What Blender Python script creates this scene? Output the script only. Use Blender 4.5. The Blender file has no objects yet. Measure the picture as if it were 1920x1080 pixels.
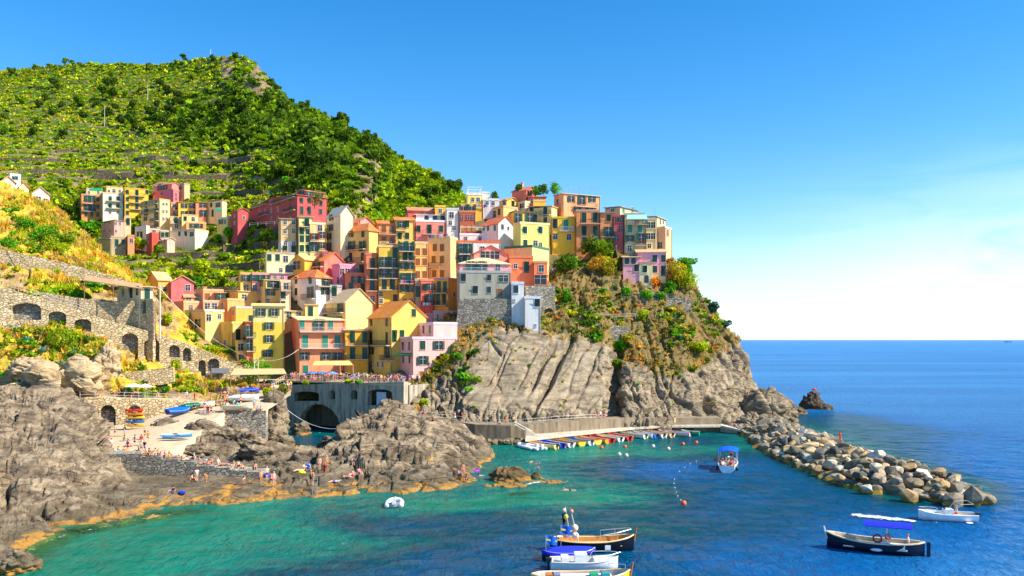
import bpy, bmesh, math, random
import numpy as np
from mathutils import Vector, Matrix
from mathutils.geometry import tessellate_polygon

# ------------------------------------------------------------------ camera, sky, sun, exposure
SC = bpy.context.scene
COL = SC.collection
FPX, HZ, CX, EYE = 1500.0, 637.0, 960.0, 19.0      # focal length in photo pixels, horizon row, centre column, eye height
cam = bpy.data.cameras.new('camera'); camo = bpy.data.objects.new('camera', cam); COL.objects.link(camo)
camo.location = (0, 0, EYE); camo.rotation_euler = (math.pi/2, 0, 0)
cam.sensor_width = 36; cam.lens = 36*FPX/1920; cam.shift_y = 97/1920
cam.clip_start = 0.5; cam.clip_end = 90000
SC.camera = camo
SUN_AZ, SUN_EL = math.radians(107), math.radians(42)   # azimuth from +Y towards +X
world = bpy.data.worlds.new('World'); SC.world = world; world.use_nodes = True
wt = world.node_tree; wn, wl = wt.nodes, wt.links
wn.clear()
wo = wn.new('ShaderNodeOutputWorld'); wb = wn.new('ShaderNodeBackground')
sky = wn.new('ShaderNodeTexSky'); sky.sky_type = 'NISHITA'; sky.sun_disc = False
sky.sun_elevation = SUN_EL; sky.sun_rotation = SUN_AZ
sky.altitude = 0; sky.air_density = 1.0; sky.dust_density = 0.15; sky.ozone_density = 3.0
hs = wn.new('ShaderNodeHueSaturation'); hs.inputs['Saturation'].default_value = 1.40; hs.inputs['Value'].default_value = 0.86
wl.new(sky.outputs[0], hs.inputs['Color'])
# thin cirrus, densest low down towards the sun's side
tc = wn.new('ShaderNodeTexCoord'); mp = wn.new('ShaderNodeMapping')
mp.inputs['Scale'].default_value = (2.2, 2.2, 11.0); mp.inputs['Rotation'].default_value = (0, math.radians(-16), 0)
wl.new(tc.outputs['Generated'], mp.inputs[0])
cn = wn.new('ShaderNodeTexNoise'); cn.inputs['Scale'].default_value = 2.1; cn.inputs['Detail'].default_value = 9; cn.inputs['Roughness'].default_value = 0.6
cn.inputs['Distortion'].default_value = 0.6
wl.new(mp.outputs[0], cn.inputs['Vector'])
sx = wn.new('ShaderNodeSeparateXYZ'); wl.new(tc.outputs['Generated'], sx.inputs[0])
mx = wn.new('ShaderNodeMapRange'); mx.interpolation_type = 'SMOOTHSTEP'
mx.inputs[1].default_value = 0.18; mx.inputs[2].default_value = 0.75; wl.new(sx.outputs['X'], mx.inputs[0])
mz = wn.new('ShaderNodeMapRange'); mz.interpolation_type = 'SMOOTHSTEP'
mz.inputs[1].default_value = 0.24; mz.inputs[2].default_value = 0.02; wl.new(sx.outputs['Z'], mz.inputs[0])
mm = wn.new('ShaderNodeMath'); mm.operation = 'MULTIPLY'; wl.new(mx.outputs[0], mm.inputs[0]); wl.new(mz.outputs[0], mm.inputs[1])
cr = wn.new('ShaderNodeMapRange'); cr.interpolation_type = 'SMOOTHSTEP'
cr.inputs[1].default_value = 0.30; cr.inputs[2].default_value = 0.62; wl.new(cn.outputs[0], cr.inputs[0])
mc = wn.new('ShaderNodeMath'); mc.operation = 'MULTIPLY'; wl.new(cr.outputs[0], mc.inputs[0]); wl.new(mm.outputs[0], mc.inputs[1])
mix = wn.new('ShaderNodeMix'); mix.data_type = 'RGBA'; wl.new(mc.outputs[0], mix.inputs['Factor'])
hzm = wn.new('ShaderNodeMapRange'); hzm.interpolation_type = 'SMOOTHSTEP'; hzm.inputs[1].default_value = 0.16; hzm.inputs[2].default_value = -0.02; hzm.inputs[4].default_value = 0.8
wl.new(sx.outputs['Z'], hzm.inputs[0]); hmx = wn.new('ShaderNodeMix'); hmx.data_type = 'RGBA'; wl.new(hzm.outputs[0], hmx.inputs['Factor'])     # pale sea haze low over the horizon
wl.new(hs.outputs[0], hmx.inputs['A']); hmx.inputs['B'].default_value = (3.3, 3.85, 4.4, 1); wl.new(hmx.outputs['Result'], mix.inputs['A']); mix.inputs['B'].default_value = (4.7, 5.1, 5.6, 1)
wl.new(mix.outputs['Result'], wb.inputs['Color']); wb.inputs['Strength'].default_value = 0.15
wl.new(wb.outputs[0], wo.inputs[0])
sl = bpy.data.lights.new('sun', 'SUN'); sl.energy = 4.9; sl.angle = math.radians(0.53); sl.color = (1.0, 0.93, 0.80)
so = bpy.data.objects.new('sun', sl); COL.objects.link(so)
SUND = Vector((math.sin(SUN_AZ)*math.cos(SUN_EL), math.cos(SUN_AZ)*math.cos(SUN_EL), math.sin(SUN_EL)))
so.rotation_euler = SUND.to_track_quat('Z', 'Y').to_euler(); so.location = (150, -50, 150)
SC.view_settings.view_transform = 'Standard'; SC.view_settings.look = 'None'
SC.view_settings.exposure = 0.82; SC.view_settings.gamma = 1.0; SC.view_settings.use_curve_mapping = False

# ------------------------------------------------------------------ helpers
rng = np.random.default_rng(7); R = random.Random(11)
def P(px, py, D): return ((px-CX)/FPX*D, D, EYE-(py-HZ)/FPX*D)         # photo pixel at distance D -> world point
def PZ(px, py, z=0.0):                                                # photo pixel on the level z -> world point
    D = (EYE-z)*FPX/(py-HZ); return ((px-CX)/FPX*D, D, z)
def pyz(z, D): return HZ-(z-EYE)*FPX/D
def lin(c): 
    c = c/255.0
    return c/12.92 if c <= 0.04045 else ((c+0.055)/1.055)**2.4
def rgb(r, g, b, k=1.0): return (lin(r)*k, lin(g)*k, lin(b)*k, 1.0)

def hash3(i, j, k, s=0):
    n = (i.astype(np.int64)*374761393 + j.astype(np.int64)*668265263 + k.astype(np.int64)*2147483647 + s*974634231) & 0xFFFFFFFF
    n = ((n ^ (n >> 13))*1274126177) & 0xFFFFFFFF
    n = ((n ^ (n >> 16))*2246822519) & 0xFFFFFFFF
    return ((n ^ (n >> 15)) & 0xFFFFFF)/float(0xFFFFFF)
def vnoise(p, s=0):
    f = np.floor(p); w = p-f; w = w*w*w*(w*(w*6-15)+10); i, j, k = f[..., 0], f[..., 1], f[..., 2]
    def c(a, b, d): return hash3(i+a, j+b, k+d, s)
    x0 = c(0,0,0)*(1-w[...,0])+c(1,0,0)*w[...,0]; x1 = c(0,1,0)*(1-w[...,0])+c(1,1,0)*w[...,0]
    y0 = c(0,0,1)*(1-w[...,0])+c(1,0,1)*w[...,0]; y1 = c(0,1,1)*(1-w[...,0])+c(1,1,1)*w[...,0]
    a = x0*(1-w[...,1])+x1*w[...,1]; b = y0*(1-w[...,1])+y1*w[...,1]
    return a*(1-w[...,2])+b*w[...,2]
def fbm(p, oct=5, s=0, g=0.5):
    a, t, o = 1.0, 0.0, 0.0
    for q in range(oct):
        o = o+a*(vnoise(p*(2.03**q)+17.3*q, s+q)-0.5); t += a; a *= g
    return o/t*2
def ridged(p, oct=4, s=0):
    a, t, o = 1.0, 0.0, 0.0
    for q in range(oct):
        o = o+a*(1-np.abs(2*vnoise(p*(2.1**q)+9.1*q, s+q)-1)); t += a; a *= 0.5
    return o/t
def worley(p, s=0):
    f = np.floor(p); F1 = np.full(p.shape[:-1], 9.0); F2 = F1.copy(); ID = np.zeros(p.shape[:-1])
    for a in (-1,0,1):
        for b in (-1,0,1):
            for c in (-1,0,1):
                i, j, k = f[...,0]+a, f[...,1]+b, f[...,2]+c
                dx = i+hash3(i,j,k,s+1)-p[...,0]; dy = j+hash3(i,j,k,s+2)-p[...,1]; dz = k+hash3(i,j,k,s+3)-p[...,2]
                d = np.sqrt(dx*dx+dy*dy+dz*dz); h = hash3(i,j,k,s+4); m = d < F1
                F2 = np.where(m, F1, np.minimum(F2, d)); ID = np.where(m, h, ID); F1 = np.where(m, d, F1)
    return F1, F2, ID

def tag(o, label=None, cat=None, group=None, kind=None):
    if label: o['label'] = label
    if cat: o['category'] = cat
    if group: o['group'] = group
    if kind: o['kind'] = kind
    return o
def link(name, data, parent=None, mat=None, color=None, loc=None, rot=None, scale=None):
    o = bpy.data.objects.new(name, data); COL.objects.link(o)
    if parent is not None: o.parent = parent
    if mat is not None and data is not None and not data.materials: data.materials.append(mat)
    if color is not None: o.color = color
    if loc is not None: o.location = loc
    if rot is not None: o.rotation_euler = rot
    if scale is not None: o.scale = scale
    return o
def empty(name, loc, rz=0.0):
    o = bpy.data.objects.new(name, None); COL.objects.link(o); o.location = loc; o.rotation_euler = (0, 0, rz)
    o.empty_display_size = 0.3
    return o
def npmesh(name, V, F, mat=None, smooth=False, col=None, attrs=None):
    V = np.asarray(V, dtype=np.float32).reshape(-1, 3); F = np.asarray(F, dtype=np.int32); k = F.shape[1]
    me = bpy.data.meshes.new(name)
    me.vertices.add(len(V)); me.vertices.foreach_set('co', V.ravel())
    me.loops.add(F.size); me.loops.foreach_set('vertex_index', F.ravel())
    me.polygons.add(len(F)); me.polygons.foreach_set('loop_start', np.arange(0, F.size, k, dtype=np.int32))
    if smooth: me.polygons.foreach_set('use_smooth', np.ones(len(F), dtype=bool))
    me.update(calc_edges=True)
    if col is not None:
        c = me.color_attributes.new('col', 'FLOAT_COLOR', 'POINT'); c.data.foreach_set('color', np.asarray(col, dtype=np.float32).ravel())
    for n, a in (attrs or {}).items():
        at = me.attributes.new(n, 'FLOAT', 'POINT'); at.data.foreach_set('value', np.asarray(a, dtype=np.float32).ravel())
    if mat: me.materials.append(mat)
    return me
def pymesh(name, V, F, mat=None, smooth=False):
    me = bpy.data.meshes.new(name); me.from_pydata([tuple(v) for v in V], [], [tuple(f) for f in F]); me.update()
    if smooth:
        for p in me.polygons: p.use_smooth = True
    if mat: me.materials.append(mat)
    return me
class MB:                                   # collects boxes, tubes, prisms into one mesh
    def __init__(s): s.V = []; s.F = []
    def add(s, V, F):
        n = len(s.V); s.V += [tuple(v) for v in V]; s.F += [tuple(i+n for i in f) for f in F]; return s
    def box(s, x0, x1, y0, y1, z0, z1, M=None):
        V = [Vector((x, y, z)) for z in (z0, z1) for y in (y0, y1) for x in (x0, x1)]
        if M: V = [M @ v for v in V]
        return s.add(V, [(0,2,3,1),(4,5,7,6),(0,1,5,4),(1,3,7,5),(3,2,6,7),(2,0,4,6)])
    def bar(s, a, b, w, h=None):
        a, b = Vector(a), Vector(b); d = b-a; L = d.length
        if L < 1e-6: return s
        d.normalize(); up = Vector((0,0,1)) if abs(d.z) < 0.95 else Vector((0,1,0))
        x = d.cross(up).normalized(); y = x.cross(d); h = h or w
        V = [p+x*(i*w/2)+y*(j*h/2) for p in (a, b) for i, j in ((-1,-1),(1,-1),(1,1),(-1,1))]
        return s.add(V, [(3,2,1,0),(4,5,6,7),(0,1,5,4),(1,2,6,5),(2,3,7,6),(3,0,4,7)])
    def tube(s, pts, r, n=6):
        pts = [Vector(p) for p in pts]; rs = r if isinstance(r, (list, tuple)) else [r]*len(pts); base = len(s.V)
        for i, p in enumerate(pts):
            d = (pts[min(i+1, len(pts)-1)]-pts[max(i-1, 0)]).normalized()
            up = Vector((0,0,1)) if abs(d.z) < 0.9 else Vector((1,0,0)); x = d.cross(up).normalized(); y = x.cross(d)
            for k in range(n):
                t = 2*math.pi*k/n; s.V.append(tuple(p+x*math.cos(t)*rs[i]+y*math.sin(t)*rs[i]))
        for i in range(len(pts)-1):
            for k in range(n):
                a, b = base+i*n+k, base+i*n+(k+1) % n; s.F.append((a, b, b+n, a+n))
        s.F.append(tuple(base+k for k in range(n))[::-1]); e = base+(len(pts)-1)*n; s.F.append(tuple(e+k for k in range(n)))
        return s
    def ball(s, c, rx, ry=None, rz=None, nu=8, nv=6):
        ry = ry or rx; rz = rz or rx; b = len(s.V); c = Vector(c)
        s.V.append((c.x, c.y, c.z-rz))
        for j in range(1, nv):
            f = math.pi*j/nv
            for i in range(nu):
                t = 2*math.pi*i/nu; s.V.append((c.x+rx*math.sin(f)*math.cos(t), c.y+ry*math.sin(f)*math.sin(t), c.z-rz*math.cos(f)))
        s.V.append((c.x, c.y, c.z+rz)); top = len(s.V)-1
        for i in range(nu): s.F.append((b, b+1+(i+1) % nu, b+1+i))
        for j in range(nv-2):
            for i in range(nu):
                a = b+1+j*nu+i; d = b+1+j*nu+(i+1) % nu; s.F.append((a, d, d+nu, a+nu))
        for i in range(nu): s.F.append((top, top-nu+i, top-nu+(i+1) % nu))
        return s
    def mesh(s, name, mat=None, smooth=False): return pymesh(name, s.V, s.F, mat, smooth)
    def build(s, name, mat=None, parent=None, color=None, smooth=False, **kw):
        return link(name, s.mesh(name, mat, smooth), parent, None, color, **kw)

# ------------------------------------------------------------------ materials
def newmat(name):
    m = bpy.data.materials.new(name); m.use_nodes = True; nt = m.node_tree
    b = nt.nodes['Principled BSDF']; b.inputs['Roughness'].default_value = 0.85
    return m, nt, b
def nnode(nt, t, **kw):
    n = nt.nodes.new(t)
    for k, v in kw.items():
        if k.startswith('i_'): n.inputs[int(k[2:]) if k[2:].isdigit() else k[2:]].default_value = v
        else: setattr(n, k, v)
    return n
def noise(nt, vec, scale, detail=4, rough=0.55, dist=0.0):
    n = nnode(nt, 'ShaderNodeTexNoise'); n.inputs['Scale'].default_value = scale; n.inputs['Detail'].default_value = detail
    n.inputs['Roughness'].default_value = rough; n.inputs['Distortion'].default_value = dist
    if vec is not None: nt.links.new(vec, n.inputs['Vector'])
    return n.outputs[0]
def ramp(nt, fac, stops, interp='LINEAR'):
    n = nnode(nt, 'ShaderNodeValToRGB'); n.color_ramp.interpolation = interp; e = n.color_ramp.elements
    while len(e) < len(stops): e.new(0.5)
    for q, (p, c) in zip(e, stops): q.position = p; q.color = c if len(c) == 4 else (*c, 1)
    nt.links.new(fac, n.inputs[0]); return n.outputs[0]
def mixc(nt, fac, a, b, mode='MIX'):
    n = nnode(nt, 'ShaderNodeMix', data_type='RGBA', blend_type=mode)
    for sock, v in (('Factor', fac), ('A', a), ('B', b)):
        if hasattr(v, 'node'): nt.links.new(v, n.inputs[sock])
        else: n.inputs[sock].default_value = v
    return n.outputs['Result']
def maprange(nt, v, a, b, c=0.0, d=1.0, smooth=True):
    n = nnode(nt, 'ShaderNodeMapRange'); n.interpolation_type = 'SMOOTHSTEP' if smooth else 'LINEAR'
    n.inputs[1].default_value = a; n.inputs[2].default_value = b; n.inputs[3].default_value = c; n.inputs[4].default_value = d
    nt.links.new(v, n.inputs[0]); return n.outputs[0]
def math2(nt, op, a, b):
    n = nnode(nt, 'ShaderNodeMath', operation=op)
    for i, v in enumerate((a, b)):
        if hasattr(v, 'node'): nt.links.new(v, n.inputs[i])
        else: n.inputs[i].default_value = v
    return n.outputs[0]
def bump(nt, b, h, strength=0.5, dist=0.1, prev=None):
    n = nnode(nt, 'ShaderNodeBump'); n.inputs['Strength'].default_value = strength; n.inputs['Distance'].default_value = dist
    nt.links.new(h, n.inputs['Height'])
    if prev is not None: nt.links.new(prev, n.inputs['Normal'])
    nt.links.new(n.outputs[0], b.inputs['Normal']); return n.outputs[0]
def coords(nt, kind='Object', scale=(1,1,1), rot=(0,0,0)):
    t = nnode(nt, 'ShaderNodeTexCoord'); m = nnode(nt, 'ShaderNodeMapping')
    m.inputs['Scale'].default_value = scale; m.inputs['Rotation'].default_value = rot
    nt.links.new(t.outputs[kind], m.inputs[0]); return m.outputs[0]
def worldpos(nt): return nnode(nt, 'ShaderNodeNewGeometry').outputs['Position']
def scaled(nt, vec, scale, rot=(0,0,0)):
    m = nnode(nt, 'ShaderNodeMapping'); m.inputs['Scale'].default_value = scale; m.inputs['Rotation'].default_value = rot
    nt.links.new(vec, m.inputs[0]); return m.outputs[0]

def m_objcol(name, rough=0.6, var=0.0, vscale=1.0, bumpk=0.0, spec=0.5, metal=0.0):
    m, nt, b = newmat(name); oi = nnode(nt, 'ShaderNodeObjectInfo'); c = oi.outputs['Color']
    if var:
        v = noise(nt, worldpos(nt), vscale, 5); c = mixc(nt, maprange(nt, v, 0.3, 0.75), c, mixc(nt, 1.0, c, (1-var, 1-var, 1-var, 1), 'MULTIPLY'))
        if bumpk: bump(nt, b, v, bumpk, 0.03)
    nt.links.new(c, b.inputs['Base Color']); b.inputs['Roughness'].default_value = rough; b.inputs['Metallic'].default_value = metal
    b.inputs['Specular IOR Level'].default_value = spec
    return m
def m_plaster():
    m, nt, b = newmat('painted_plaster'); c = nnode(nt, 'ShaderNodeObjectInfo').outputs['Color']; p = worldpos(nt)
    n1 = noise(nt, scaled(nt, p, (0.9, 0.9, 0.22)), 1.0, 6, 0.65)           # rain streaks
    n2 = noise(nt, p, 0.35, 5, 0.6)                                         # weathered patches
    n3 = noise(nt, p, 6.0, 3)
    c = mixc(nt, maprange(nt, n1, 0.44, 0.74, 0, 0.65), c, mixc(nt, 1.0, c, (0.62, 0.58, 0.55, 1), 'MULTIPLY'))
    c = mixc(nt, maprange(nt, n2, 0.52, 0.78, 0, 0.4), c, mixc(nt, 0.22, c, (0.75, 0.7, 0.6, 1)))
    nt.links.new(c, b.inputs['Base Color']); b.inputs['Roughness'].default_value = 0.92; b.inputs['Specular IOR Level'].default_value = 0.2
    bump(nt, b, n3, 0.25, 0.02); return m
def m_roof():
    m, nt, b = newmat('clay_roof'); c = nnode(nt, 'ShaderNodeObjectInfo').outputs['Color']
    o = coords(nt, 'Object'); n1 = noise(nt, o, 1.6, 6, 0.7); n2 = noise(nt, o, 0.4, 3)
    c = mixc(nt, maprange(nt, n1, 0.42, 0.72, 0, 0.75), c, mixc(nt, 1.0, c, (0.55, 0.5, 0.48, 1), 'MULTIPLY'))
    c = mixc(nt, maprange(nt, n2, 0.5, 0.75, 0, 0.45), c, (0.55, 0.47, 0.36, 1))
    nt.links.new(c, b.inputs['Base Color'])
    w = nnode(nt, 'ShaderNodeTexWave', wave_type='BANDS', bands_direction='X'); w.inputs['Scale'].default_value = 1.3; nt.links.new(o, w.inputs[0])
    w2 = nnode(nt, 'ShaderNodeTexWave', wave_type='BANDS', bands_direction='Y'); w2.inputs['Scale'].default_value = 1.3; nt.links.new(o, w2.inputs[0])
    bump(nt, b, math2(nt, 'ADD', w.outputs['Fac'], math2(nt, 'ADD', w2.outputs['Fac'], n1)), 0.5, 0.06); return m
def m_stone(name, a, bb, scale=2.2, mortar=(0.28, 0.24, 0.18, 1)):
    m, nt, b = newmat(name); p = scaled(nt, worldpos(nt), (scale*0.7, scale*0.7, scale*1.25))
    v = nnode(nt, 'ShaderNodeTexVoronoi', feature='F1'); v.inputs['Scale'].default_value = 1; nt.links.new(p, v.inputs['Vector'])
    e = nnode(nt, 'ShaderNodeTexVoronoi', feature='DISTANCE_TO_EDGE'); e.inputs['Scale'].default_value = 1; nt.links.new(p, e.inputs['Vector'])
    sep = nnode(nt, 'ShaderNodeSeparateColor'); nt.links.new(v.outputs['Color'], sep.inputs[0])
    c = mixc(nt, sep.outputs[0], a, bb)
    n1 = noise(nt, worldpos(nt), 0.25, 5, 0.6); c = mixc(nt, maprange(nt, n1, 0.45, 0.75, 0, 0.5), c, mixc(nt, 1.0, c, (0.6, 0.6, 0.55, 1), 'MULTIPLY'))
    edge = maprange(nt, e.outputs['Distance'], 0.02, 0.12)
    c = mixc(nt, edge, mortar, c); nt.links.new(c, b.inputs['Base Color']); b.inputs['Roughness'].default_value = 0.95
    h = math2(nt, 'ADD', edge, math2(nt, 'MULTIPLY', sep.outputs[1], 0.6)); bump(nt, b, h, 0.9, 0.12); return m
def m_rock(name, light, mid, dark, shore=True, veg=None):
    m, nt, b = newmat(name); p = worldpos(nt)
    str_ = scaled(nt, p, (0.55, 0.55, 1.5), (math.radians(28), math.radians(-22), 0))
    n1 = noise(nt, str_, 0.55, 9, 0.62, 0.6); n2 = noise(nt, p, 0.12, 4, 0.6); n3 = noise(nt, str_, 3.2, 8, 0.68, 0.3)
    c = ramp(nt, n1, [(0.28, dark), (0.45, mid), (0.62, light), (0.8, mid)])
    c = mixc(nt, maprange(nt, n2, 0.45, 0.75, 0, 0.4), c, mixc(nt, 0.55, c, (0.30, 0.20, 0.10, 1)))
    c = mixc(nt, maprange(nt, n3, 0.35, 0.7, 0, 0.6), mixc(nt, 1.0, c, (0.6, 0.58, 0.56, 1), 'MULTIPLY'), c)
    if shore:
        s = nnode(nt, 'ShaderNodeSeparateXYZ'); nt.links.new(p, s.inputs[0])
        zz = math2(nt, 'ADD', s.outputs['Z'], math2(nt, 'MULTIPLY', math2(nt, 'SUBTRACT', noise(nt, p, 0.5, 5), 0.5), 1.8))
        c = mixc(nt, maprange(nt, zz, 2.4, 0.7, 0, 0.66), c, (0.085, 0.068, 0.04, 1))            # dark lichen above the tide line
        band = math2(nt, 'MULTIPLY', maprange(nt, zz, 0.5, 0.22), maprange(nt, noise(nt, p, 0.3, 4), 0.32, 0.55))
        c = mixc(nt, band, c, (0.40, 0.20, 0.04, 1))                                      # ochre algae belt
        c = mixc(nt, maprange(nt, zz, 0.05, -0.5), c, (0.10, 0.10, 0.03, 1))
    if veg is not None:
        a = nnode(nt, 'ShaderNodeAttribute', attribute_name='veg')
        vn = noise(nt, p, 0.5, 6, 0.7); f = maprange(nt, math2(nt, 'ADD', a.outputs['Fac'], math2(nt, 'MULTIPLY', math2(nt, 'SUBTRACT', vn, 0.5), 1.3)), 0.42, 0.62)
        vc = ramp(nt, noise(nt, p, 0.22, 5, 0.65), [(0.3, veg[0]), (0.5, veg[1]), (0.7, veg[2])])
        c = mixc(nt, f, c, vc)
    nt.links.new(c, b.inputs['Base Color']); b.inputs['Roughness'].default_value = 0.93; b.inputs['Specular IOR Level'].default_value = 0.25
    v = nnode(nt, 'ShaderNodeTexVoronoi', feature='DISTANCE_TO_EDGE'); v.inputs['Scale'].default_value = 0.55
    nt.links.new(mixc(nt, 0.25, str_, noise(nt, p, 0.8, 3)), v.inputs['Vector'])
    crack = maprange(nt, v.outputs['Distance'], 0.0, 0.07)
    sl_ = nnode(nt, 'ShaderNodeAttribute', attribute_name='slab'); kk = maprange(nt, sl_.outputs['Fac'], 0.0, 1.0, 1.0, 0.25, False)
    b1 = bump(nt, b, math2(nt, 'MULTIPLY', n3, kk), 0.7, 0.28); b2 = bump(nt, b, math2(nt, 'MULTIPLY', n1, kk), 0.55, 0.7, b1); bump(nt, b, math2(nt, 'MULTIPLY', crack, kk), 0.6, 0.22, b2)
    return m
def m_foliage(name, trans=0.35):
    m, nt, b = newmat(name); at = nnode(nt, 'ShaderNodeAttribute', attribute_name='col'); oi = nnode(nt, 'ShaderNodeObjectInfo')
    c = mixc(nt, 1.0, at.outputs['Color'], oi.outputs['Color'], 'MULTIPLY')
    nt.links.new(c, b.inputs['Base Color']); b.inputs['Roughness'].default_value = 0.7; b.inputs['Specular IOR Level'].default_value = 0.15
    t = nnode(nt, 'ShaderNodeBsdfTranslucent'); nt.links.new(mixc(nt, 1.0, c, (1.25, 1.2, 0.5, 1), 'MULTIPLY'), t.inputs[0])
    mx = nnode(nt, 'ShaderNodeMixShader'); mx.inputs[0].default_value = trans
    nt.links.new(b.outputs[0], mx.inputs[1]); nt.links.new(t.outputs[0], mx.inputs[2])
    nt.links.new(mx.outputs[0], nt.nodes['Material Output'].inputs[0]); return m
def m_ground(name, stops, scale=0.2, bumpd=0.3):
    m, nt, b = newmat(name); p = worldpos(nt); n = noise(nt, p, scale, 8, 0.65); nt.links.new(ramp(nt, n, stops), b.inputs['Base Color'])
    bump(nt, b, noise(nt, p, scale*6, 6), 0.6, bumpd); b.inputs['Roughness'].default_value = 0.95; return m
def m_concrete(name, col, dark=0.55, streak=True):
    m, nt, b = newmat(name); p = worldpos(nt); n = noise(nt, scaled(nt, p, (1.2, 1.2, 0.18 if streak else 1.2)), 1.0, 7, 0.68); n2 = noise(nt, p, 0.4, 4)
    c = mixc(nt, maprange(nt, n, 0.4, 0.72), col, tuple(x*dark for x in col[:3])+(1,)); c = mixc(nt, maprange(nt, n2, 0.5, 0.8, 0, 0.4), c, tuple(x*0.7 for x in col[:3])+(1,))
    nt.links.new(c, b.inputs['Base Color']); b.inputs['Roughness'].default_value = 0.9; bump(nt, b, noise(nt, p, 5, 5), 0.4, 0.04); return m

PLASTER = m_plaster(); ROOF = m_roof()
PAINT = m_objcol('gloss_paint', 0.35, 0.15, 2.0); MATTE = m_objcol('matte_paint', 0.8, 0.2, 1.5); CLOTH = m_objcol('cloth', 0.95, 0.12, 5.0, spec=0.1)
SKIN = m_objcol('skin', 0.55, spec=0.3); METAL = m_objcol('metal', 0.4, 0.1, 3.0, metal=0.6)
GLASS, _nt, _b = newmat('window_glass'); _b.inputs['Base Color'].default_value = (0.018, 0.024, 0.03, 1); _b.inputs['Roughness'].default_value = 0.08
STONE = m_stone('sunny_masonry', rgb(236,210,164), rgb(190,162,116), 2.0, rgb(160,134,96))
STONEG = m_stone('grey_masonry', rgb(190,180,160), rgb(130,122,108), 2.2, rgb(110,100,84))
STONED = m_stone('dry_stone', rgb(150,128,96), rgb(92,80,62), 2.4, rgb(58,50,38))
ROCK = m_rock('shore_rock', rgb(194,174,142), rgb(136,119,97), rgb(62,56,50))
CLIFF = m_rock('cliff_rock', rgb(194,176,146), rgb(152,136,111), rgb(84,76,68), True, [rgb(92,86,48), rgb(134,110,64), rgb(72,82,34)])
DIRT = m_rock('slope_rock', rgb(212,182,132), rgb(176,144,98), rgb(112,92,64), False, [rgb(150,140,30), rgb(214,172,62), rgb(120,140,30)])
HILL = m_rock('hill_soil', rgb(186,160,118), rgb(140,120,90), rgb(92,82,66), False, [rgb(44,70,16), rgb(72,98,20), rgb(116,122,32)])
LEAF = m_foliage('foliage'); DRY = m_foliage('dry_grass', 0.25)
CONC = m_concrete('concrete', rgb(206,192,168)); CONCW = m_concrete('wall_concrete', rgb(150,132,106), .4); CONCD = m_concrete('old_concrete', rgb(190,176,150), 0.26); PAVE = m_concrete('paving', rgb(204,180,144), 0.72, False)
ISLET = m_rock('islet_rock', rgb(186,150,86), rgb(136,106,56), rgb(70,56,34))
SAND = m_rock('sandy_rock', rgb(234,208,164), rgb(212,182,136), rgb(150,122,88), False)
BARK = m_objcol('bark', 0.9, 0.4, 3.0)
# ------------------------------------------------------------------ terrain: lofted sheets (columns of photo pixel + distance), roughened in world space
def loft(cols, nx, ny, blur=2, back=True):
    """cols: [(px, [(py, D), ...same count...])] -> grid of world points (ny, nx, 3), plus px, py grids"""
    cols = sorted(cols); xs = np.array([c[0] for c in cols], float)
    k = len(cols[0][1]); T = np.array([[(py, D) for py, D in c[1]] for c in cols], float)     # (nc, k, 2)
    gx = np.interp(np.linspace(0, 1, nx), np.linspace(0, 1, 200), np.interp(np.linspace(0, 1, 200), [0, 1], [xs[0], xs[-1]]))
    A = np.empty((nx, k, 2))
    for j in range(k):
        for q in range(2): A[:, j, q] = np.interp(gx, xs, T[:, j, q])
    t = np.linspace(0, k-1, ny); i0 = np.clip(np.floor(t).astype(int), 0, k-2); f = (t-i0)[:, None]
    G = np.empty((ny, nx, 2))
    for q in range(2): G[..., q] = (A[:, i0, q].T)*(1-f)+(A[:, i0+1, q].T)*f
    for _ in range(blur):
        for ax in (0, 1):
            Gp = np.pad(G, [(1, 1) if a == ax else (0, 0) for a in range(3)], mode='edge')
            G = (np.take(Gp, range(0, G.shape[ax]), ax)+2*G+np.take(Gp, range(2, G.shape[ax]+2), ax))/4
    px = np.broadcast_to(gx[None, :], (ny, nx)); py, D = G[..., 0], G[..., 1]
    W = np.stack([(px-CX)/FPX*D, D, EYE-(py-HZ)/FPX*D], -1)
    return W, px, py
def normals(W):
    du = np.gradient(W, axis=1); dv = np.gradient(W, axis=0); n = np.cross(du, dv); n /= np.linalg.norm(n, axis=-1, keepdims=True)+1e-9
    s = np.sign(-(n*np.array([0, 1, -0.4])).sum(-1, keepdims=True)); s[s == 0] = 1
    return n*s
def gridfaces(ny, nx):
    i = np.arange((ny-1)*(nx-1)); r, c = i//(nx-1), i % (nx-1); a = r*nx+c
    return np.stack([a, a+1, a+nx+1, a+nx], 1)
def cells(q, s):
    """nearest-cell id, edge distance and a random tilted plane inside each cell"""
    f = np.floor(q); F1 = np.full(q.shape[:-1], 9.0); F2 = F1.copy(); ID = np.zeros(q.shape[:-1]); PL = ID.copy()
    for a in (-1,0,1):
        for b in (-1,0,1):
            for c in (-1,0,1):
                i, j, k = f[...,0]+a, f[...,1]+b, f[...,2]+c
                dx = q[...,0]-i-hash3(i,j,k,s+1); dy = q[...,1]-j-hash3(i,j,k,s+2); dz = q[...,2]-k-hash3(i,j,k,s+3)
                d = np.sqrt(dx*dx+dy*dy+dz*dz); m = d < F1; h = hash3(i,j,k,s+4)
                pl = dx*(hash3(i,j,k,s+5)-.5)+dy*(hash3(i,j,k,s+6)-.5)+dz*(hash3(i,j,k,s+7)-.5)
                F2 = np.where(m, F1, np.minimum(F2, d)); ID = np.where(m, h, ID); PL = np.where(m, pl, PL); F1 = np.where(m, d, F1)
    return ID, F2-F1, PL
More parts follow.
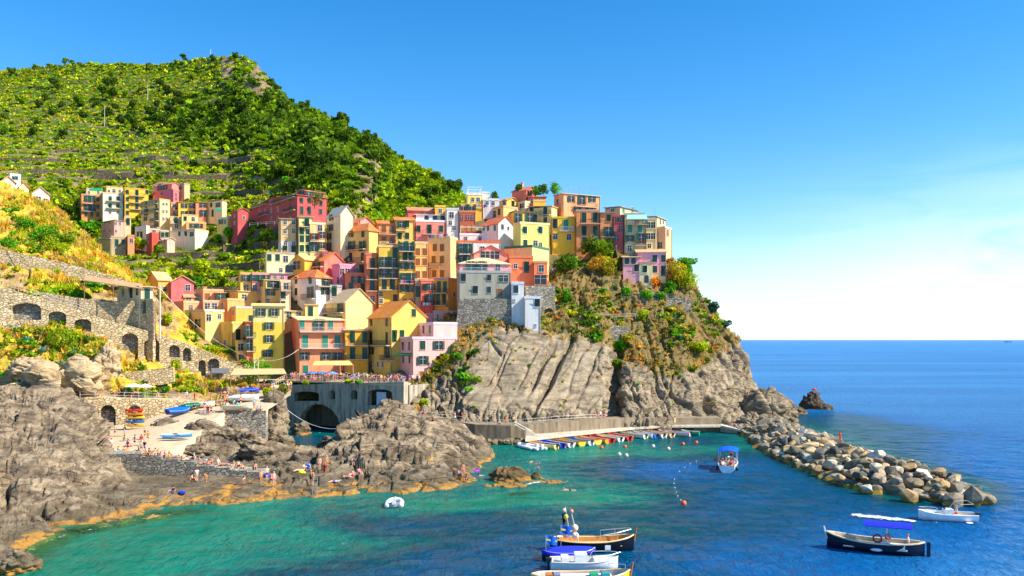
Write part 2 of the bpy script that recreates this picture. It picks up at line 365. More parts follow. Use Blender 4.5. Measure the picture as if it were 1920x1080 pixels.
def rockify(W, amp=1.0, big=0.12, strata=1.0, dip=(0.35, -0.25, 0.9), s=0, blocks=0.35):
    N = normals(W); d = np.array(dip, float); d = d/np.linalg.norm(d); t1 = np.cross(d, [0.3, 1.0, 0.1]); t1 /= np.linalg.norm(t1); t2 = np.cross(d, t1)
    warp = np.stack([fbm(W*0.13, 3, s+50), fbm(W*0.13, 3, s+51), fbm(W*0.13, 3, s+52)], -1)*1.6
    p = W+warp; q = np.stack([p@t1, p@t2, p@d], -1)*blocks
    I1, E1, L1 = cells(q*np.array([.34, .5, 1.25])*.8, s+70); I2, E2, L2 = cells(q*np.array([.7, 1.0, 2.9])*1.2, s+90); I3, E3, L3 = cells(q*np.array([1.6, 2.2, 3.8])*1.7, s+110)
    c1 = np.clip(E1/.09, 0, 1); c2 = np.clip(E2/.10, 0, 1); lo = vnoise(W*.18, s+5)
    h = fbm(W*big, 4, s)*1.4+(I1-.5)*1.8+L1*2.2+(c1-1)*1.1+((I2-.5)*.75+L2*1.0+(c2-1)*.5)*strata*(.55+.7*lo)+((I3-.5)*.30+L3*.28)*strata*(.4+.9*lo)+fbm(W*1.3, 3, s+20)*.10
    return W+N*(h*amp)[..., None]
def terrain(name, W, mat, attrs=None, smooth=False, label=None):
    ny, nx = W.shape[:2]; me = npmesh(name, W, gridfaces(ny, nx), mat, smooth, attrs=attrs)
    o = link(name, me); o['kind'] = 'structure'
    if label: o['label'] = label
    return o
def smoothstep(a, b, v): t = np.clip((v-a)/(b-a), 0, 1); return t*t*(3-2*t)
def backed(prof, *zs):
    """append rows behind the last row: (extra distance, level)"""
    out = list(prof); D = prof[-1][1]
    for dd, z in zs: out.append((pyz(z, D+dd), D+dd))
    return out
def under(prof, z=-2.5, dd=3.0):
    D = prof[0][1]-dd; return [(pyz(z, D), D)]+list(prof)
def sh(py): return (py, EYE*FPX/(py-HZ))             # a shoreline row: level 0

# --- the mountain and the terraced valley below it
hc = {-140: [(600,205),(430,240),(380,275),(340,310),(290,370),(230,440),(180,520),(140,600)],
 0: [(600,205),(430,245),(385,280),(345,315),(290,370),(230,440),(175,520),(131,590)],
 60: [(600,205),(460,235),(395,280),(345,318),(290,370),(230,440),(175,520),(125,590)],
 150: [(600,205),(520,235),(455,300),(350,325),(300,370),(230,440),(170,510),(122,580)],
 240: [(600,205),(520,238),(455,295),(350,328),(300,368),(230,440),(170,505),(122,560)],
 300: [(600,205),(520,240),(455,290),(350,330),(300,360),(230,430),(170,490),(118,550)],
 370: [(600,205),(520,240),(455,285),(360,328),(305,360),(235,420),(170,475),(112,530)],
 430: [(600,205),(520,240),(455,280),(370,325),(310,360),(240,410),(170,460),(105,510)],
 465: [(600,208),(520,240),(455,272),(370,316),(310,352),(240,400),(172,448),(112,500)],
 490: [(590,210),(515,238),(450,265),(370,310),(310,345),(240,395),(180,440),(133,490)],
 515: [(575,212),(510,236),(445,264),(375,305),(320,335),(260,377),(205,422),(165,470)],
 540: [(560,215),(500,235),(440,262),(380,300),(330,325),(280,360),(230,405),(195,450)],
 590: [(540,220),(480,240),(420,265),(370,290),(330,310),(290,340),(250,375),(216,420)],
 640: [(520,225),(460,240),(420,258),(370,280),(330,300),(300,320),(265,355),(239,400)],
 690: [(500,228),(450,243),(420,258),(380,275),(345,292),(315,315),(290,345),(266,385)],
 712: [(500,228),(450,243),(425,258),(400,272),(370,290),(340,310),(305,345),(279,380)],
 735: [(500,240),(450,262),(425,290),(400,315),(370,330),(340,345),(315,360),(293,378)],
 800: [(480,260),(440,285),(420,305),(400,320),(385,332),(365,345),(345,358),(331,372)],
 840: [(470,265),(430,293),(412,310),(397,322),(385,333),(370,345),(356,356),(350,368)],
 862: [(460,270),(425,300),(408,315),(397,325),(388,335),(379,345),(370,355),(364,365)],
 930: [(460,272),(440,292),(430,302),(425,315),(422,325),(418,338),(414,350),(410,360)]}
HC = [(k, backed(v, (40, EYE+(HZ-v[-1][0])/FPX*v[-1][1]-14), (120, 20))) for k, v in hc.items()]
HW, HPX, HPY = loft(HC, 320, 300, 2)
hn = normals(HW)
# terracing: quantise the height softly, stronger in the cultivated zones
def zone(px, py, x0, x1, y0, y1, e=25):
    f = lambda v, a, b: np.clip((v-a)/e+0.5, 0, 1)*np.clip((b-v)/e+0.5, 0, 1)
    return f(px, x0, x1)*f(py, y0, y1)
TZ = np.clip(zone(HPX, HPY, -140, 330, 230, 355)+zone(HPX, HPY, 280, 580, 265, 380)+zone(HPX, HPY, 190, 560, 440, 600)+0.85*zone(HPX, HPY, -140, 420, 130, 250), 0, 1)
step = 4.2; zq = HW[..., 2]+fbm(HW*0.02, 3, 3)*2.5; fl = np.floor(zq/step); fr = zq/step-fl
zt = (fl+np.clip((fr-0.62)/0.38, 0, 1))*step-fbm(HW*0.02, 3, 3)*2.5
HW[..., 2] = HW[..., 2]*(1-TZ)+zt*TZ
ROCKZ = np.clip(1.15*zone(HPX, HPY, 655, 712, 285, 415, 30)+.8*zone(HPX, HPY, 412, 445, 105, 165, 22)+.85*zone(HPX, HPY, 455, 512, 118, 190, 30)+0.5*zone(HPX, HPY, 560, 650, 350, 420)+0.35*zone(HPX, HPY, 735, 860, 330, 400), 0, 1)
HW = HW+hn*((fbm(HW*0.03, 4, 8)*3.0+fbm(HW*0.11, 4, 9)*1.2)*(1-0.6*TZ))[..., None]
HW = HW+hn*(ROCKZ*(ridged(HW*np.array([.09,.09,.03]), 4, 12)-0.55)*7.0)[..., None]
terrain('mountain', HW, HILL, {'veg': 1.0-ROCKZ*(0.4+1.1*vnoise(HW*0.12, 33))-.6*TZ*(fr > .74)}, label='green terraced mountain slope')

# --- ground under the main village
def vD(y): 
    lo, hi = 150.0, 260.0
    for _ in range(40):
        m = (lo+hi)/2; z = 10.2+(m-176)*1.15
        if HZ-(z-EYE)*FPX/m > y: lo = m
        else: hi = m
    return lo
vg = {}
for px, top in ((280, 575), (400, 560), (520, 500), (620, 455), (720, 420), (860, 390), (960, 385), (1020, 400), (1060, 430), (1130, 480)):
    ys = np.linspace(716, top, 6); vg[px] = backed(([(pyz(6.0, 173), 173), (pyz(9.3, 174), 174), (pyz(9.6, 177), 177)] if px < 800 else [(pyz(8, 187), 187), (pyz(12, 188), 188), (pyz(16, 189), 189)])+[(y+6, max(190 if px > 800 else 0, vD(y)+2)) for y in ys[1:]], (14, EYE+(HZ-top)/FPX*vD(top)-6), (40, 12))
VW, _, _ = loft(list(vg.items()), 160, 110, 2)
VW = VW+normals(VW)*(fbm(VW*0.15, 4, 4)*0.6)[..., None]
terrain('village_ground', VW, m_ground('village_earth', [(0.3, rgb(70,62,44)), (0.5, rgb(112,96,62)), (0.65, rgb(74,88,30)), (0.8, rgb(140,118,78))]), label='earth and retaining ground between the houses')

# --- the headland with its cliff
cl = {735: [(790,152),(772,154),(750,157),(730,160),(716,163),(706,168),(700,176)],
 790: [(800,152),(778,155),(745,160),(722,164),(708,167),(700,172),(690,178)],
 822: [(802,152),(775,156),(730,162),(690,167),(660,170),(640,174),(610,182)],
 850: [(802,152),(768,156),(715,162),(665,167),(630,171),(610,176),(585,184)],
 900: [(802,152.5),(762,157),(700,163.5),(640,169),(612,172),(600,177),(575,186)],
 955: [(802,153),(760,157.5),(690,164),(625,170),(606,173),(595,178),(560,187)],
 1020: [(802,154),(762,158),(695,165),(632,171),(612,174),(590,180),(540,190)],
 1080: [(800,155),(765,159),(700,166),(640,171.5),(605,176),(560,185),(490,200)],
 1135: [(798,157),(765,160.5),(705,167),(650,172),(600,179),(545,189),(478,203)],
 1146: [(798,162),(770,168),(715,174),(668,178),(610,182),(545,190),(475,204)],
 1158: [(798,163),(770,169),(720,175),(680,178),(615,182),(545,190),(473,204)],
 1170: [(797,160),(770,163),(725,169),(688,174),(620,182),(545,190),(472,204)],
 1215: [(796,161),(768,164),(728,169.5),(692,174),(625,182),(555,191),(480,204)],
 1262: [(796,162.5),(770,165),(730,170),(690,175),(625,183),(560,192),(487,203)],
 1300: [(796,164),(772,167),(735,171),(690,177),(635,184),(580,192),(530,200)],
 1335: [(797,166),(776,169),(742,173),(700,179),(655,185),(612,190),(572,196)],
 1362: [(798,167.5),(780,171),(752,175),(718,180),(682,185),(645,190),(606,195)],
 1385: [(799,169),(784,173),(762,177),(735,181),(700,186),(670,190),(642,194)],
 1402: [(799,170.5),(788,174),(772,178),(755,182),(740,186),(724,190),(712,193)],
 1422: [(800,172),(792,175),(780,179),(768,182),(757,186),(746,189),(737,192)],
 1450: [(800,174),(793,177),(783,180),(772,183),(760,186),(748,189),(735,192)],
 1470: [(800,175),(796,178),(790,180),(783,183),(775,186),(767,189),(758,192)],
 1492: [(803,176),(802,178),(800,181),(798,184),(796,187),(794,190),(792,193)],
 1520: [(815,176),(815,178),(815,181),(815,184),(815,187),(815,190),(815,193)]}
CLC = []
for k, v in cl.items():
    ztop = EYE+(HZ-v[-1][0])/FPX*v[-1][1]
    if k < 1150: v2 = backed(v, (8, ztop-1), (30, ztop-8), (60, -3))
    else: v2 = backed(v, (6, ztop-2), (16, ztop*0.45), (26, -3))
    CLC.append((k, under(v2, -3, 5)))
CW0, CPX, CPY = loft(CLC, 470, 300, 3)
vegz = np.clip((np.interp(CPX, [735, 800, 850, 900, 955, 1135, 1170, 1262, 1330, 1385, 1420], [700, 735, 700, 640, 612, 652, 690, 715, 690, 640, 600])-CPY)/34+0.5, 0, 1)
vegz = np.maximum(vegz, 0.75*zone(CPX, CPY, 820, 905, 640, 740, 40)*(CPX < 905-(CPY-640)*0.2))
slab = zone(CPX, CPY, 868, 1142, 612, 775, 36)*(CPX > 885-(CPY-640)*.25)
CW = rockify(CW0, 1.0, 0.10, 1.3, (0.8, -0.35, 0.35), 21, 0.26)
NS = normals(CW0)
u = CPX*0.86+(CPY-640)*0.42                                     # joints running steeply down to the left
ridgeN = np.zeros_like(CPX)
for c0, w, dpt in ((940, 2.5, .5), (985, 3, .7), (1012, 4, 1.8), (1040, 5, 2.4), (1078, 2.5, .4), (1105, 2.5, .8)):
    ridgeN = ridgeN-dpt*np.clip(1-np.abs(u-(c0*0.86+(700-640)*0.42)+fbm(CW0*0.15, 3, int(c0))*9)/(w*1.4), 0, 1)
uu = np.stack([u/44+fbm(CW0*0.08, 2, 77)*.5, (CPY+CPX*.2)/95+fbm(CW0*.08, 2, 78)*.4, 0*u], -1); Ia, Ea, La = cells(uu, 301); Ib, Eb, Lb = cells(uu*np.array([2.3, 2.0, 1]), 305)
plates = (Ia-.5)*1.0+La*.7+(np.clip(Ea/.035, 0, 1)-1)*.55*smoothstep(.35, .6, vnoise(CW0*.14, 89))+(Ib-.5)*.22+Lb*.25
smooth_ = CW0+NS*(ridgeN+plates+fbm(CW0*0.4, 4, 31)*0.16+fbm(CW0*0.08, 3, 30)*1.0)[..., None]
ridgeN = ridgeN*smoothstep(.32, .62, vnoise(CW0*np.array([.12, .12, .16]), 88))
smooth_ = CW0+NS*(ridgeN+plates+fbm(CW0*0.4, 4, 31)*0.16+fbm(CW0*0.08, 3, 30)*1.0)[..., None]
CW = CW*(1-slab[..., None])+smooth_*slab[..., None]
CW = CW*(1-0.35*vegz[..., None])+CW0*(0.35*vegz[..., None])
terrain('headland_cliff', CW, CLIFF, {'veg': vegz*.70, 'slab': slab}, label='steep rocky headland under the houses')

# --- the slope on the left, above the walkway
ls = {-140: [(760,134),(745,136),(700,141),(650,144),(600,148),(560,154),(520,158),(470,166),(410,178),(350,192),(325,205)],
 0: [(760,135),(745,137),(700,141),(650,144.5),(612,148),(560,155),(535,159),(475,167),(410,178),(362,192),(342,205)],
 60: [(760,136),(745,138),(702,142),(660,145),(622,149),(575,156),(545,160),(490,168),(430,178),(385,190),(372,200)],
 110: [(762,137),(747,139),(705,142),(665,145.5),(628,150),(585,157),(555,161),(505,168),(450,177),(415,188),(402,196)],
 170: [(765,138),(750,140),(708,143),(675,146),(640,151),(605,158),(570,163),(528,169),(498,177),(465,187),(452,194)],
 200: [(770,139),(752,141),(710,144),(685,147),(660,152),(615,158),(580,164),(540,170),(515,177),(492,185),(482,192)],
 235: [(775,140),(754,142),(715,145),(705,149),(690,154),(625,160),(590,166),(555,171),(535,178),(518,185),(512,192)],
 275: [(775,141),(756,144),(722,147),(712,151),(700,156),(640,162),(610,168),(580,173),(560,179),(545,185),(540,192)],
 330: [(770,142),(756,146),(728,150),(720,153),(710,157),(660,164),(640,170),(620,175),(600,180),(585,186),(580,192)],
 400: [(765,144),(752,149),(738,154),(730,157),(720,160),(690,166),(680,170),(665,175),(650,180),(635,186),(628,192)],
 480: [(752,148),(742,153),(732,158),(726,160),(722,163),(712,167),(705,170),(695,175),(685,180),(675,186),(670,192)]}
LSC = [(k, backed(v, (12, EYE+(HZ-v[-1][0])/FPX*v[-1][1]-5), (30, 10))) for k, v in ls.items()]
LW0, LPX, LPY = loft(LSC, 300, 260, 3)
LV = np.clip(1.0*zone(LPX, LPY, -200, 300, 300, 530, 40)+0.75*zone(LPX, LPY, -200, 420, 600, 715, 40)+0.4, 0, 1)*(0.35+0.9*vnoise(LW0*0.16, 41))
LW = rockify(LW0, 0.75, 0.14, 0.8, (0.3, -0.3, 0.9), 61, 0.4)
terrain('left_slope', LW, DIRT, {'veg': LV}, label='dry grassy slope above the harbour walkway')

# --- the bathing rocks in front
fg = {-110: [sh(1110),(1010,70.5),(920,82.5),(850,93),(800,104),(765,117),(744,128),(736,136)],
 0: [sh(1066),(985,74.5),(905,85.5),(835,97),(790,109),(760,119),(742,130),(737,137)],
 60: [sh(1030),(970,78.5),(900,87.5),(835,99),(780,112),(745,123),(735,131),(737,138)],
 110: [sh(1003),(958,81.5),(900,89),(835,101),(780,114),(752,124),(742,132),(741,138.5)],
 145: [sh(994),(952,83.5),(895,92),(850,101),(800,113),(765,124),(752,133),(748,139)],
 178: [sh(987),(948,86),(900,94.5),(868,103),(845,112),(815,123),(790,132),(775,137)],
 205: [sh(983),(945,87.5),(905,95.5),(882,102.5),(862,110),(858,115),(835,123),(815,132)],
 260: [sh(974),(942,89.5),(920,95.5),(905,101),(897,106),(885,111.5),(840,123.5),(812,133)],
 320: [sh(964),(938,91.5),(918,97),(904,102),(896,106.3),(884,112),(828,124.5),(802,136)],
 380: [sh(953),(932,94),(916,98.5),(903,103),(896,106.5),(884,112),(830,127),(822,137)],
 450: [sh(943),(925,96.5),(911,100.5),(901,104),(895,107),(884,112),(835,128.5),(832,138)],
 520: [sh(936),(914,99.5),(896,105),(882,110.5),(868,116),(850,122.5),(838,130),(838,137)],
 575: [sh(932),(908,101.5),(888,107),(870,113),(855,119),(848,124),(845,130),(853,135)],
 612: [sh(930),(905,102),(884,107.5),(862,113),(845,118.5),(838,123),(842,130),(850,136)],
 645: [sh(929),(903,102.5),(878,108),(852,114),(828,121),(808,129),(797,136),(800,142)],
 700: [sh(927),(896,103.5),(866,110),(835,117),(808,125),(787,133),(776,140),(780,147)],
 755: [sh(925),(895,104),(865,110.5),(835,117.5),(803,126),(778,134),(764,141),(768,148)],
 800: [sh(921),(893,105),(866,111),(840,117.5),(812,125.5),(790,133),(770,141),(776,149)],
 840: [sh(916),(892,106),(870,111.5),(848,117.5),(828,124),(810,130.5),(792,139),(797,148)],
 875: [sh(911),(895,107.5),(882,112.5),(868,117),(848,122),(826,130),(812,138),(815,148)],
 893: [sh(906),(898,108.5),(890,113),(876,118),(855,123),(832,130),(820,138),(825,148)],
 908: [(912,104.5),(907,108.5),(897,113),(880,118.3),(862,123.5),(838,131),(830,138),(834,147)],
 922: [(925,104),(918,108.5),(905,113),(888,118.5),(872,124.5),(848,132),(842,138),(842,146)],
 940: [(930,104),(922,108.5),(908,113),(893,119),(880,125),(868,132),(858,138),(850,146)]}
FGC = [(k, under(backed(v, (6, -1.0 if k > 560 else 1.0), (14, -2.5)), -2.2, 5)) for k, v in fg.items()]
FW0, FPXg, FPYg = loft(FGC, 560, 300, 3)
FW = rockify(FW0, 0.95, 0.11, 1.7, (0.40, -0.50, 0.77), 101, 0.25)
FW = FW0+(FW-FW0)*np.clip(.45+FW0[..., 2:3]*.22, .3, 1.0); fm = .75*zone(FPXg, FPYg, 225, 500, 868, 925, 22)[..., None]; FW = FW*(1-fm)+FW0*fm
terrain('bathing_rocks', FW, ROCK, label='grey layered shore rocks with bathers')

# ground height lookup (camera-independent: nearest grid vertex seen from above)
class Ground:
    def __init__(s, *Ws):
        s.P = np.concatenate([w.reshape(-1, 3) for w in Ws])
    def z(s, x, y, r=0.5):
        d = (s.P[:, 0]-x)**2+(s.P[:, 1]-y)**2; m = d < r*r
        return float(s.P[m, 2].max()) if m.any() else float(s.P[np.argmin(d), 2])
def on_px(W, PX, PY, px, py):
    """world point of a terrain grid at a photo pixel (first surface met)"""
    proj_x = CX+FPX*W[..., 0]/W[..., 1]; proj_y = HZ-FPX*(W[..., 2]-EYE)/W[..., 1]
    d = (proj_x-px)**2+(proj_y-py)**2; near = d < max(16.0, d.min()*1.5)
    i = np.argmin(np.where(near, W[..., 1]+np.sqrt(d)*0.2, 1e9)); return W.reshape(-1, 3)[i]

# --- the sea
shore_pts = []
def seg(pts, step=1.2):
    for a, b in zip(pts[:-1], pts[1:]):
        n = max(2, int(math.dist(a[:2], b[:2])/step))
        for k in range(n): shore_pts.append((a[0]+(b[0]-a[0])*k/n, a[1]+(b[1]-a[1])*k/n))
seg([PZ(-110,1110), PZ(0,1066), PZ(60,1030), PZ(110,1003), PZ(250,975), PZ(390,951), PZ(590,931), PZ(740,926), PZ(850,915), PZ(896,905), PZ(905,885), PZ(925,862), PZ(915,845), PZ(860,832), PZ(980,833), PZ(1200,812), PZ(1385,806)])
seg([PZ(920,915), PZ(960,922), PZ(1025,902), PZ(985,893), PZ(925,905)])
seg([PZ(1385,806), PZ(1500,877), PZ(1600,917), PZ(1700,942), PZ(1840,940), (62, 105), (64, 165), (70, 195), (60, 215)])
SP = np.array(shore_pts)
gx = np.concatenate([-np.geomspace(40000, 75, 26), np.linspace(-70, 95, 260), np.geomspace(100, 40000, 30)])
gy = np.concatenate([[-3000, -600, -150, -30], np.linspace(5, 215, 300), np.geomspace(217, 60000, 60)])
XX, YY = np.meshgrid(gx, gy); pts = np.stack([XX, YY], -1).reshape(-1, 2)
dmin = np.full(len(pts), 1e9)
for k in range(0, len(SP), 40):
    c = SP[k:k+40]; dmin = np.minimum(dmin, ((pts[:, None, :]-c[None])**2).sum(-1).min(1))
dmin = np.sqrt(dmin).reshape(XX.shape)
p3 = np.stack([XX, YY, 0*XX], -1)
pat = fbm(p3*np.array([0.05, 0.06, 1]), 4, 200)
depth = dmin*0.16+0.1+np.clip(pat, -0.6, 0.8)*5.0*np.clip(dmin/14, 0, 1)
inner = np.exp(-((XX+8)/34)**2-((YY-118)/34)**2)
depth = depth+3.0*inner
depth = depth+5.2*smoothstep(4, 40, XX)*np.clip(dmin/3.5, 0, 1)*smoothstep(150, 118, YY)+np.clip((XX-12)/26, 0, 3)*1.8+np.clip((YY-175)/30, 0, 3)*3
# pale sandy shallows under the bathing rocks and round the islet
for (px, py, sx_, sy_, a) in ((1050, 932, 7, 4, 4.5), (250, 1040, 16, 7, 4.5), (560, 1010, 12, 4, 3.6), (420, 985, 8, 4, 3.2), (860, 948, 6, 3.5, 4.0), (1230, 850, 12, 6, 2.6), (1330, 840, 8, 5, 2.6)):
    q = PZ(px, py); depth = depth-a*np.exp(-((XX-q[0])/sx_)**2-((YY-q[1])/sy_)**2)
depth = np.maximum(depth, np.minimum(1.1, 0.06+dmin*0.35)); depth = np.maximum(depth, 0.06+dmin*0.10)
zz = 0*XX+np.clip(1-np.hypot(XX-20, YY-110)/140, 0, 1)*(fbm(p3*0.35, 3, 300)*0.10)
SW = np.stack([XX, YY, zz], -1)
def m_sea():
    m, nt, b = newmat('sea_water'); p = worldpos(nt); at = nnode(nt, 'ShaderNodeAttribute', attribute_name='depth').outputs['Fac']
    wob = math2(nt, 'MULTIPLY', math2(nt, 'SUBTRACT', noise(nt, scaled(nt, p, (0.30, 0.42, 1)), 1.0, 7, 0.68, 0.6), 0.5), 5.5)
    d = math2(nt, 'DIVIDE', math2(nt, 'ADD', at, math2(nt, 'MULTIPLY', wob, maprange(nt, at, 0.4, 3.0))), 14.0)
    c = ramp(nt, d, [(0.0, (0.07, 0.17, 0.07, 1)), (0.08, (0.001, 0.27, 0.17, 1)), (0.20, (0.0003, 0.165, 0.145, 1)), (0.34, (0.0002, 0.072, 0.105, 1)), (0.52, (0.0003, 0.082, 0.185, 1)), (0.75, (0.002, 0.13, 0.40, 1)), (1.0, (0.012, 0.17, 0.44, 1))])
    # wind streaks on the open water
    st = noise(nt, scaled(nt, p, (0.0026, 0.018, 1)), 1.0, 5, 0.6, 0.4); far = maprange(nt, at, 9, 20)
    c = mixc(nt, math2(nt, 'MULTIPLY', far, maprange(nt, st, 0.44, 0.66, 0, 0.55)), c, (0.045, 0.29, 0.66, 1))
    w1 = noise(nt, scaled(nt, p, (1.0, 0.42, 1), (0, 0, 0.25)), 1.0, 6, 0.62, 0.5); w2 = noise(nt, scaled(nt, p, (3.0, 1.2, 1), (0, 0, -0.2)), 1.0, 5, 0.6)
    w3 = noise(nt, scaled(nt, p, (0.10, 0.20, 1), (0, 0, 0.2)), 1.0, 4, 0.55)
    b1 = bump(nt, b, w1, 1.0, 1.5); b2 = bump(nt, b, w2, 1.0, 0.40, b1); nrm = bump(nt, b, w3, 0.6, 2.0, b2)
    di = nnode(nt, 'ShaderNodeBsdfDiffuse'); nt.links.new(c, di.inputs['Color']); nt.links.new(nrm, di.inputs['Normal'])
    gl = nnode(nt, 'ShaderNodeBsdfGlossy'); gl.inputs['Roughness'].default_value = 0.06; nt.links.new(nrm, gl.inputs['Normal']); gl.inputs['Color'].default_value = (0.8, 0.93, 1.0, 1)
    fr_ = nnode(nt, 'ShaderNodeFresnel'); fr_.inputs['IOR'].default_value = 1.33; nt.links.new(nrm, fr_.inputs['Normal'])
    # wind-roughened water: facets that would mirror the horizon shade one another, so the reflectance saturates
    fac = math2(nt, 'MINIMUM', math2(nt, 'MULTIPLY', fr_.outputs[0], 0.8), maprange(nt, at, 4.0, 12.0, 0.5, 0.26))
    bb = nnode(nt, 'ShaderNodeMixShader'); nt.links.new(fac, bb.inputs[0]); nt.links.new(di.outputs[0], bb.inputs[1]); nt.links.new(gl.outputs[0], bb.inputs[2]); b = bb
    tr = nnode(nt, 'ShaderNodeBsdfTransparent'); tr.inputs[0].default_value = (0.55, 0.95, 0.85, 1); mx = nnode(nt, 'ShaderNodeMixShader')
    nt.links.new(maprange(nt, at, 0.05, 1.5, 0.85, 0.0), mx.inputs[0]); nt.links.new(b.outputs[0], mx.inputs[1]); nt.links.new(tr.outputs[0], mx.inputs[2])
    nt.links.new(mx.outputs[0], nt.nodes['Material Output'].inputs[0]); return m
SEA = m_sea()
terrain('sea', SW, SEA, {'depth': np.clip(depth, 0, 30)}, smooth=True, label='turquoise harbour water deepening to blue open sea')
sbm = m_ground('sea_bed_sand', [(0.3, rgb(70,80,50)), (0.55, rgb(150,130,80)), (0.8, rgb(90,90,50))], 0.3)
sb = link('sea_bed', pymesh('sea_bed', [(-400,-50,-2.6),(400,-50,-2.6),(400,600,-2.6),(-400,600,-2.6)], [(0,1,2,3)], sbm)); sb['kind'] = 'structure'
# ------------------------------------------------------------------ houses
CROP = {'A': (100,320), 'B': (480,330), 'C': (860,330), 'D': (280,500), 'E': (620,520), 'F': (0,480)}
_cache = {}
def cached(key, fn):
    if key not in _cache: _cache[key] = fn()
    return _cache[key]
GREEN, BROWN, RED_, TEAL, YEL = rgb(18,74,52), rgb(150,92,36), rgb(112,34,30), rgb(40,140,110), rgb(196,150,40)
WHITEP, IRON, CREAM = rgb(232,226,214), rgb(60,58,56), rgb(236,214,170)
def me_frame(w, h, t=0.07, d=0.08):
    def f():
        b = MB(); b.box(-w/2-t, -w/2, -d, 0.02, -h/2-t, h/2+t); b.box(w/2, w/2+t, -d, 0.02, -h/2-t, h/2+t)
        b.box(-w/2, w/2, -d, 0.02, h/2, h/2+t); b.box(-w/2-t-0.05, w/2+t+0.05, -d-0.06, 0.02, -h/2-t-0.02, -h/2); return b.mesh('window', MATTE)
    return cached(('frame', w, h), f)
def me_pane(w, h):
    def f():
        b = MB(); b.box(-w/2, w/2, -0.03, 0.01, -h/2, h/2); return b.mesh('pane', GLASS)
    return cached(('pane', w, h), f)
def me_sash(w, h):
    def f():
        b = MB(); b.box(-0.035, 0.035, -0.06, -0.031, -h/2, h/2); b.box(-w/2, -0.035, -0.06, -0.031, h*0.12, h*0.12+0.05); b.box(0.035, w/2, -0.06, -0.031, h*0.12, h*0.12+0.05); return b.mesh('sash', MATTE)
    return cached(('sash', w, h), f)
def me_shutter(w, h):                       # a louvred leaf
    def f():
        b = MB(); t = 0.06; b.box(-w/2, -w/2+t, -0.09, -0.035, -h/2, h/2); b.box(w/2-t, w/2, -0.09, -0.035, -h/2, h/2)
        n = max(5, int(h/0.16)); s = h/n
        for i in range(n): b.box(-w/2+t, w/2-t, -0.08, -0.04, -h/2+i*s+s*0.08, -h/2+i*s+s*0.82, Matrix.Identity(4))
        return b.mesh('shutter', PAINT)
    return cached(('shut', w, h), f)
def me_arch(w, h):
    def f():
        pts = [(-w/2, -h/2), (w/2, -h/2)]+[(w/2*math.cos(t), h/2-w/2+w/2*math.sin(t)) for t in np.linspace(0, math.pi, 9)]
        V = [(x, -0.03, z) for x, z in pts]+[(x, 0.05, z) for x, z in pts]; n = len(pts)
        return pymesh('pane', V, [tuple(range(n))]+[(i, i+n, (i+1) % n+n, (i+1) % n) for i in range(n)], GLASS)
    return cached(('arch', w, h), f)
SIZES = {'g': (0.95, 1.45), 'G': (1.0, 2.2), 'o': (0.95, 1.4), 'O': (1.05, 2.15), 'n': (0.7, 0.95), 'N': (0.95, 1.3), 'b': (1.0, 1.5), 'r': (0.85, 1.4),
         't': (1.0, 1.6), 'y': (0.6, 1.3), 'a': (1.1, 2.0), 'w': (2.2, 1.5), 'D': (1.0, 2.1), 'u': (0.8, 1.2), 'T': (1.1, 2.4), 'W': (2.6, 2.0)}
def window(parent, kind, loc, rz, shut=GREEN, trim=None, k=1.0):
    w, h = SIZES[kind]; w, h = round(w*k, 2), round(h*k, 2)
    trim = trim or WHITEP
    if kind == 'a':
        o = link('door' if h > 1.6 else 'window', me_frame(w, h*0.02+0.05), parent, None, trim, loc, (0, 0, rz)); o.data = me_arch(w, h); o.data.name = 'arched_opening'; return o
    if kind == 'D':
        o = link('door', me_frame(w, h), parent, None, trim, loc, (0, 0, rz))
        l = link('door_leaf', me_shutter(w, h), o, None, rgb(176,104,30)); return o
    o = link('window', me_frame(w, h), parent, None, trim, loc, (0, 0, rz))
    link('pane', me_pane(w, h), o)
    if kind in 'nNwuWoOr' : link('sash', me_sash(w, h), o, None, rgb(210,205,195) if kind != 'u' else rgb(60,120,190))
    if kind in 'gGbtTy':
        for s in (-1, 1):
            sw = link('shutter', me_shutter(round(w/2-0.01, 3), h), o, None, {'b': BROWN, 't': TEAL, 'T': TEAL, 'y': YEL}.get(kind, shut)); sw.location = (s*w/4, 0, 0)
            if kind == 'G' and R.random() < 0.35 or kind == 'g' and R.random() < 0.3:      # a leaf pushed out at the bottom
                sw.rotation_euler = (0.22, 0, 0); sw.location.y = -0.14; sw.location.z = -0.02
    if kind in 'oOr':
        for s in (-1, 1):
            a = R.uniform(0.02, 0.25)
            sw = link('shutter', me_shutter(round(w/2-0.01, 3), h), o, None, RED_ if kind == 'r' else shut)
            sw.location = (s*(w/2+w/4*math.cos(a)+0.02), -0.05-w/4*math.sin(a), 0); sw.rotation_euler = (0, 0, -s*a if s > 0 else a)
    return o
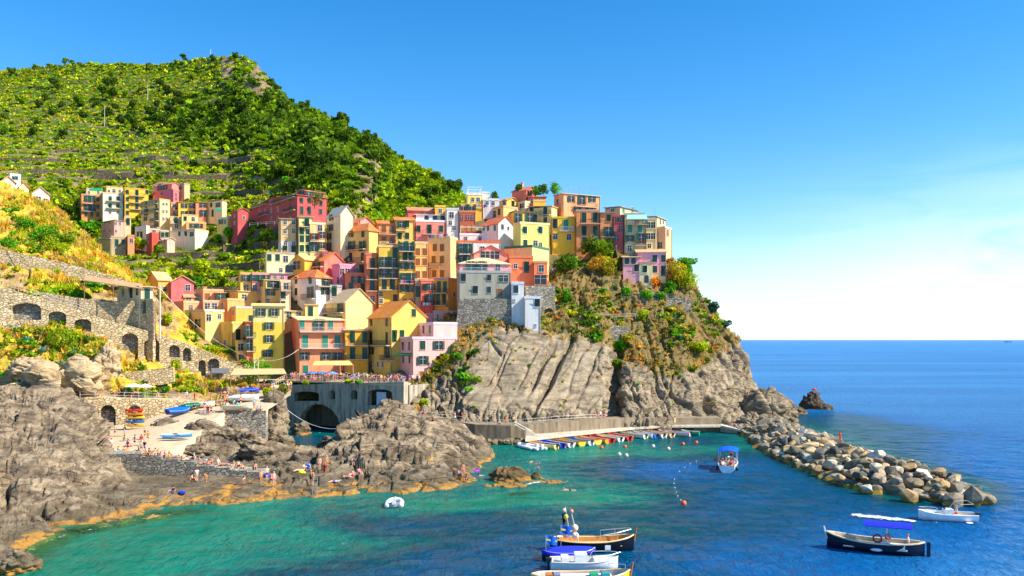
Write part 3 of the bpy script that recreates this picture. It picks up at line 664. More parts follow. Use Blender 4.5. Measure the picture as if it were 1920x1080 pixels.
def balcony(parent, L, depth, loc, rz, slab=None, iron=IRON, h=1.0, solid=False):
    b = MB(); b.box(-L/2, L/2, -depth, 0.02, -0.16, 0.0)
    n = max(2, int(L/1.6))
    for i in range(n): x = -L/2+0.25+(L-0.5)*i/max(1, n-1); b.box(x-0.09, x+0.09, -depth*0.8, 0.02, -0.36, -0.162)
    o = b.build('balcony', MATTE, parent, slab or rgb(206,190,164), loc=loc, rot=(0, 0, rz))
    r = MB()
    for (p, q) in (((-L/2+.04, -depth+.05), (L/2-.04, -depth+.05)), ((-L/2+.04, -depth+.05), (-L/2+.04, 0)), ((L/2-.04, -depth+.05), (L/2-.04, 0))):
        r.bar((*p, h), (*q, h), 0.06); r.bar((*p, 0.12), (*q, 0.12), 0.04)
        m = max(1, int(math.dist(p, q)/0.22))
        for i in range(m+1):
            t = i/m; x, y = p[0]+(q[0]-p[0])*t, p[1]+(q[1]-p[1])*t; r.bar((x, y, 0.0), (x, y, h), 0.028)
    if solid: r = MB(); r.box(-L/2, L/2, -depth, -depth+0.12, 0, h*0.9); r.box(-L/2, -L/2+.12, -depth+.121, 0, 0, h*0.9); r.box(L/2-.12, L/2, -depth+.121, 0, 0, h*0.9)
    r.build('railing', METAL if not solid else MATTE, o, iron if not solid else (slab or rgb(206,190,164)))
    return o
LAUNDRY = [rgb(236,236,240), rgb(210,60,50), rgb(60,90,170), rgb(236,210,120), rgb(200,150,180), rgb(90,160,190), rgb(240,240,236), rgb(40,50,80)]
def laundry(loc, rz, L, label, n=None):
    o = empty('laundry_line', loc, rz); tag(o, label, 'laundry', 'laundry hung out on the houses')
    b = MB(); b.tube([(-L/2, 0, 0), (0, 0, -0.05), (L/2, 0, 0)], 0.02, 4); b.build('line', CLOTH, o, rgb(220,220,220))
    x = -L/2+0.15
    while x < L/2-0.3:
        w = R.uniform(0.35, 0.8); h = R.uniform(0.5, 1.0); c = MB(); N = 4
        V = [(x+w*i/N, 0.05*math.sin(i*1.9+x), z) for z in (0, -h/2, -h) for i in range(N+1)]; V += [(a, b_+0.012, c_) for a, b_, c_ in V]
        F = [(r*(N+1)+i, r*(N+1)+i+1, (r+1)*(N+1)+i+1, (r+1)*(N+1)+i) for r in range(2) for i in range(N)]; F += [tuple(reversed([q+15 for q in f])) for f in F]
        c.add(V, F); c.build('cloth', CLOTH, o, R.choice(LAUNDRY)); x += w+R.uniform(0.05, 0.2)
    return o
HOUSES = {}
def house(crop, xl, xc, xr, yt, yb, th=None, wall=(240,205,140), roof='f', rc=(196,150,110), w='', label='', D=None, k=1.0, shut=GREEN, trim=None, rise=None, found=6.0, depth=8.0, base=None, chim=0, name='house', cat='house', group=None, over=0.35, wallmat=None):
    ox, oy = CROP.get(crop, (0, 0)); s = 4.5 if crop in CROP else 1.0
    fx = lambda v: ox+v/s
    fy = lambda v: oy+v/s
    if th is not None and th >= 62 and (xr-xc)/s < 5: th = None
    if th is None: xr = xc; xc = xl
    xl_, xc_, xr_, yt_, yb_ = fx(xl), fx(xc), fx(xr), fy(yt), fy(yb)
    if D is None: D = vD(min(yb_, 712))
    if 255 < D: D *= 0.965
    kc = (xc_-CX)/FPX; Cx = kc*D
    if th is None: t = -math.atan(kc)+0.06
    else: t = math.radians(th)
    c, sn = math.cos(t), math.sin(t); kr = (xr_-CX)/FPX; kl = (xl_-CX)/FPX
    Lr = (kr*D-Cx)/(c-kr*sn) if xr > xc else depth
    Ll = (Cx-kl*D)/(sn+kl*c) if xl < xc else depth
    if not 0.5 < Lr < 60 or not 0.5 < Ll < 60: print('BAD', label, Lr, Ll)
    Lr = max(0.6, min(Lr, 45)); Ll = max(0.6, min(Ll, 45))
    zt = EYE-(yt_-HZ)/FPX*D; zb = EYE-(yb_-HZ)/FPX*D; H = zt-zb
    root = empty(name, (Cx, D, zb), t); root['label'] = label; root['category'] = cat
    if group: root['group'] = group
    col = rgb(*wall); col = (min(1, col[0]*.96+.085), col[1]*.9+.07, col[2]*.78+.045, 1); rcol = rgb(*rc)
    z0 = -found
    # walls (with gable ends where the roof has them)
    b = MB(); rise_v = 0.0
    if roof in ('gr', 'gl', 'h'):
        span = Lr if roof == 'gr' else (Ll if roof == 'gl' else min(Lr, Ll)); rise_v = rise if rise is not None else span*0.24
    V = [(0,0,z0),(Lr,0,z0),(Lr,Ll,z0),(0,Ll,z0),(0,0,H),(Lr,0,H),(Lr,Ll,H),(0,Ll,H)]
    F = [(0,1,5,4),(1,2,6,5),(2,3,7,6),(3,0,4,7),(4,5,6,7)]
    if roof == 'gr': V += [(Lr/2,0,H+rise_v),(Lr/2,Ll,H+rise_v)]; F += [(4,5,8),(6,7,9)]
    if roof == 'gl': V += [(0,Ll/2,H+rise_v),(Lr,Ll/2,H+rise_v)]; F += [(7,4,8),(5,6,9)]
    b.add(V, F); b.build('wall', wallmat or PLASTER, root, col)
    if base:                                # a plinth or a lower band of another colour
        hb, cb = base; q = MB(); q.box(-0.03, Lr+0.03, -0.03, Ll+0.03, z0, hb); q.build('plinth', PLASTER, root, rgb(*cb))
    # roof
    e = over; q = MB(); th_ = 0.16
    def slab(pts):
        n = len(pts); q.add([(x, y, z+0.02) for x, y, z in pts]+[(x, y, z+0.02+th_) for x, y, z in pts], [tuple(reversed(range(n))), tuple(range(n, 2*n))]+[(i, (i+1) % n, (i+1) % n+n, i+n) for i in range(n)])
    if roof == 'gr':
        kk = rise_v/(Lr/2); slab([(-e,-e,H-e*kk),(Lr/2,-e,H+rise_v),(Lr/2,Ll+e,H+rise_v),(-e,Ll+e,H-e*kk)]); slab([(Lr/2,-e,H+rise_v),(Lr+e,-e,H-e*kk),(Lr+e,Ll+e,H-e*kk),(Lr/2,Ll+e,H+rise_v)])
    elif roof == 'gl':
        kk = rise_v/(Ll/2); slab([(-e,-e,H-e*kk),(Lr+e,-e,H-e*kk),(Lr+e,Ll/2,H+rise_v),(-e,Ll/2,H+rise_v)]); slab([(-e,Ll/2,H+rise_v),(Lr+e,Ll/2,H+rise_v),(Lr+e,Ll+e,H-e*kk),(-e,Ll+e,H-e*kk)])
    elif roof == 'h':
        m = min(Lr, Ll)/2; a1, a2 = (m, Ll/2), (Lr-m, Ll/2)
        if Ll > Lr: a1, a2 = (Lr/2, m), (Lr/2, Ll-m)
        if abs(Lr-Ll) < 0.4: a2 = (a1[0]+0.2, a1[1])
        A = [(-e,-e,H-e*.4),(Lr+e,-e,H-e*.4),(Lr+e,Ll+e,H-e*.4),(-e,Ll+e,H-e*.4)]; r1, r2 = (*a1, H+rise_v), (*a2, H+rise_v)
        if Lr >= Ll: slab([A[0],A[1],r2,r1]); slab([A[1],A[2],r2]); slab([A[2],A[3],r1,r2]); slab([A[3],A[0],r1])
        else: slab([A[0],A[1],r1]); slab([A[1],A[2],r2,r1]); slab([A[2],A[3],r2]); slab([A[3],A[0],r1,r2])
    elif roof == 's':                       # low mono-pitch slab that overhangs
        r_ = rise if rise is not None else 0.5; slab([(-e,-e,H),(Lr+e,-e,H),(Lr+e,Ll+e,H+r_),(-e,Ll+e,H+r_)])
    elif roof == 'f':                       # flat terrace with a parapet
        q.box(-0.08, Lr+0.08, -0.08, Ll+0.08, H+0.01, H+0.14)
        for x0, x1, y0, y1 in ((-0.05,Lr+0.05,-0.05,0.2),(-0.05,Lr+0.05,Ll-0.2,Ll+0.05),(-0.05,0.2,0.2,Ll-0.2),(Lr-0.2,Lr+0.05,0.2,Ll-0.2)): q.box(x0, x1, y0, y1, H+0.14, H+0.55)
    ro = q.build('roof', ROOF if roof != 'f' else MATTE, root, rcol)
    for i in range(chim):
        cxx, cyy = Lr*R.uniform(.2, .8), Ll*R.uniform(.3, .7); g = MB(); g.box(cxx-.3, cxx+.3, cyy-.25, cyy+.25, H, H+rise_v+1.1); g.box(cxx-.4, cxx+.4, cyy-.35, cyy+.35, H+rise_v+1.102, H+rise_v+1.25); g.build('chimney', PLASTER, ro, rgb(206,160,120))
    info = dict(root=root, Lr=Lr, Ll=Ll, H=H, C=(Cx, D), t=t, zb=zb, col=col); HOUSES[label] = info
    def hit(px, py, face):
        dx, dz = (px-CX)/FPX, -(py-HZ)/FPX; nx, ny = (sn, -c) if face == 'R' else (-c, -sn)
        tt = (Cx*nx+D*ny)/(dx*nx+ny); X, Y, Z = dx*tt, tt, EYE+dz*tt
        uu = (X-Cx)*c+(Y-D)*sn if face == 'R' else -(X-Cx)*sn+(Y-D)*c
        return uu, Z-zb
    for item in w.split(';'):
        item = item.strip()
        if not item: continue
        f = item.split()
        if f[0] in ('B', 'S', 'L'):
            x0, x1 = [float(v) for v in f[1].rsplit('-', 1)]; y = fy(float(f[2])); X0, X1 = fx(x0), fx(x1); face = 'R' if (x0+x1)/2 >= xc else 'L'
            u0, z = hit(X0, y, face); u1, _ = hit(X1, y, face); u0, u1 = sorted((u0, u1)); L = max(0.8, u1-u0); um = (u0+u1)/2
            if f[0] == 'L':
                if face == 'R': wx, wy = Cx+c*um+sn*0.9, D+sn*um-c*0.9; a = t
                else: wx, wy = Cx-sn*um-c*0.9, D+c*um-sn*0.9; a = t-math.pi/2
                laundry((wx, wy, zb+z), a, L, 'laundry drying on a line on the '+f[3].replace('_', ' ')); continue
            dep = min(1.0, 0.5+L*0.12)
            loc, rz = ((um, 0, z), 0) if face == 'R' else ((0, um, z), -math.pi/2)
            balcony(root, L, dep, loc, rz, iron=rgb(*eval(f[3])) if len(f) > 3 else IRON, solid=f[0] == 'S', slab=col if f[0] == 'S' else None)
        else:
            for xs in f[1].split(','):
                for ys in f[2].split(','):
                    face = 'R' if float(xs) >= xc else 'L'; uu, z = hit(fx(float(xs)), fy(float(ys)), face)
                    lim = Lr if face == 'R' else Ll; ww = SIZES[f[0]][0]*k/2+0.15; uu = min(max(uu, min(ww, lim/2)), max(lim-ww, lim/2))
                    kk_ = k*(float(f[3]) if len(f) > 3 else 1.0)
                    window(root, f[0], (uu, -0.005, z) if face == 'R' else (-0.005, uu, z), 0 if face == 'R' else -math.pi/2, shut, trim or (WHITEP if f[0] in 'nNuD' and len(label) % 3 else tuple(min(1, v*1.15+.03) for v in col[:3])+(1,)), kk_*1.2)
    return info
h = house
ORG, YLW, PNK, CRM, WHT = (232,140,58), (238,190,44), (232,140,140), (240,208,146), (226,220,210)
# --- hamlet up the valley
h('A',235,412,420,205,405,72,ORG,'f',(190,150,110),'g 275,325,375 370;g 375 240,305;O 290,325 237,315;B 250-350 275;B 250-350 340','orange house with black balconies, leftmost of the valley hamlet',318)
h('A',280,415,425,155,205,72,(236,186,130),'f',(200,170,130),'n 300,380 185','peach rooftop storey with a green awning above the orange hamlet house',323)
h('A',415,590,600,190,400,74,WHT,'f',(220,190,150),'g 480,545 235,295;n 480,545 350;B 450-570 255;B 450-570 315','white four storey house beside the leftmost orange house',317)
h('A',450,588,597,142,190,74,(240,206,150),'f',(220,180,130),'N 512 172;n 470,560 172','cream rooftop storey on the white hamlet house',323)
h('A',600,805,815,150,410,72,(238,186,28),'f',(214,160,60),'g 625 180,240,300,355;G 705 190,248,308;g 790 180;B 645-770 210;B 645-770 268;B 655-740 325','tall bright yellow house next to the white hamlet house',319)
h('A',840,1010,1062,165,275,62,(226,100,124),'f',(226,130,100),'N 845,915 188;n 1035 200,235','pink house with a stepped top, behind the cream hamlet block',324)
h('A',850,1000,1056,112,165,62,(230,120,130),'gr',(214,136,80),'O 900,945 142','pink top storey under an orange roof, highest of the hamlet',328)
h('A',1058,1105,1152,115,220,55,(206,176,136),'f',(190,160,120),'N 1078 140','bare beige house right of the pink hamlet top',331)
h('A',740,895,985,245,500,52,CRM,'f',(214,170,110),'G 785,870 285;O 785,870 350;o 780 405;O 870 412,472;n 928,955 282,345,405;B 745-890 305;B 745-890 368;B 830-892 432;B 815-895 492;L 830-890 415 cream_hamlet_block','tall cream five storey block in the middle of the hamlet',301)
h('A',990,1045,1052,275,400,74,(222,170,120),'f',(200,150,110),'N 1020 300,360;B 992-1048 325;B 992-1048 385;L 995-1045 310 narrow_tan_hamlet_house','narrow tan house with laundry squeezed beside the cream block',307)
h('A',1052,1195,1202,265,380,74,(238,184,40),'s',(206,150,110),'o 1105,1170 297;o 1105,1172 360','yellow house with a flat eave, right of the cream hamlet block',306)
h('A',1202,1290,1298,265,375,74,(236,128,96),'s',(206,150,110),'o 1262 292;O 1265 360','salmon house between the yellow and the cream hamlet houses',306)
h('A',1298,1420,1465,250,380,60,(244,214,160),'s',(214,170,120),'g 1333 290;o 1390 290;G 1345 360','cream house at the right end of the hamlet top row',305)
h('A',405,510,600,420,555,45,(236,158,148),'s',(196,140,100),'w 432,480 442,508 .6;n 525,560 445;n 530 510','small pink house with a terrace below the orange hamlet house',293,chim=1)
h('A',362,480,500,575,625,55,(190,160,120),'s',(236,226,214),'','low shed with a white canopy at the foot of the hamlet',288)
h('A',488,615,628,562,640,70,(176,158,130),'f',(196,170,130),'G 535 610;g 590 600','low grey stone house at the foot of the hamlet',288)
h('A',628,684,690,552,625,70,(232,134,90),'f',(210,150,100),'N 658 590','tiny orange house beside the low grey stone house',287)
h('A',690,785,812,475,585,60,(234,224,206),'f',(240,232,220),'G 715,745 545','white terrace house left of the small red hamlet house',291)
h('A',768,832,890,532,620,40,(204,44,44),'f',(214,90,70),'n 798 552,605','small red house at the foot of the hamlet',286)
h('A',888,960,1026,580,655,45,(240,180,170),'gr',(230,210,180),'N 912,940 598','small pale pink house with a white gable, lowest of the hamlet',283)
h('A',905,975,988,512,570,65,(186,176,150),'f',(206,190,160),'g 915,960 540','grey lean house between the small red house and the long white house',291)
h('A',988,1195,1310,502,580,62,(234,220,196),'f',(226,200,160),'g 1065,1120 532;W 1175 535 .7','long low white house at the right foot of the hamlet',289)
h('A',1122,1290,1305,440,505,70,(236,150,84),'f',(226,180,110),'o 1178,1235 466','low orange house above the long white hamlet house',295)
h('A',1085,1220,1228,377,445,72,(240,208,140),'f',(214,170,110),'g 1112 405;N 1180 410','small cream house below the yellow hamlet house',299)
h('A',985,1080,1088,395,505,72,(214,186,140),'f',(206,176,130),'G 1035 420;N 1040 470;B 990-1080 445','beige house with a terrace balcony beside the tall cream block',300)
h('A',1380,1470,1500,398,485,55,(238,206,110),'f',(240,230,214),'o 1415 432;N 1450 432','little yellow house with a white roof terrace left of the crimson annex',291)
h('A',1500,1553,1648,335,475,40,(186,52,70),'gr',(206,120,80),'n 1530 380,440;n 1608 395','small crimson annex left of the crimson palace',286)
h('B',-65,345,600,160,415,38,(188,54,74),'gl',(196,110,84),'N 185 280,360;G 290 210,288;N 128 220,290,365;N 75 300;N 30 250,310;N 290 365;g 385,450 205;G 385,450 290;g 545 230,300;B 150-340 240;B -20-100 275;B 250-340 312;B 40-110 345','long crimson palace with cream balconies above the village',266,rise=2.0,chim=3,found=14)
h('B',345,430,580,128,175,38,(196,70,90),'gl',(200,130,90),'o 365,395 140;o 445,490,540 150','set-back attic storey with green shutters on the crimson palace',272,rise=1.0)
# --- upper left of the main village
h('B',205,340,357,362,660,62,(208,176,122),'s',(186,160,130),'n 245,318 390,465;n 250,318 570;g 245,318 615','old bare beige house, leftmost of the upper terrace row',None,base=(3.4,(220,210,196)))
h('B',357,480,492,345,668,62,(238,222,148),'s',(196,170,130),'g 387,437 465,530,610;G 430 400;B 360-445 425','pale yellow house with green shutters beside the old beige house',None)
h('B',450,590,602,405,645,64,(240,206,140),'f',(240,214,160),'r 490 510;O 490 595;r 560 500,585;B 455-527 550;B 525-600 630;N 540 440','cream house with dark red shutters and a roof terrace',None)
h('B',597,708,825,325,645,42,(242,222,176),'gr',(190,180,166),'r 637 350,435;r 622 510,590','tall cream house with a grey gable roof above the yellow hip roofed house',None,rise=2.4)
h('B',700,865,992,392,450,45,(232,146,150),'gr',(214,120,70),'N 750,800 415','pink house behind the yellow hip roofed house',None,rise=1.6,chim=1)
h('B',640,948,1032,458,745,52,(240,196,104),'h',(228,124,52),'g 812,903 488;r 690 490;O 810,900 592;G 800,900 690;b 685 593;N 780 490;B 770-930 630;B 760-920 735','large yellow house with an orange hip roof in the village centre',None,chim=1,rise=2.0)
h('B',90,325,345,655,820,68,(240,224,170),'f',(186,160,130),'g 100,182 688;n 210 795;a 265,310 780 .8;N 250 700','pale cream cube house under the upper terrace row',None,chim=2)
h('B',310,410,560,705,825,55,(238,176,40),'gl',(222,184,120),'W 345 755 .9','ochre house with a tan roof behind the coral house',None,rise=1.2)
h('B',410,575,742,715,840,48,(236,110,100),'gr',(234,130,60),'O 460,515 745;n 535 800;B 412-572 778','coral house with an orange roof and pink gable',None,rise=2.2)
h('B',640,705,858,755,930,40,(218,138,176),'f',(226,150,170),'N 720,770 808;N 700 880;N 760 885','mauve flat roofed house right of the coral gable',None)
h('B',752,925,938,832,1005,70,(232,108,76),'f',(226,130,90),'o 843,905 875;G 800,910 945;B 748-932 998;L 752-820 970 coral_house_under_the_mauve_one','coral house in front of the mauve one with laundry below',None)
h('B',818,925,936,755,830,70,(238,150,60),'f',(226,150,100),'N 845 800;G 890 790;B 815-930 828 (150,60,60)','orange top storey beside the mauve house',None)
h('B',925,1025,1035,665,1085,72,(226,112,72),'f',(214,120,90),'G 982 738,835,925;N 982 1035;B 930-1028 778;B 930-1028 872;B 930-1028 968','narrow tall coral house left of the two golden towers',None)
h('B',1032,1200,1210,600,1090,72,(238,186,50),'f',(226,190,120),'O 1080,1150 727,825;G 1083,1150 912;n 1055 995,1055;G 1185 1045;G 1172 648;B 1035-1192 775;B 1035-1192 862;B 1035-1192 960','tall golden house with three balconies, left of the pair of golden towers',None)
h('B',1205,1335,1345,560,1090,74,(240,190,60),'f',(240,200,90),'G 1257,1308 683;o 1240,1300 760;O 1258,1312 862;o 1255,1300 950;O 1240,1295 595;n 1255,1310 1055;B 1210-1335 715;B 1210-1335 905;B 1205-1335 635;L 1215-1330 880 golden_tower','tall golden house with laundry, right of the pair of golden towers',None)
h('B',1342,1448,1458,570,890,74,(240,190,126),'f',(226,190,140),'b 1363,1423 640,725,832','narrow peach house with brown shutters right of the golden towers',None)
h('B',1450,1635,1702,525,880,66,(242,196,134),'f',(236,206,160),'b 1510,1570 605;b 1500,1570 705;b 1505,1570 825;B 1455-1562 770;L 1470-1640 500 peach_house_roof','tall peach house with brown shutters and laundry on its roof',None)
h('B',1340,1395,1402,885,1100,70,(170,160,140),'f',(190,170,140),'G 1365 975','slim bare grey house below the narrow peach one',None)
h('B',1388,1495,1505,885,1150,74,(236,104,80),'f',(226,150,110),'g 1422 940;o 1480 935;O 1465 1040;B 1395-1500 1092;L 1400-1490 1070 coral_house','coral house with laundry left of the small yellow house',None)
h('B',1500,1622,1720,875,1190,60,(236,176,56),'f',(200,170,140),'G 1545,1595 935;G 1540,1590 1040;B 1495-1620 990;B 1495-1620 1092;n 1670 1000','small yellow house beside the big grey house',None)
# --- second row centre top
h('B',1030,1170,1180,400,590,72,(226,150,90),'gl',(232,120,52),'b 1080,1150 445;b 1080,1150 540;B 1035-1178 490;B 1035-1178 578;L 1035-1150 550 orange_house_under_the_tiled_roof','orange house under a long tiled roof with laundry',None,rise=1.2)
h('B',1175,1335,1348,370,575,72,(240,192,90),'gl',(234,122,50),'o 1230 410;g 1275 405;g 1212,1275 505;B 1180-1262 460','yellow house under the long tiled roof',None,rise=1.2)
h('B',1348,1600,1612,385,540,76,(236,128,120),'f',(240,226,214),'g 1370,1562 445;G 1462 452;B 1405-1548 490','salmon pink house with a white arcade on its roof',None)
h('B',1350,1600,1612,330,388,76,(232,224,222),'s',(220,210,204),'a 1440,1510,1575 362 .9','white arcaded roof pavilion over the salmon pink house',None,depth=4)
h('B',1285,1500,1512,290,340,74,(214,84,72),'gl',(206,130,90),'n 1400,1460 318','red house peeping over the white arcade',None,rise=1.4)
h('B',1510,1600,1610,262,335,74,(238,180,50),'f',(238,190,70),'n 1555 295','small yellow house peeping over beside the red one',None)
h('B',1605,1712,1722,285,500,74,(228,224,222),'f',(214,206,200),'N 1650 330;n 1670 440;n 1640 395','white house with roof terraces left of the brick red one',None)
h('B',1715,1852,1862,308,500,76,(170,68,46),'f',(206,120,80),'y 1737,1795,1842 440;n 1730,1785,1830 350','brick red house with yellow shutters',None)
# --- the headland
h('C',235,378,582,265,360,40,(240,200,120),'f',(214,170,110),'W 293 325 .8;g 343 303;n 480 300','ochre house above the white gabled house',None)
h('C',5,195,208,250,300,74,(238,190,50),'f',(226,180,100),'o 38,110 265','yellow house on the ridge at the left',None)
h('C',75,195,206,160,250,74,(244,220,120),'f',(240,230,210),'n 120,165 200','pale yellow ridge house with a white roof frame',None)
h('C',198,262,272,148,205,70,(238,232,220),'f',(226,220,210),'','plain white rooftop cube on the ridge',None)
h('C',205,340,352,205,262,74,(206,206,214),'f',(226,220,214),'n 240,290 230;L 150-260 245 ridge_terrace','low bluish house on the ridge with laundry',None)
h('C',345,405,505,205,270,48,(238,186,80),'gr',(214,150,90),'N 385 225;g 455 235','small ochre gabled house on the ridge',None,rise=1.0)
h('C',500,560,650,225,275,40,(236,206,170),'f',(230,196,150),'w 545 250 .7','low cream house right of the ochre gabled ridge house',None)
h('C',450,570,657,118,210,50,(222,106,90),'gr',(214,124,96),'g 585,612,640 140 .8','salmon gabled house, highest on the ridge',None,rise=1.2,chim=1)
h('C',585,735,750,178,240,68,(206,96,50),'s',(200,120,80),'n 620,690 210','low terracotta house on the ridge right of the salmon gable',None)
h('C',630,735,750,215,262,68,(240,190,60),'f',(240,200,110),'','low yellow wall house under the terracotta one',None)
h('C',587,785,832,258,400,60,(242,214,140),'s',(226,180,130),'g 618 290;G 732 300;g 732 375;B 690-778 332;n 640 340','cream house left of the large peach house',None)
h('C',805,880,1192,150,330,24,(240,166,120),'s',(220,190,160),'o 950,1125 195;O 1040 200;o 1000,1100 290;N 835 220;B 975-1160 255','large peach house with a roof railing, top right of the village',None,rise=0.2)
h('C',385,475,768,300,405,22,(242,204,90),'s',(150,120,90),'O 500,600 355;O 665 365;B 480-765 405','set-back yellow storey over the pale yellow house',None,rise=.3)
h('C',462,518,768,402,760,22,(240,228,118),'f',(240,220,150),'g 560,690 455;g 562 567;N 648 570;n 690 580','large pale yellow house right of the white gabled house',None,base=(5.2,(236,208,140)),trim=WHITEP)
h('C',195,330,464,402,640,42,(240,232,224),'gr',(222,110,64),'t 213,250,307 440 .75;u 368 430;u 417 442 .7','white gabled house with blue windows',None,rise=2.0)
h('C',-12,355,368,560,770,80,(236,232,232),'f',(238,110,40),'O 30,80 612;O 30,75 700;N 200 620;B 0-95 660','white house with an orange cornice below the white gabled house',None)
h('C',10,360,372,500,560,80,(226,222,226),'f',(236,232,230),'n 60,180,280 530','white roof terrace storey with a pergola',None,depth=5)
h('C',112,130,408,655,760,10,(238,140,130),'gr',(224,100,60),'W 225,302 668 .75','salmon gabled house with two big green windows',186,rise=1.9)
h('C',385,620,760,600,740,60,(240,206,130),'f',(60,120,80),'','cream terrace house under the pale yellow one',187)
h('C',8,430,442,738,818,85,(238,152,160),'h',(236,206,150),'O 105,195 768;N 330 770;B 10-440 812 (230,230,232)','pink storey with a sand coloured hip roof on the grey house',178.5,rise=1.6,depth=9)
h('C',3,440,449,816,1045,86,(150,152,146),'f',(176,170,160),'g 38 857;g 258 857 .8;w 378 865 .8;g 140 960;g 255 960 .8;b 347 985','big grey house standing on the stone bastion',176,shut=rgb(38,62,66))
h('C',430,628,638,692,830,80,(236,112,60),'f',(236,130,80),'G 572 770;n 480 760','coral house behind the grey house, with a tall dark door',182)
h('C',635,748,757,738,900,80,(238,120,70),'f',(230,130,90),'N 697 780;W 690 875 .9','coral corner house with a wide glazed ground floor',181)
h('C',447,550,556,912,1070,None,(210,216,228),'f',(214,214,222),'g 482 955;n 470 1050 .5','pale blue annex right of the grey house',174,shut=rgb(38,62,66))
h('E',1635,1770,1787,180,445,80,(214,220,230),'f',(220,220,226),'g 1742 215;n 1728 405 .5','taller pale blue tower house standing on the cliff edge',172,shut=rgb(38,62,66))
h('C',790,985,992,358,565,None,(238,186,20),'f',(226,190,60),'G 815 402;T 905 415;N 815 510;N 930 515;B 850-972 465 (226,226,226)','bright yellow house with a turquoise door above the shrubs',None,shut=rgb(40,60,44))
h('C',990,1185,1195,300,610,None,(234,140,78),'f',(196,160,130),'G 1058,1150 350;G 1058,1153 465;g 1060 535;N 1153 548;B 1025-1200 405','orange house with four tall green doors on the headland',None)
h('C',1190,1300,1308,312,620,None,(236,142,76),'s',(196,160,130),'g 1265 355;O 1265 470;g 1268 555;B 1200-1312 515','orange house with one white balcony, right of the orange one with four doors',None,depth=7)
h('C',1306,1390,1398,345,630,None,(190,44,70),'f',(190,90,80),'g 1345 370 .7;n 1378 372;N 1378 445;N 1330 525;n 1330 600','narrow crimson house on the headland',None)
h('C',1398,1570,1582,330,645,None,(176,172,142),'f',(196,190,170),'t 1445,1530 445;o 1445 528;O 1540 528;N 1440 610;B 1415-1590 410;B 1490-1578 585 (190,120,50);L 1450-1590 375 grey_green_house','grey green house with turquoise shutters and a mint awning',None)
h('C',1235,1362,1512,262,345,50,(190,184,150),'s',(150,140,120),'N 1300 300;t 1390,1465 285 .8','grey green rooftop house above the narrow crimson one',None,rise=.2)
h('C',1578,1662,1674,370,640,None,(238,214,160),'f',(226,206,170),'N 1593,1645 415;N 1592,1645 508;n 1610 590','cream house right of the grey green one',None)
h('C',1590,1670,1748,345,640,60,(236,214,166),'s',(190,180,160),'N 1700,1725 385;N 1685,1720 468;n 1700 560','cream tower house near the headland tip',None,rise=.2)
h('C',1670,1740,1797,440,660,55,(240,176,130),'f',(226,190,160),'N 1762 480;N 1700 585','peach house at the outermost end of the village row',None)
h('C',1388,1530,1545,690,860,None,(238,164,182),'s',(206,170,130),'g 1420,1475 715;g 1500 775','left wing of the lilac pink villa on the headland slope',195,rise=1.2)
h('C',1505,1750,1760,645,890,None,(238,170,190),'gl',(214,176,130),'g 1655,1730 697;g 1655 787;G 1730 800;B 1505-1632 740 (90,100,130)','lilac pink villa on the headland slope below the houses',197,base=(2.2,(236,206,140)),rise=1.0)
h('C',1525,1632,1640,745,895,None,(240,222,176),'f',(196,150,120),'g 1570 785;a 1585 868 .8','cream bay projecting from the lilac pink villa',194.5,found=1.5)
# --- lower village round the harbour square
h('D',-20,75,185,112,275,40,(238,170,84),'gl',(226,184,126),'N 30 200;n 130 190','ochre house left of the rose gabled house in the valley mouth',203)
h('D',150,185,376,128,280,28,(204,92,108),'gr',(228,180,130),'N 325 178','rose gabled house in the valley mouth',200,rise=1.6)
h('D',390,455,625,205,310,35,(240,160,110),'f',(240,170,120),'b 490,572 255;n 440 255','peach flat roofed house with brown shutters right of the rose house',None,chim=2)
h('D',630,750,922,208,310,40,(240,186,90),'s',(232,196,130),'o 660 250;N 800 260','yellow house with a cream awning roof',None)
h('D',770,860,868,65,205,None,(240,190,80),'f',(226,170,100),'o 815 97;N 817 180','small yellow house left of the rose terraced house',None)
h('D',868,1010,1018,65,205,None,(232,140,140),'f',(214,150,130),'o 885,935,985 97;N 885 180','rose terraced house behind the cream ones',None)
h('D',1015,1165,1172,58,120,None,(196,120,160),'s',(200,160,150),'n 1060,1120 90','mauve house behind the white house with the orange hip roof',None)
h('D',920,975,1108,115,335,30,(242,206,110),'s',(232,200,140),'o 1020 215;o 950 140;O 1045 150;N 945 215;B 975-1100 178;n 1000 290','yellow cream house with a covered balcony, left of the white hip roofed house',None)
h('D',1105,1192,1202,130,385,None,(240,206,176),'f',(230,196,150),'g 1130 240;g 1122 320;N 1155 165;B 1110-1196 202','narrow pale pink house left of the white hip roofed house',None)
h('D',1200,1400,1530,90,380,50,(222,214,214),'h',(238,116,46),'g 1240,1360 115;g 1240 210,315;O 1360 215;O 1490 130;o 1480 207;B 1300-1400 272;B 1405-1530 160','white house with a bright orange hip roof',None,rise=2.0)
h('D',1525,1625,1642,172,300,64,(196,184,186),'f',(196,186,176),'G 1560 205','grey terrace annex with plants right of the white hip roofed house',None)
h('D',140,290,460,305,385,40,(236,156,116),'f',(240,180,130),'n 350 345;n 200 340','low salmon roof house behind the khaki one',None)
h('D',585,660,800,285,400,40,(238,160,90),'f',(240,176,120),'n 620 320','low orange house behind the pale green yellow one',None)
h('D',210,465,632,378,640,48,(226,190,120),'f',(206,190,170),'w 285,410 478 1.1;N 500 430;n 590 420','khaki block with a large barred window by the arch wall',None)
h('D',640,730,892,352,480,38,(238,176,70),'f',(200,190,180),'n 680,710 390;g 855 440','yellow house with a steel roof deck',None)
h('D',455,697,796,482,690,46,(226,190,96),'f',(238,200,110),'G 748 575;n 640 640','plain mustard block below the khaki one',None,trim=WHITEP)
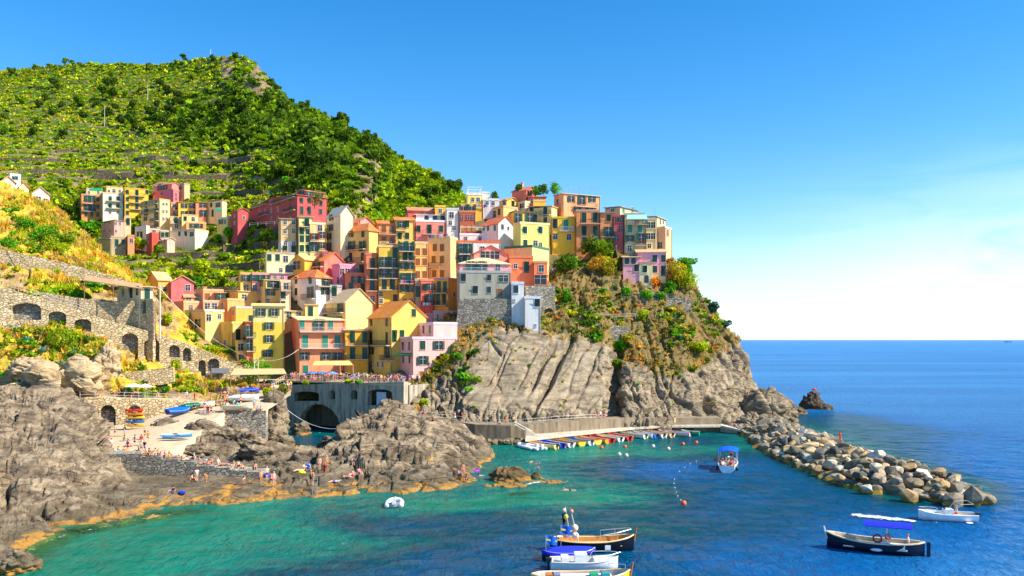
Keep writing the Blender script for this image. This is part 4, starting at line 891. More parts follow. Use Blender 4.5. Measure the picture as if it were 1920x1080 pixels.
h('D',720,745,822,640,810,30,(240,206,110),'f',(240,200,130),'N 768 680;N 775 770','small yellow house under the mustard block',None)
h('D',798,816,908,468,830,20,(232,116,80),'s',(214,160,120),'O 840 545;O 842 660;B 820-900 592 (40,120,80);B 820-900 712 (40,120,80)','narrow salmon house with green balconies',None)
h('D',865,872,1135,335,830,10,(240,222,156),'s',(220,190,120),'o 940,1055 385;o 1010 500;o 1012 608;o 1000 730','tall pale yellow house left of the salmon inn',None,rise=.6,base=(9.6,(240,206,80)))
h('D',1315,1425,1432,322,430,66,(240,206,140),'s',(222,190,140),'G 1360 380','low cream wing left of the big cream gable',None)
h('D',1425,1650,1888,298,560,42,(244,214,140),'gr',(214,184,140),'G 1465 355;O 1615 355;O 1605 465;B 1430-1645 395','big cream house with a broad blank gable',None,rise=3.2,chim=1)
h('D',1085,1262,1642,452,950,22,(238,142,104),'gl',(226,200,150),'g 1150 485;g 1150 612;N 1150 745;t 1270,1530 490;O 1430 490;T 1315,1482,1587 632;o 1310,1490,1587 755;t 1318 868;B 1120-1200 808;B 1268-1640 548 (230,230,226);B 1275-1642 688 (230,230,226)','four storey salmon inn above the harbour terrace',176,rise=2.0,found=3,shut=rgb(20,84,60))
h('E',118,318,326,448,760,66,(238,172,16),'s',(214,176,120),'G 183,288 505;G 185,288 640;B 122-316 570;B 125-316 690','golden yellow house right of the salmon inn',178,rise=.3,found=3)
h('E',315,507,812,335,780,36,(240,196,90),'gr',(240,142,40),'g 345,475 380;G 345,475 512;o 348 620;O 480 630;G 535,600 495;g 700 300;N 345 735;n 400,440 735;B 318-505 570;B 440-545 695','yellow house with a bright orange tiled roof on the harbour terrace',173,rise=3.6,found=3)
h('E',705,862,872,322,385,70,(236,160,180),'f',(230,180,190),'n 760 350','small rose rooftop room behind the lilac corner house',None)
h('E',868,1070,1082,300,385,74,(238,180,176),'f',(236,190,180),'N 890 340;n 1000 330','low rose house under the stone bastion',None)
h('E',700,868,1068,398,560,25,(240,188,192),'f',(236,214,214),'g 785,840 440;n 730 440;S 560-690 520','upper storey of the lilac corner house with a roof terrace',168.5,trim=WHITEP)
h('E',545,690,1060,522,915,24,(240,178,180),'f',(240,200,200),'g 565,612,665 580;g 565,615,668 690;g 775 573 1.1;o 912 573 1.1;o 778 700 1.1;g 920 700 1.1;D 772 842','lilac corner house on the rock at the end of the terrace',166,found=3,base=(1.3,(190,176,166)))
h('E',1065,1160,1172,378,490,74,(236,168,190),'f',(236,214,220),'g 1085 430','small lilac extension between the corner house and the stone bastion',None)
# --- small houses filling the gaps between the larger ones
h('D',300,440,450,258,318,None,(240,176,120),'gl',(222,160,110),'N 330,400 285','little peach house with a tan roof behind the khaki block',None,rise=.8)
h('D',455,585,592,300,380,None,(238,150,104),'f',(236,180,140),'N 490,550 335;n 520 365','little salmon house between the khaki block and the orange one',None)
h('D',560,640,648,222,300,None,(242,206,120),'s',(214,150,100),'o 600 255','slim yellow house right of the peach flat roofed one',None)
h('D',1035,1105,1112,335,440,None,(240,214,160),'gl',(226,140,80),'o 1070 370','narrow cream house with an orange roof behind the tall pale yellow one',None,rise=1.0)
h('D',1135,1310,1318,378,450,None,(242,206,120),'s',(226,196,140),'N 1180,1260 410','low yellow house between the pale yellow and the big cream gable',None)
h('B',560,640,652,655,740,None,(150,50,60),'f',(190,90,80),'N 600 690','dark red roof storey beside the yellow hip roofed house',None)
h('B',1120,1220,1230,575,625,None,(240,200,120),'s',(206,150,100),'N 1170 600','low ochre loggia on top of the left golden tower',None)
h('A',600,655,662,398,470,None,(214,186,150),'f',(206,170,130),'G 630 430','slim grey beige house under the bright yellow hamlet house',297)
h('A',812,900,908,498,535,None,(190,176,150),'f',(206,190,160),'N 850 515','low grey terrace under the tall cream hamlet block',292)
# --- houses on the left spur
h('',44,60,93,362,396,38,(236,222,196),'gr',(206,170,130),'b 52 370 .8;N 72 374;N 86 378;D 70 388 .8','white chalet with a brown roof on the left spur',205,found=4,rise=1.7)
h('',84,98,115,394,410,38,(240,220,170),'gr',(232,120,60),'N 90 400;y 106 402','little cream house with an orange roof below the white chalet',200,found=4,rise=1.0)
h('',-20,2,29,340,356,38,(240,190,170),'gr',(238,196,176),'','house with a pale pink roof at the left edge',225,found=4,rise=1.6)
h('',8,19,39,328,345,38,(236,236,240),'f',(226,226,230),'g 25,31 334 .7','white box house behind the pale pink roof',240,found=4)
h('',29,36,54,350,366,38,(244,226,170),'gr',(236,140,80),'','cream gable behind the white chalet',215,found=4,rise=1.2)
h('F',990,1190,1290,262,400,52,(232,214,180),'s',(214,184,136),'G 1110 300;N 1160 300;N 1040 310;G 1240 330','beige garden house with a long lean roof above the arch wall',159,rise=.4,over=.8)
h('F',1185,1290,1312,382,625,60,(200,170,126),'f',(206,176,130),'G 1220 430;n 1170 430','stone gate house beside the utility pole',157,wallmat=STONE)
# ------------------------------------------------------------------ vegetation
def leaf_quads(C, N, size, asp, r):
    """quads centred on C facing N with random spin"""
    n = len(C); a = r.normal(size=(n, 3)); t = np.cross(N, a); t /= np.linalg.norm(t, axis=1, keepdims=True)+1e-9; b = np.cross(N, t)
    s = size[:, None]; t = t*s; b = b*s*asp
    return np.stack([C-t-b, C+t-b*0.6, C+t*0.7+b, C-t*0.8+b*0.9], 1).reshape(-1, 3)
def leafcloud(blobs, n, size, seed, tint=0.45, jitter=0.9, inner=0.72):
    r = np.random.default_rng(seed); vol = np.array([b[3]*b[4]+b[3]*b[5]+b[4]*b[5] for b in blobs]); pick = r.choice(len(blobs), n, p=vol/vol.sum())
    B = np.array(blobs)[pick]; d = r.normal(size=(n, 3)); d[:, 2] += 0.15; d /= np.linalg.norm(d, axis=1, keepdims=True)
    rad = r.uniform(inner, 1.06, n)[:, None]; lump = 1+0.22*fbm(d*2.3+pick[:, None]*7.1, 2, seed)[:, None]
    C = B[:, :3]+d*B[:, 3:6]*rad*lump; N = d+r.normal(size=(n, 3))*jitter; N /= np.linalg.norm(N, axis=1, keepdims=True)
    V = leaf_quads(C, N, size*r.uniform(0.6, 1.3, n), 0.75, r)
    bt = r.uniform(1-tint, 1+tint*0.7, len(blobs))[pick]; lt = bt*r.uniform(0.7, 1.3, n); hue = r.uniform(-0.12, 0.12, n)
    col = np.stack([lt*(1+hue), lt, lt*(1-hue), np.ones(n)], 1)
    return V, np.repeat(col, 4, axis=0)
def quadF(nv): return np.arange(nv).reshape(-1, 4)
def bush_proto(seed, n=46, size=0.24, flat=0.75):
    r = np.random.default_rng(seed); k = r.integers(3, 6)
    bl = [(r.uniform(-.5, .5), r.uniform(-.5, .5), r.uniform(.15, .55)*flat, r.uniform(.35, .6), r.uniform(.35, .6), r.uniform(.3, .55)*flat) for _ in range(k)]
    return leafcloud(bl, n, size, seed)
BUSH = [bush_proto(500+i) for i in range(10)]; HBUSH = [bush_proto(600+i, 21, .38, .85) for i in range(12)]
def grass_proto(seed, n=34):
    r = np.random.default_rng(seed); V = []; C = []
    for i in range(n):
        x, y = r.normal(0, .28, 2); h = r.uniform(.35, 1.0); a = r.uniform(0, 6.28); w = r.uniform(.04, .1); lx, ly = r.normal(0, .25, 2)
        dx, dy = math.cos(a)*w, math.sin(a)*w
        V += [(x-dx, y-dy, -.1), (x+dx, y+dy, -.1), (x+dx*.4+lx, y+dy*.4+ly, h), (x-dx*.4+lx, y-dy*.4+ly, h)]; t = r.uniform(.7, 1.25); C += [(t, t, t, 1)]*4
    return np.array(V), np.array(C)
GRASS = [grass_proto(700+i) for i in range(6)]
def scatter(name, protos, pos, scl, tint, mat, label, cat=None, seed=1, parent=None):
    r = np.random.default_rng(seed); Vs, Cs = [], []; which = r.integers(0, len(protos), len(pos)); ang = r.uniform(0, 6.283, len(pos))
    pos = np.asarray(pos, float); scl = np.asarray(scl, float); tint = np.asarray(tint, float)
    if scl.ndim == 1: scl = np.stack([scl]*3, 1)
    for k in range(len(protos)):
        m = which == k
        if not m.any(): continue
        V0, C0 = protos[k]; ca, sa = np.cos(ang[m])[:, None], np.sin(ang[m])[:, None]
        x, y, z = V0[None, :, 0], V0[None, :, 1], V0[None, :, 2]; s = scl[m]
        X = (x*ca-y*sa)*s[:, 0:1]; Y = (x*sa+y*ca)*s[:, 1:2]; Z = z*s[:, 2:3]
        Vs.append((np.stack([X, Y, Z], -1)+pos[m][:, None, :]).reshape(-1, 3))
        T = np.concatenate([tint[m], np.ones((m.sum(), 1))], 1); Cs.append((C0[None]*T[:, None, :]).reshape(-1, 4))
    V = np.concatenate(Vs); C = np.concatenate(Cs); o = link(name, npmesh(name, V, quadF(len(V)), mat, col=C)); o.color = (1, 1, 1, 1)
    o['kind'] = 'stuff'; o['label'] = label
    return o
FOOT = [(i['C'][0], i['C'][1], math.cos(i['t']), math.sin(i['t']), i['Lr'], i['Ll'], i['zb'], i['H']) for i in HOUSES.values()]
def blocked(X, m=1.2):
    b = np.zeros(len(X), bool)
    for cx, cy, c, s, lr, ll, zb, hh in FOOT:
        dx, dy = X[:, 0]-cx, X[:, 1]-cy; u_, v_ = dx*c+dy*s, -dx*s+dy*c
        b |= (u_ > -m) & (u_ < lr+m) & (v_ > -m) & (v_ < ll+m)
    return b
def screen(X): return CX+FPX*X[:, 0]/X[:, 1], HZ-FPX*(X[:, 2]-EYE)/X[:, 1]
PAL = {'lime': rgb(172,188,18), 'mid': rgb(124,154,18), 'dark': rgb(84,114,22), 'olive': rgb(130,130,50), 'gold': rgb(214,168,52), 'orange': rgb(204,132,42), 'straw': rgb(198,164,92), 'teal': rgb(60,100,82), 'yel': rgb(190,178,40), 'fresh': rgb(96,164,24)}
PAL = {k: np.array(v[:3]) for k, v in PAL.items()}
def pal(names, w, n, r):
    A = np.array([PAL[k] for k in names]); w = np.array(w, float); return A[r.choice(len(names), n, p=w/w.sum())]*r.uniform(0.75, 1.25, (n, 1))

# mountain scrub
r = np.random.default_rng(3); ny, nx = HW.shape[:2]
def sample(W, n, r, wgt=None, lo=0, hi=None):
    ny, nx = W.shape[:2]; hi = hi or ny-1
    i = r.uniform(lo, hi-1, n); j = r.uniform(0, nx-1.01, n); a, b = i.astype(int), j.astype(int); fi, fj = (i-a)[:, None], (j-b)[:, None]
    X = W[a, b]*(1-fi)*(1-fj)+W[a+1, b]*fi*(1-fj)+W[a, b+1]*(1-fi)*fj+W[a+1, b+1]*fi*fj
    return X, a, b
nvis = int(ny*7.3/9)
X, ia, ja = sample(HW, 24000, r, hi=nvis)
sx_, sy_ = screen(X); keep = (~blocked(X, 1.5)) & (sx_ > -60) & (sx_ < 900) & (r.uniform(size=len(X)) > 0.9*ROCKZ[ia, ja]) & (r.uniform(size=len(X)) > 0.82*TZ[ia, ja]*(fbm(X*.03, 3, 66) < .25)) & (sy_ < 570)
X, ia, ja, sx_, sy_ = X[keep], ia[keep], ja[keep], sx_[keep], sy_[keep]; n = len(X)
cl_ = fbm(X*np.array([.022, .022, .03]), 4, 61)+0.9*(zone(sx_, sy_, 300, 640, 190, 275, 40)+zone(sx_, sy_, 540, 720, 225, 345, 40)+0.5*zone(sx_, sy_, 720, 870, 290, 400, 30))-0.45*zone(sx_, sy_, -60, 330, 120, 240, 40)
tint = np.where((cl_ > 0.55)[:, None], pal(['dark', 'mid'], [2, 2], n, r), np.where((cl_ > 0.15)[:, None], pal(['mid', 'dark', 'lime'], [3, .5, 2], n, r), pal(['lime', 'mid', 'olive', 'yel'], [4, 3, .6, .5], n, r)))
s_ = r.uniform(0.9, 2.1, n)*(1+0.9*np.clip(cl_, 0, 1)); scatter('mountain_scrub', HBUSH, X, np.stack([s_, s_, s_*r.uniform(.7, 1.15, n)], 1), tint, LEAF, 'dense green scrub covering the mountain', seed=4)
# vine rows on the terraces
X, ia, ja = sample(HW, 60000, r, hi=nvis); f_ = fr[ia, ja]; sx_, sy_ = screen(X)
keep = (sy_ > 100) & (TZ[ia, ja] > 0.45) & (np.abs(f_-0.38) < 0.27) & (~blocked(X, 1.0)) & (sx_ > -60) & (sy_ < 570); X = X[keep]; n = len(X)
scatter('vineyard_rows', HBUSH, X, np.stack([r.uniform(.9, 1.5, n)]*2+[r.uniform(.7, 1.2, n)*np.where(np.abs(f_[keep]-.5) < .12, 1.7, .8)], 1), pal(['lime', 'yel', 'mid', 'fresh'], [5, 3, 1, 1], n, r), LEAF, 'rows of vines along the mountain terraces', seed=5)
# dry stone terrace walls, one object per wall run
k = 0
for px0, px1, yy, hgt in ((0,120,300,2.2),(60,210,322,2.0),(110,250,283,1.8),(180,330,334,2.4),(170,275,252,1.6),(300,430,332,2.2),(330,470,300,2.0),(400,520,318,2.2),(250,345,300,1.8),(440,560,352,2.4),(380,500,364,2.2),(330,420,278,1.6),(300,420,482,2.6),(330,490,508,2.8),(380,530,545,3.0),(420,540,470,2.6),(90,150,372,3.2),(470,560,440,2.6)):
    A = on_px(HW, HPX, HPY, px0, yy); lvl = A[2]; pts = []
    for q in np.linspace(px0, px1, 14):
        cand = HW[:nvis].reshape(-1, 3); cx_ = CX+FPX*cand[:, 0]/cand[:, 1]; m = np.abs(cx_-q) < 6
        if not m.any(): continue
        c_ = cand[m]; j_ = np.argmin(np.abs(c_[:, 2]-lvl)+0.02*np.abs(c_[:, 1]-A[1])); pts.append(c_[j_])
    if len(pts) < 4: continue
    pts = np.array(pts); pts[:, 2] = lvl+np.linspace(0, R.uniform(-1, 1), len(pts))
    for _ in range(2): pts[1:-1] = (pts[:-2]+2*pts[1:-1]+pts[2:])/4
    b = MB(); V = []
    for p in pts: V += [(p[0], p[1]-1.1, p[2]-1.2), (p[0], p[1]-0.9, p[2]+hgt*.55), (p[0], p[1]+0.8, p[2]+hgt*.55), (p[0], p[1]+0.8, p[2]-1.2)]
    F = [(4*i+a, 4*i+b_, 4*i+4+b_, 4*i+4+a) for i in range(len(pts)-1) for a, b_ in ((0, 1), (1, 2), (2, 3))]+[(0, 3, 2, 1), (4*len(pts)-4, 4*len(pts)-3, 4*len(pts)-2, 4*len(pts)-1)]
    b.add(V, F); o = b.build('terrace_wall', STONED); side = 'left' if px1 < 300 else ('middle' if px1 < 480 else 'right')
    tag(o, 'dry stone terrace wall among the vines on the %s of the mountain side' % side if yy < 420 else 'dry stone terrace wall in the valley gardens below the hamlet', 'terrace wall', 'dry stone terrace walls')
    k += 1

def limb_trunk(h, r0, seed, lean=0.1):
    q = random.Random(seed); b = MB(); top = (q.uniform(-lean, lean)*h, q.uniform(-lean, lean)*h, h*0.75); b.tube([(0, 0, -0.6), (top[0]*.4, top[1]*.4, h*.4), top], [r0, r0*.75, r0*.35], 7)
    for i in range(4):
        a = q.uniform(0, 6.28); z = h*q.uniform(.35, .6); L = h*q.uniform(.22, .36); b.tube([(top[0]*z/h, top[1]*z/h, z), (math.cos(a)*L*.6, math.sin(a)*L*.6, z+L*.5), (math.cos(a)*L, math.sin(a)*L, z+L*.9)], [r0*.45, r0*.3, r0*.12], 5)
    return b
def tree_meshes(key, h, rx, n, leaf, seed, kind='round'):
    def f():
        q = np.random.default_rng(seed); bl = []
        if kind == 'round':
            for i in range(11): a = q.uniform(0, 6.28); d = rx*q.uniform(.1, .62); z = h*q.uniform(.42, .86); rr = rx*q.uniform(.3, .5); bl.append((math.cos(a)*d, math.sin(a)*d, z, rr, rr, rr*.75))
        elif kind == 'pine':
            for i in range(7): a = q.uniform(0, 6.28); d = rx*q.uniform(.0, .6); z = h*q.uniform(.68, .95); rr = rx*q.uniform(.3, .45); bl.append((math.cos(a)*d, math.sin(a)*d, z, rr, rr, rr*.5))
        elif kind == 'shrub':
            for i in range(9): a = q.uniform(0, 6.28); d = rx*q.uniform(.0, .6); z = h*q.uniform(.2, .72); rr = rx*q.uniform(.3, .5); bl.append((math.cos(a)*d, math.sin(a)*d, z, rr, rr, min(rr, h*.3)))
        elif kind == 'ball': bl = [(0, 0, h*.5, rx, rx, h*.5)]
        V, C = leafcloud(bl, n, leaf, seed, 0.4 if kind != 'ball' else .15, 0.8, 0.7 if kind != 'ball' else .9)
        return npmesh('crown', V, quadF(len(V)), LEAF, col=C), limb_trunk(h, max(.06, h*.028), seed).mesh('trunk', BARK)
    return cached(key, f)
def tree(name, label, loc, h, rx, col, n=700, leaf=0.3, seed=1, kind='round', group=None, cat='tree', mesh_key=None, scale=1.0, rz=0.0):
    cr, tk = tree_meshes(mesh_key or (name, label, seed), h, rx, n, leaf, seed, kind)
    o = empty(name, loc, rz); tag(o, label, cat, group); o.scale = (scale,)*3
    link('trunk', tk, o, None, rgb(90,70,50)); link('crown', cr, o, None, (*col, 1))
    return o
# trees one can tell apart on the mountain: forest clumps, ridge pines
q = np.random.default_rng(17); kinds = [('round', 7.5, 3.6, 620, .42), ('round', 6.0, 3.2, 560, .40), ('round', 8.5, 3.4, 620, .42), ('pine', 9.0, 3.4, 420, .36), ('shrub', 4.0, 3.0, 420, .38)]
def put_tree(px, py, kind, col, sc_, label, group):
    p = on_px(HW, HPX, HPY, px, py); kd, hh, rx, n_, lf = kinds[kind]
    tree({'round': 'broadleaf_tree', 'pine': 'pine_tree', 'shrub': 'large_shrub'}[kd], label, (p[0], p[1], p[2]-.5), hh, rx, col, n_, lf, 40+kind, kd, group, 'tree' if kd != 'shrub' else 'shrub', ('mt', kind), sc_, q.uniform(0, 6))
for (px, py, kd, c, sc_) in [(118,122,3,'mid',1.0),(92,128,3,'mid',.8),(62,132,3,'mid',.9),(20,134,0,'dark',1.0),(345,118,3,'dark',1.0),(328,120,3,'mid',.7),(275,126,1,'dark',.6),(398,108,0,'dark',.8),(440,104,0,'dark',.8),(135,128,3,'mid',.9),(570,205,0,'dark',1.1),(548,190,1,'dark',.8),(512,150,1,'dark',.7),(608,214,1,'mid',.8),(655,246,1,'dark',.6),(700,268,1,'dark',.6),(760,306,1,'dark',.6)]:
    put_tree(px, py+6, kd, PAL[c], sc_, ('%s dark tree on the mountain skyline, %s' if kd != 3 else '%s umbrella pine on the mountain skyline, %s') % ('larger' if sc_ > .8 else 'smaller', 'at the far left' if px < 100 else 'left of the peak' if px < 380 else 'at the peak' if px < 460 else 'just right of the peak' if px < 580 else 'down the right hand ridge'), 'trees on the mountain skyline')
for (x0, x1, y0, y1, m, reg) in ((195,300,205,255,16,'in the dark wood above the hamlet'),(300,420,195,262,26,'in the central mountain wood'),(420,530,190,270,24,'in the palace wood'),(530,650,225,330,30,'on the spur behind the village'),(480,600,310,370,16,'right above the crimson palace'),(640,720,250,300,10,'beside the bare rock face'),(60,200,160,230,14,'in the left mountain scrub'),(200,400,130,190,14,'in the scrub below the ridge line'),(740,860,330,395,14,'on the far right flank'),(0,120,180,260,10,'at the left mountain edge')):
    for _ in range(m):
        kd = int(q.choice([0, 1, 2, 4])); tone = q.choice(['dark', 'dark', 'mid']); sc_ = q.uniform(.65, 1.1); X_, Y_ = q.uniform(x0, x1), q.uniform(y0, y1)
        put_tree(X_, Y_, kd, PAL[tone]*(.72 if tone == 'dark' else .9)*q.uniform(.85, 1.25), sc_*1.08, '%s %s %s %s, %s %s' % ('small' if sc_ < .8 else ('middling' if sc_ < .95 else 'large'), 'deep green' if tone == 'dark' else 'lighter green', {0: 'round tree', 1: 'low broad tree', 2: 'tall tree', 4: 'spreading shrub'}[kd], reg, 'upper' if Y_ < (y0+y1)/2 else 'lower', 'left' if X_ < (x0+x1)/2 else 'right'), 'trees in the mountain woods')
for (px, py, kd, c, sc_, lab) in [(163,440,0,'fresh',.95,'leafy green tree under the orange hamlet house'),(185,432,1,'fresh',.7,'smaller green tree beside the pink hamlet house'),(130,400,1,'dark',.7,'dark tree left of the orange hamlet house'),(118,352,1,'mid',.8,'green tree above the left spur houses'),(240,468,4,'mid',1.0,'green shrub below the low grey stone house'),(430,455,0,'fresh',.9,'bright green tree right of the long white hamlet house'),(408,462,1,'fresh',.7,'green tree under the long white hamlet house'),(265,470,0,'lime',.8,'lime green tree at the foot of the hamlet'),(300,480,1,'mid',.8,'tree between the valley gardens and the hamlet'),(380,520,0,'lime',.8,'bright tree in the middle of the valley gardens'),(368,545,1,'fresh',.7,'tree behind the rose gabled house'),(352,500,4,'mid',1.0,'shrub in the valley gardens'),(455,470,1,'dark',.8,'dark tree below the crimson annex'),(500,465,1,'olive',.7,'olive tree left of the old beige house'),(535,355,0,'fresh',.8,'green tree behind the crimson palace roof'),(512,348,1,'dark',.9,'dark tree left of the crimson palace roof'),(470,362,0,'dark',.9,'dark tree above the crimson annex'),(430,372,1,'mid',.8,'tree right of the hamlet top row'),(395,352,1,'fresh',.6,'small tree behind the yellow hamlet house'),(300,338,1,'mid',.6,'small tree above the pink hamlet top'),(225,478,0,'mid',.8,'tree at the left end of the valley gardens'),(420,540,1,'mid',.6,'low tree beside the stone terraces of the valley')]:
    put_tree(px, py, kd, PAL[c], sc_, lab, None)

# headland scrub, tufts and grass
r = np.random.default_rng(23); X, ia, ja = sample(CW, 9000, r, lo=20, hi=int(CW.shape[0]*7.9/10)); sx_, sy_ = screen(X); vz = vegz[ia, ja]
keep = (r.uniform(size=len(X)) < (vz-0.28)*1.0*np.clip(.55+2.2*fbm(X*.16, 3, 73), 0.05, 1.4)) & (~blocked(X, 0.4)) & (X[:, 2] > 4); X, sx_, sy_ = X[keep], sx_[keep], sy_[keep]; n = len(X)
pn = fbm(X*0.13, 3, 71); tint = np.where((pn > -0.02)[:, None], pal(['fresh', 'mid', 'yel', 'teal', 'dark'], [2, 3, 2, 1, 3], n, r), pal(['orange', 'gold', 'straw', 'olive', 'dark'], [1.5, 1.5, 2, 4, 2], n, r)); s_ = r.uniform(.35, 1.0, n)*np.where(pn > .12, r.uniform(1.0, 1.9, n), .8)
scatter('headland_scrub', BUSH, X, np.stack([s_, s_, s_*.85], 1), tint, LEAF, 'dry orange and green scrub on the headland slope', seed=24)
X, ia, ja = sample(CW, 9000, r, lo=20, hi=int(CW.shape[0]*7.9/10)); keep = (r.uniform(size=len(X)) < (vegz[ia, ja]-0.3)*0.25) & (~blocked(X, 0.3)) & (X[:, 2] > 5); X = X[keep]; n = len(X)
scatter('headland_grass', GRASS, X, r.uniform(.5, 1.1, n), pal(['straw', 'gold', 'orange', 'olive'], [3, 1, .6, 2], n, r), DRY, 'dry grass tufts on the headland', seed=25)
X, ia, ja = sample(CW, 2600, r, lo=30, hi=int(CW.shape[0]*6/10)); sx_, sy_ = screen(X)
keep = (vegz[ia, ja] < 0.3) & (X[:, 2] > 5) & (r.uniform(size=len(X)) < 0.09+0.35*zone(sx_, sy_, 1170, 1330, 660, 740, 40)*(fbm(X*.2, 2, 5) > .1)); X = X[keep]; n = len(X)
scatter('cliff_tufts', BUSH, X, r.uniform(.25, .6, n), pal(['lime', 'yel', 'fresh', 'gold'], [2, 1, 1, 1], n, r), LEAF, 'green tufts rooted in the cliff cracks', seed=26)
# left slope: golden grass with bushes
r = np.random.default_rng(31); X, ia, ja = sample(LW, 15000, r, lo=8, hi=int(LW.shape[0]*10.2/12)); sx_, sy_ = screen(X)
up = zone(sx_, sy_, -80, 300, 300, 535, 30)+0.35*zone(sx_, sy_, -80, 230, 600, 700, 20)+0.35*zone(sx_, sy_, 225, 430, 690, 730, 12)+0.08
keep = (r.uniform(size=len(X)) < up*0.55*np.clip(.5+2*fbm(X*.12, 3, 83), 0, 1.3)) & (~blocked(X, .3)) & (sx_ > -60); X, sx_, sy_ = X[keep], sx_[keep], sy_[keep]; n = len(X)
scatter('slope_grass', GRASS, X, r.uniform(.7, 1.5, n), pal(['gold', 'yel', 'straw', 'lime'], [4, 2, 3, 1.5], n, r), DRY, 'golden dry grass on the left slope', seed=32)
X, ia, ja = sample(LW, 6500, r, lo=8, hi=int(LW.shape[0]*10.2/12)); sx_, sy_ = screen(X); pn = fbm(X*0.1, 3, 81)
keep = (pn > -0.05) & (r.uniform(size=len(X)) < 0.16+0.4*zone(sx_, sy_, 30, 140, 395, 480, 20)+0.5*zone(sx_, sy_, 90, 290, 512, 560, 12)+0.45*zone(sx_, sy_, 20, 195, 610, 690, 15)) & (~blocked(X, .3)) & (sx_ > -60); X, sx_ = X[keep], sx_[keep]; n = len(X)
scatter('slope_bushes', BUSH, X, r.uniform(.5, 1.3, n), pal(['fresh', 'lime', 'mid', 'yel', 'gold', 'dark'], [3, 3, 3, 1.5, 1.5, 2], n, r), LEAF, 'green and yellow bushes on the left slope', seed=33)

def near_tree(W, PX, PY, px, py, h, rx, c, label, kind='shrub', n=900, leaf=.2, seed=1, name='shrub', cat='shrub', group=None):
    p = on_px(W, PX, PY, px, py); return tree(name, label, (p[0], p[1], p[2]-.3), h, rx, PAL[c] if isinstance(c, str) else np.array(c), n, leaf, seed, kind, group, cat)
for i, (px, py, h_, rx, c, kd, lab) in enumerate([(1052,482,3.6,2.6,'dark','shrub','dark green shrub under the bright yellow house'),(1062,478,2.4,2.0,'fresh','shrub','small bright shrub in front of the dark one under the yellow house'),(1098,476,4.0,2.6,'dark','shrub','dark green shrub under the orange house with four doors'),(1122,480,3.8,2.6,'mid','shrub','green shrub in the middle of the headland hedge'),(1142,484,3.6,2.5,'mid','shrub','green shrub at the right end of the headland hedge'),(1118,505,3.0,2.2,'gold','shrub','golden bush below the headland hedge'),(1138,510,3.2,2.3,'yel','shrub','yellow bush right of the golden one below the hedge'),(1212,558,1.9,1.3,'fresh','ball','round clipped bush in the villa garden'),(1238,560,1.7,1.2,'fresh','ball','smaller round clipped bush in the villa garden'),(1255,545,2.6,1.8,'fresh','shrub','bright bush beside the villa terrace'),(1178,552,2.2,1.4,'fresh','shrub','bush at the left of the villa garden'),(1225,535,2.0,2.2,'orange','shrub','orange flowering bush in front of the villa'),(1066,565,3.6,1.4,'fresh','shrub','upright green bush by the stone retaining wall'),(1072,590,1.6,1.0,'lime','shrub','small green bush by the garden railing'),(1312,655,2.2,2.4,'lime','shrub','lime green bush on the cliff shoulder'),(1268,530,5.0,2.6,'yel','shrub','yellow green bush hanging over the headland edge'),(1286,545,5.2,3.0,'lime','shrub','large lime bush at the headland edge'),(1345,575,2.0,1.6,'teal','shrub','blue green bush on the headland skyline'),(1362,612,1.8,1.6,'teal','shrub','lower blue green bush on the headland skyline'),(1205,598,2.2,1.6,'lime','shrub','green bush under the villa garden wall'),(1162,655,2.4,2.0,'fresh','shrub','green bush at the top of the dark cleft'),(1158,690,2.2,1.2,'mid','shrub','bush growing inside the dark cleft'),(1180,640,2.2,2.0,'yel','shrub','yellow bush right of the dark cleft')]):
    near_tree(CW, CPX, CPY, px, py, h_*(1.4 if i < 7 else 1.15), rx*(1.4 if i < 7 else 1.15), c, lab, kd, 1100, .19, 300+i)
near_tree(CW, CPX, CPY, 1288, 528, 7.0, 3.0, 'fresh', 'bright green tree standing at the headland edge', 'round', 1300, .2, 330, 'broadleaf_tree', 'tree')
for i, (px, py, h_, rx, c, kd, lab) in enumerate([(78,452,4.2,4.0,'fresh','shrub','big green bush on the left spur below the chalet'),(105,470,3.6,3.2,'lime','shrub','lime bush beside the big one on the left spur'),(55,430,3.4,3.0,'fresh','shrub','green bush at the upper left of the spur'),(125,455,2.6,2.4,'mid','shrub','green bush at the right of the spur'),(15,462,3.0,2.6,'fresh','shrub','green bush at the left edge of the picture'),(148,565,2.4,2.1,'fresh','ball','round green bush in the pergola garden'),(118,648,3.4,2.4,'mid','ball','round dark bush among the agaves'),(130,548,2.4,2.4,'lime','shrub','lime vine over the pergola garden'),(180,535,2.0,2.6,'fresh','shrub','green creeper on the pergola'),(225,540,2.0,2.6,'fresh','shrub','green creeper near the beige garden house'),(305,560,3.4,1.6,'yel','shrub','yellow green bush behind the utility pole'),(318,605,2.6,1.6,'lime','shrub','green bush right of the utility pole'),(330,690,2.2,1.8,'lime','shrub','green bush growing at the small arches'),(365,720,2.6,1.5,'yel','shrub','yellow bush below the arch wall end'),(400,655,1.4,3.4,'lime','shrub','low green hedge below the mustard block'),(435,660,2.6,1.3,'fresh','shrub','green climber by the small yellow house'),(505,700,5.0,3.6,'fresh','shrub','dark leafy tree in front of the tall pale yellow house')]):
    near_tree(LW, LPX, LPY, px, py, h_, rx, c, lab, kd, 900, .17, 360+i)
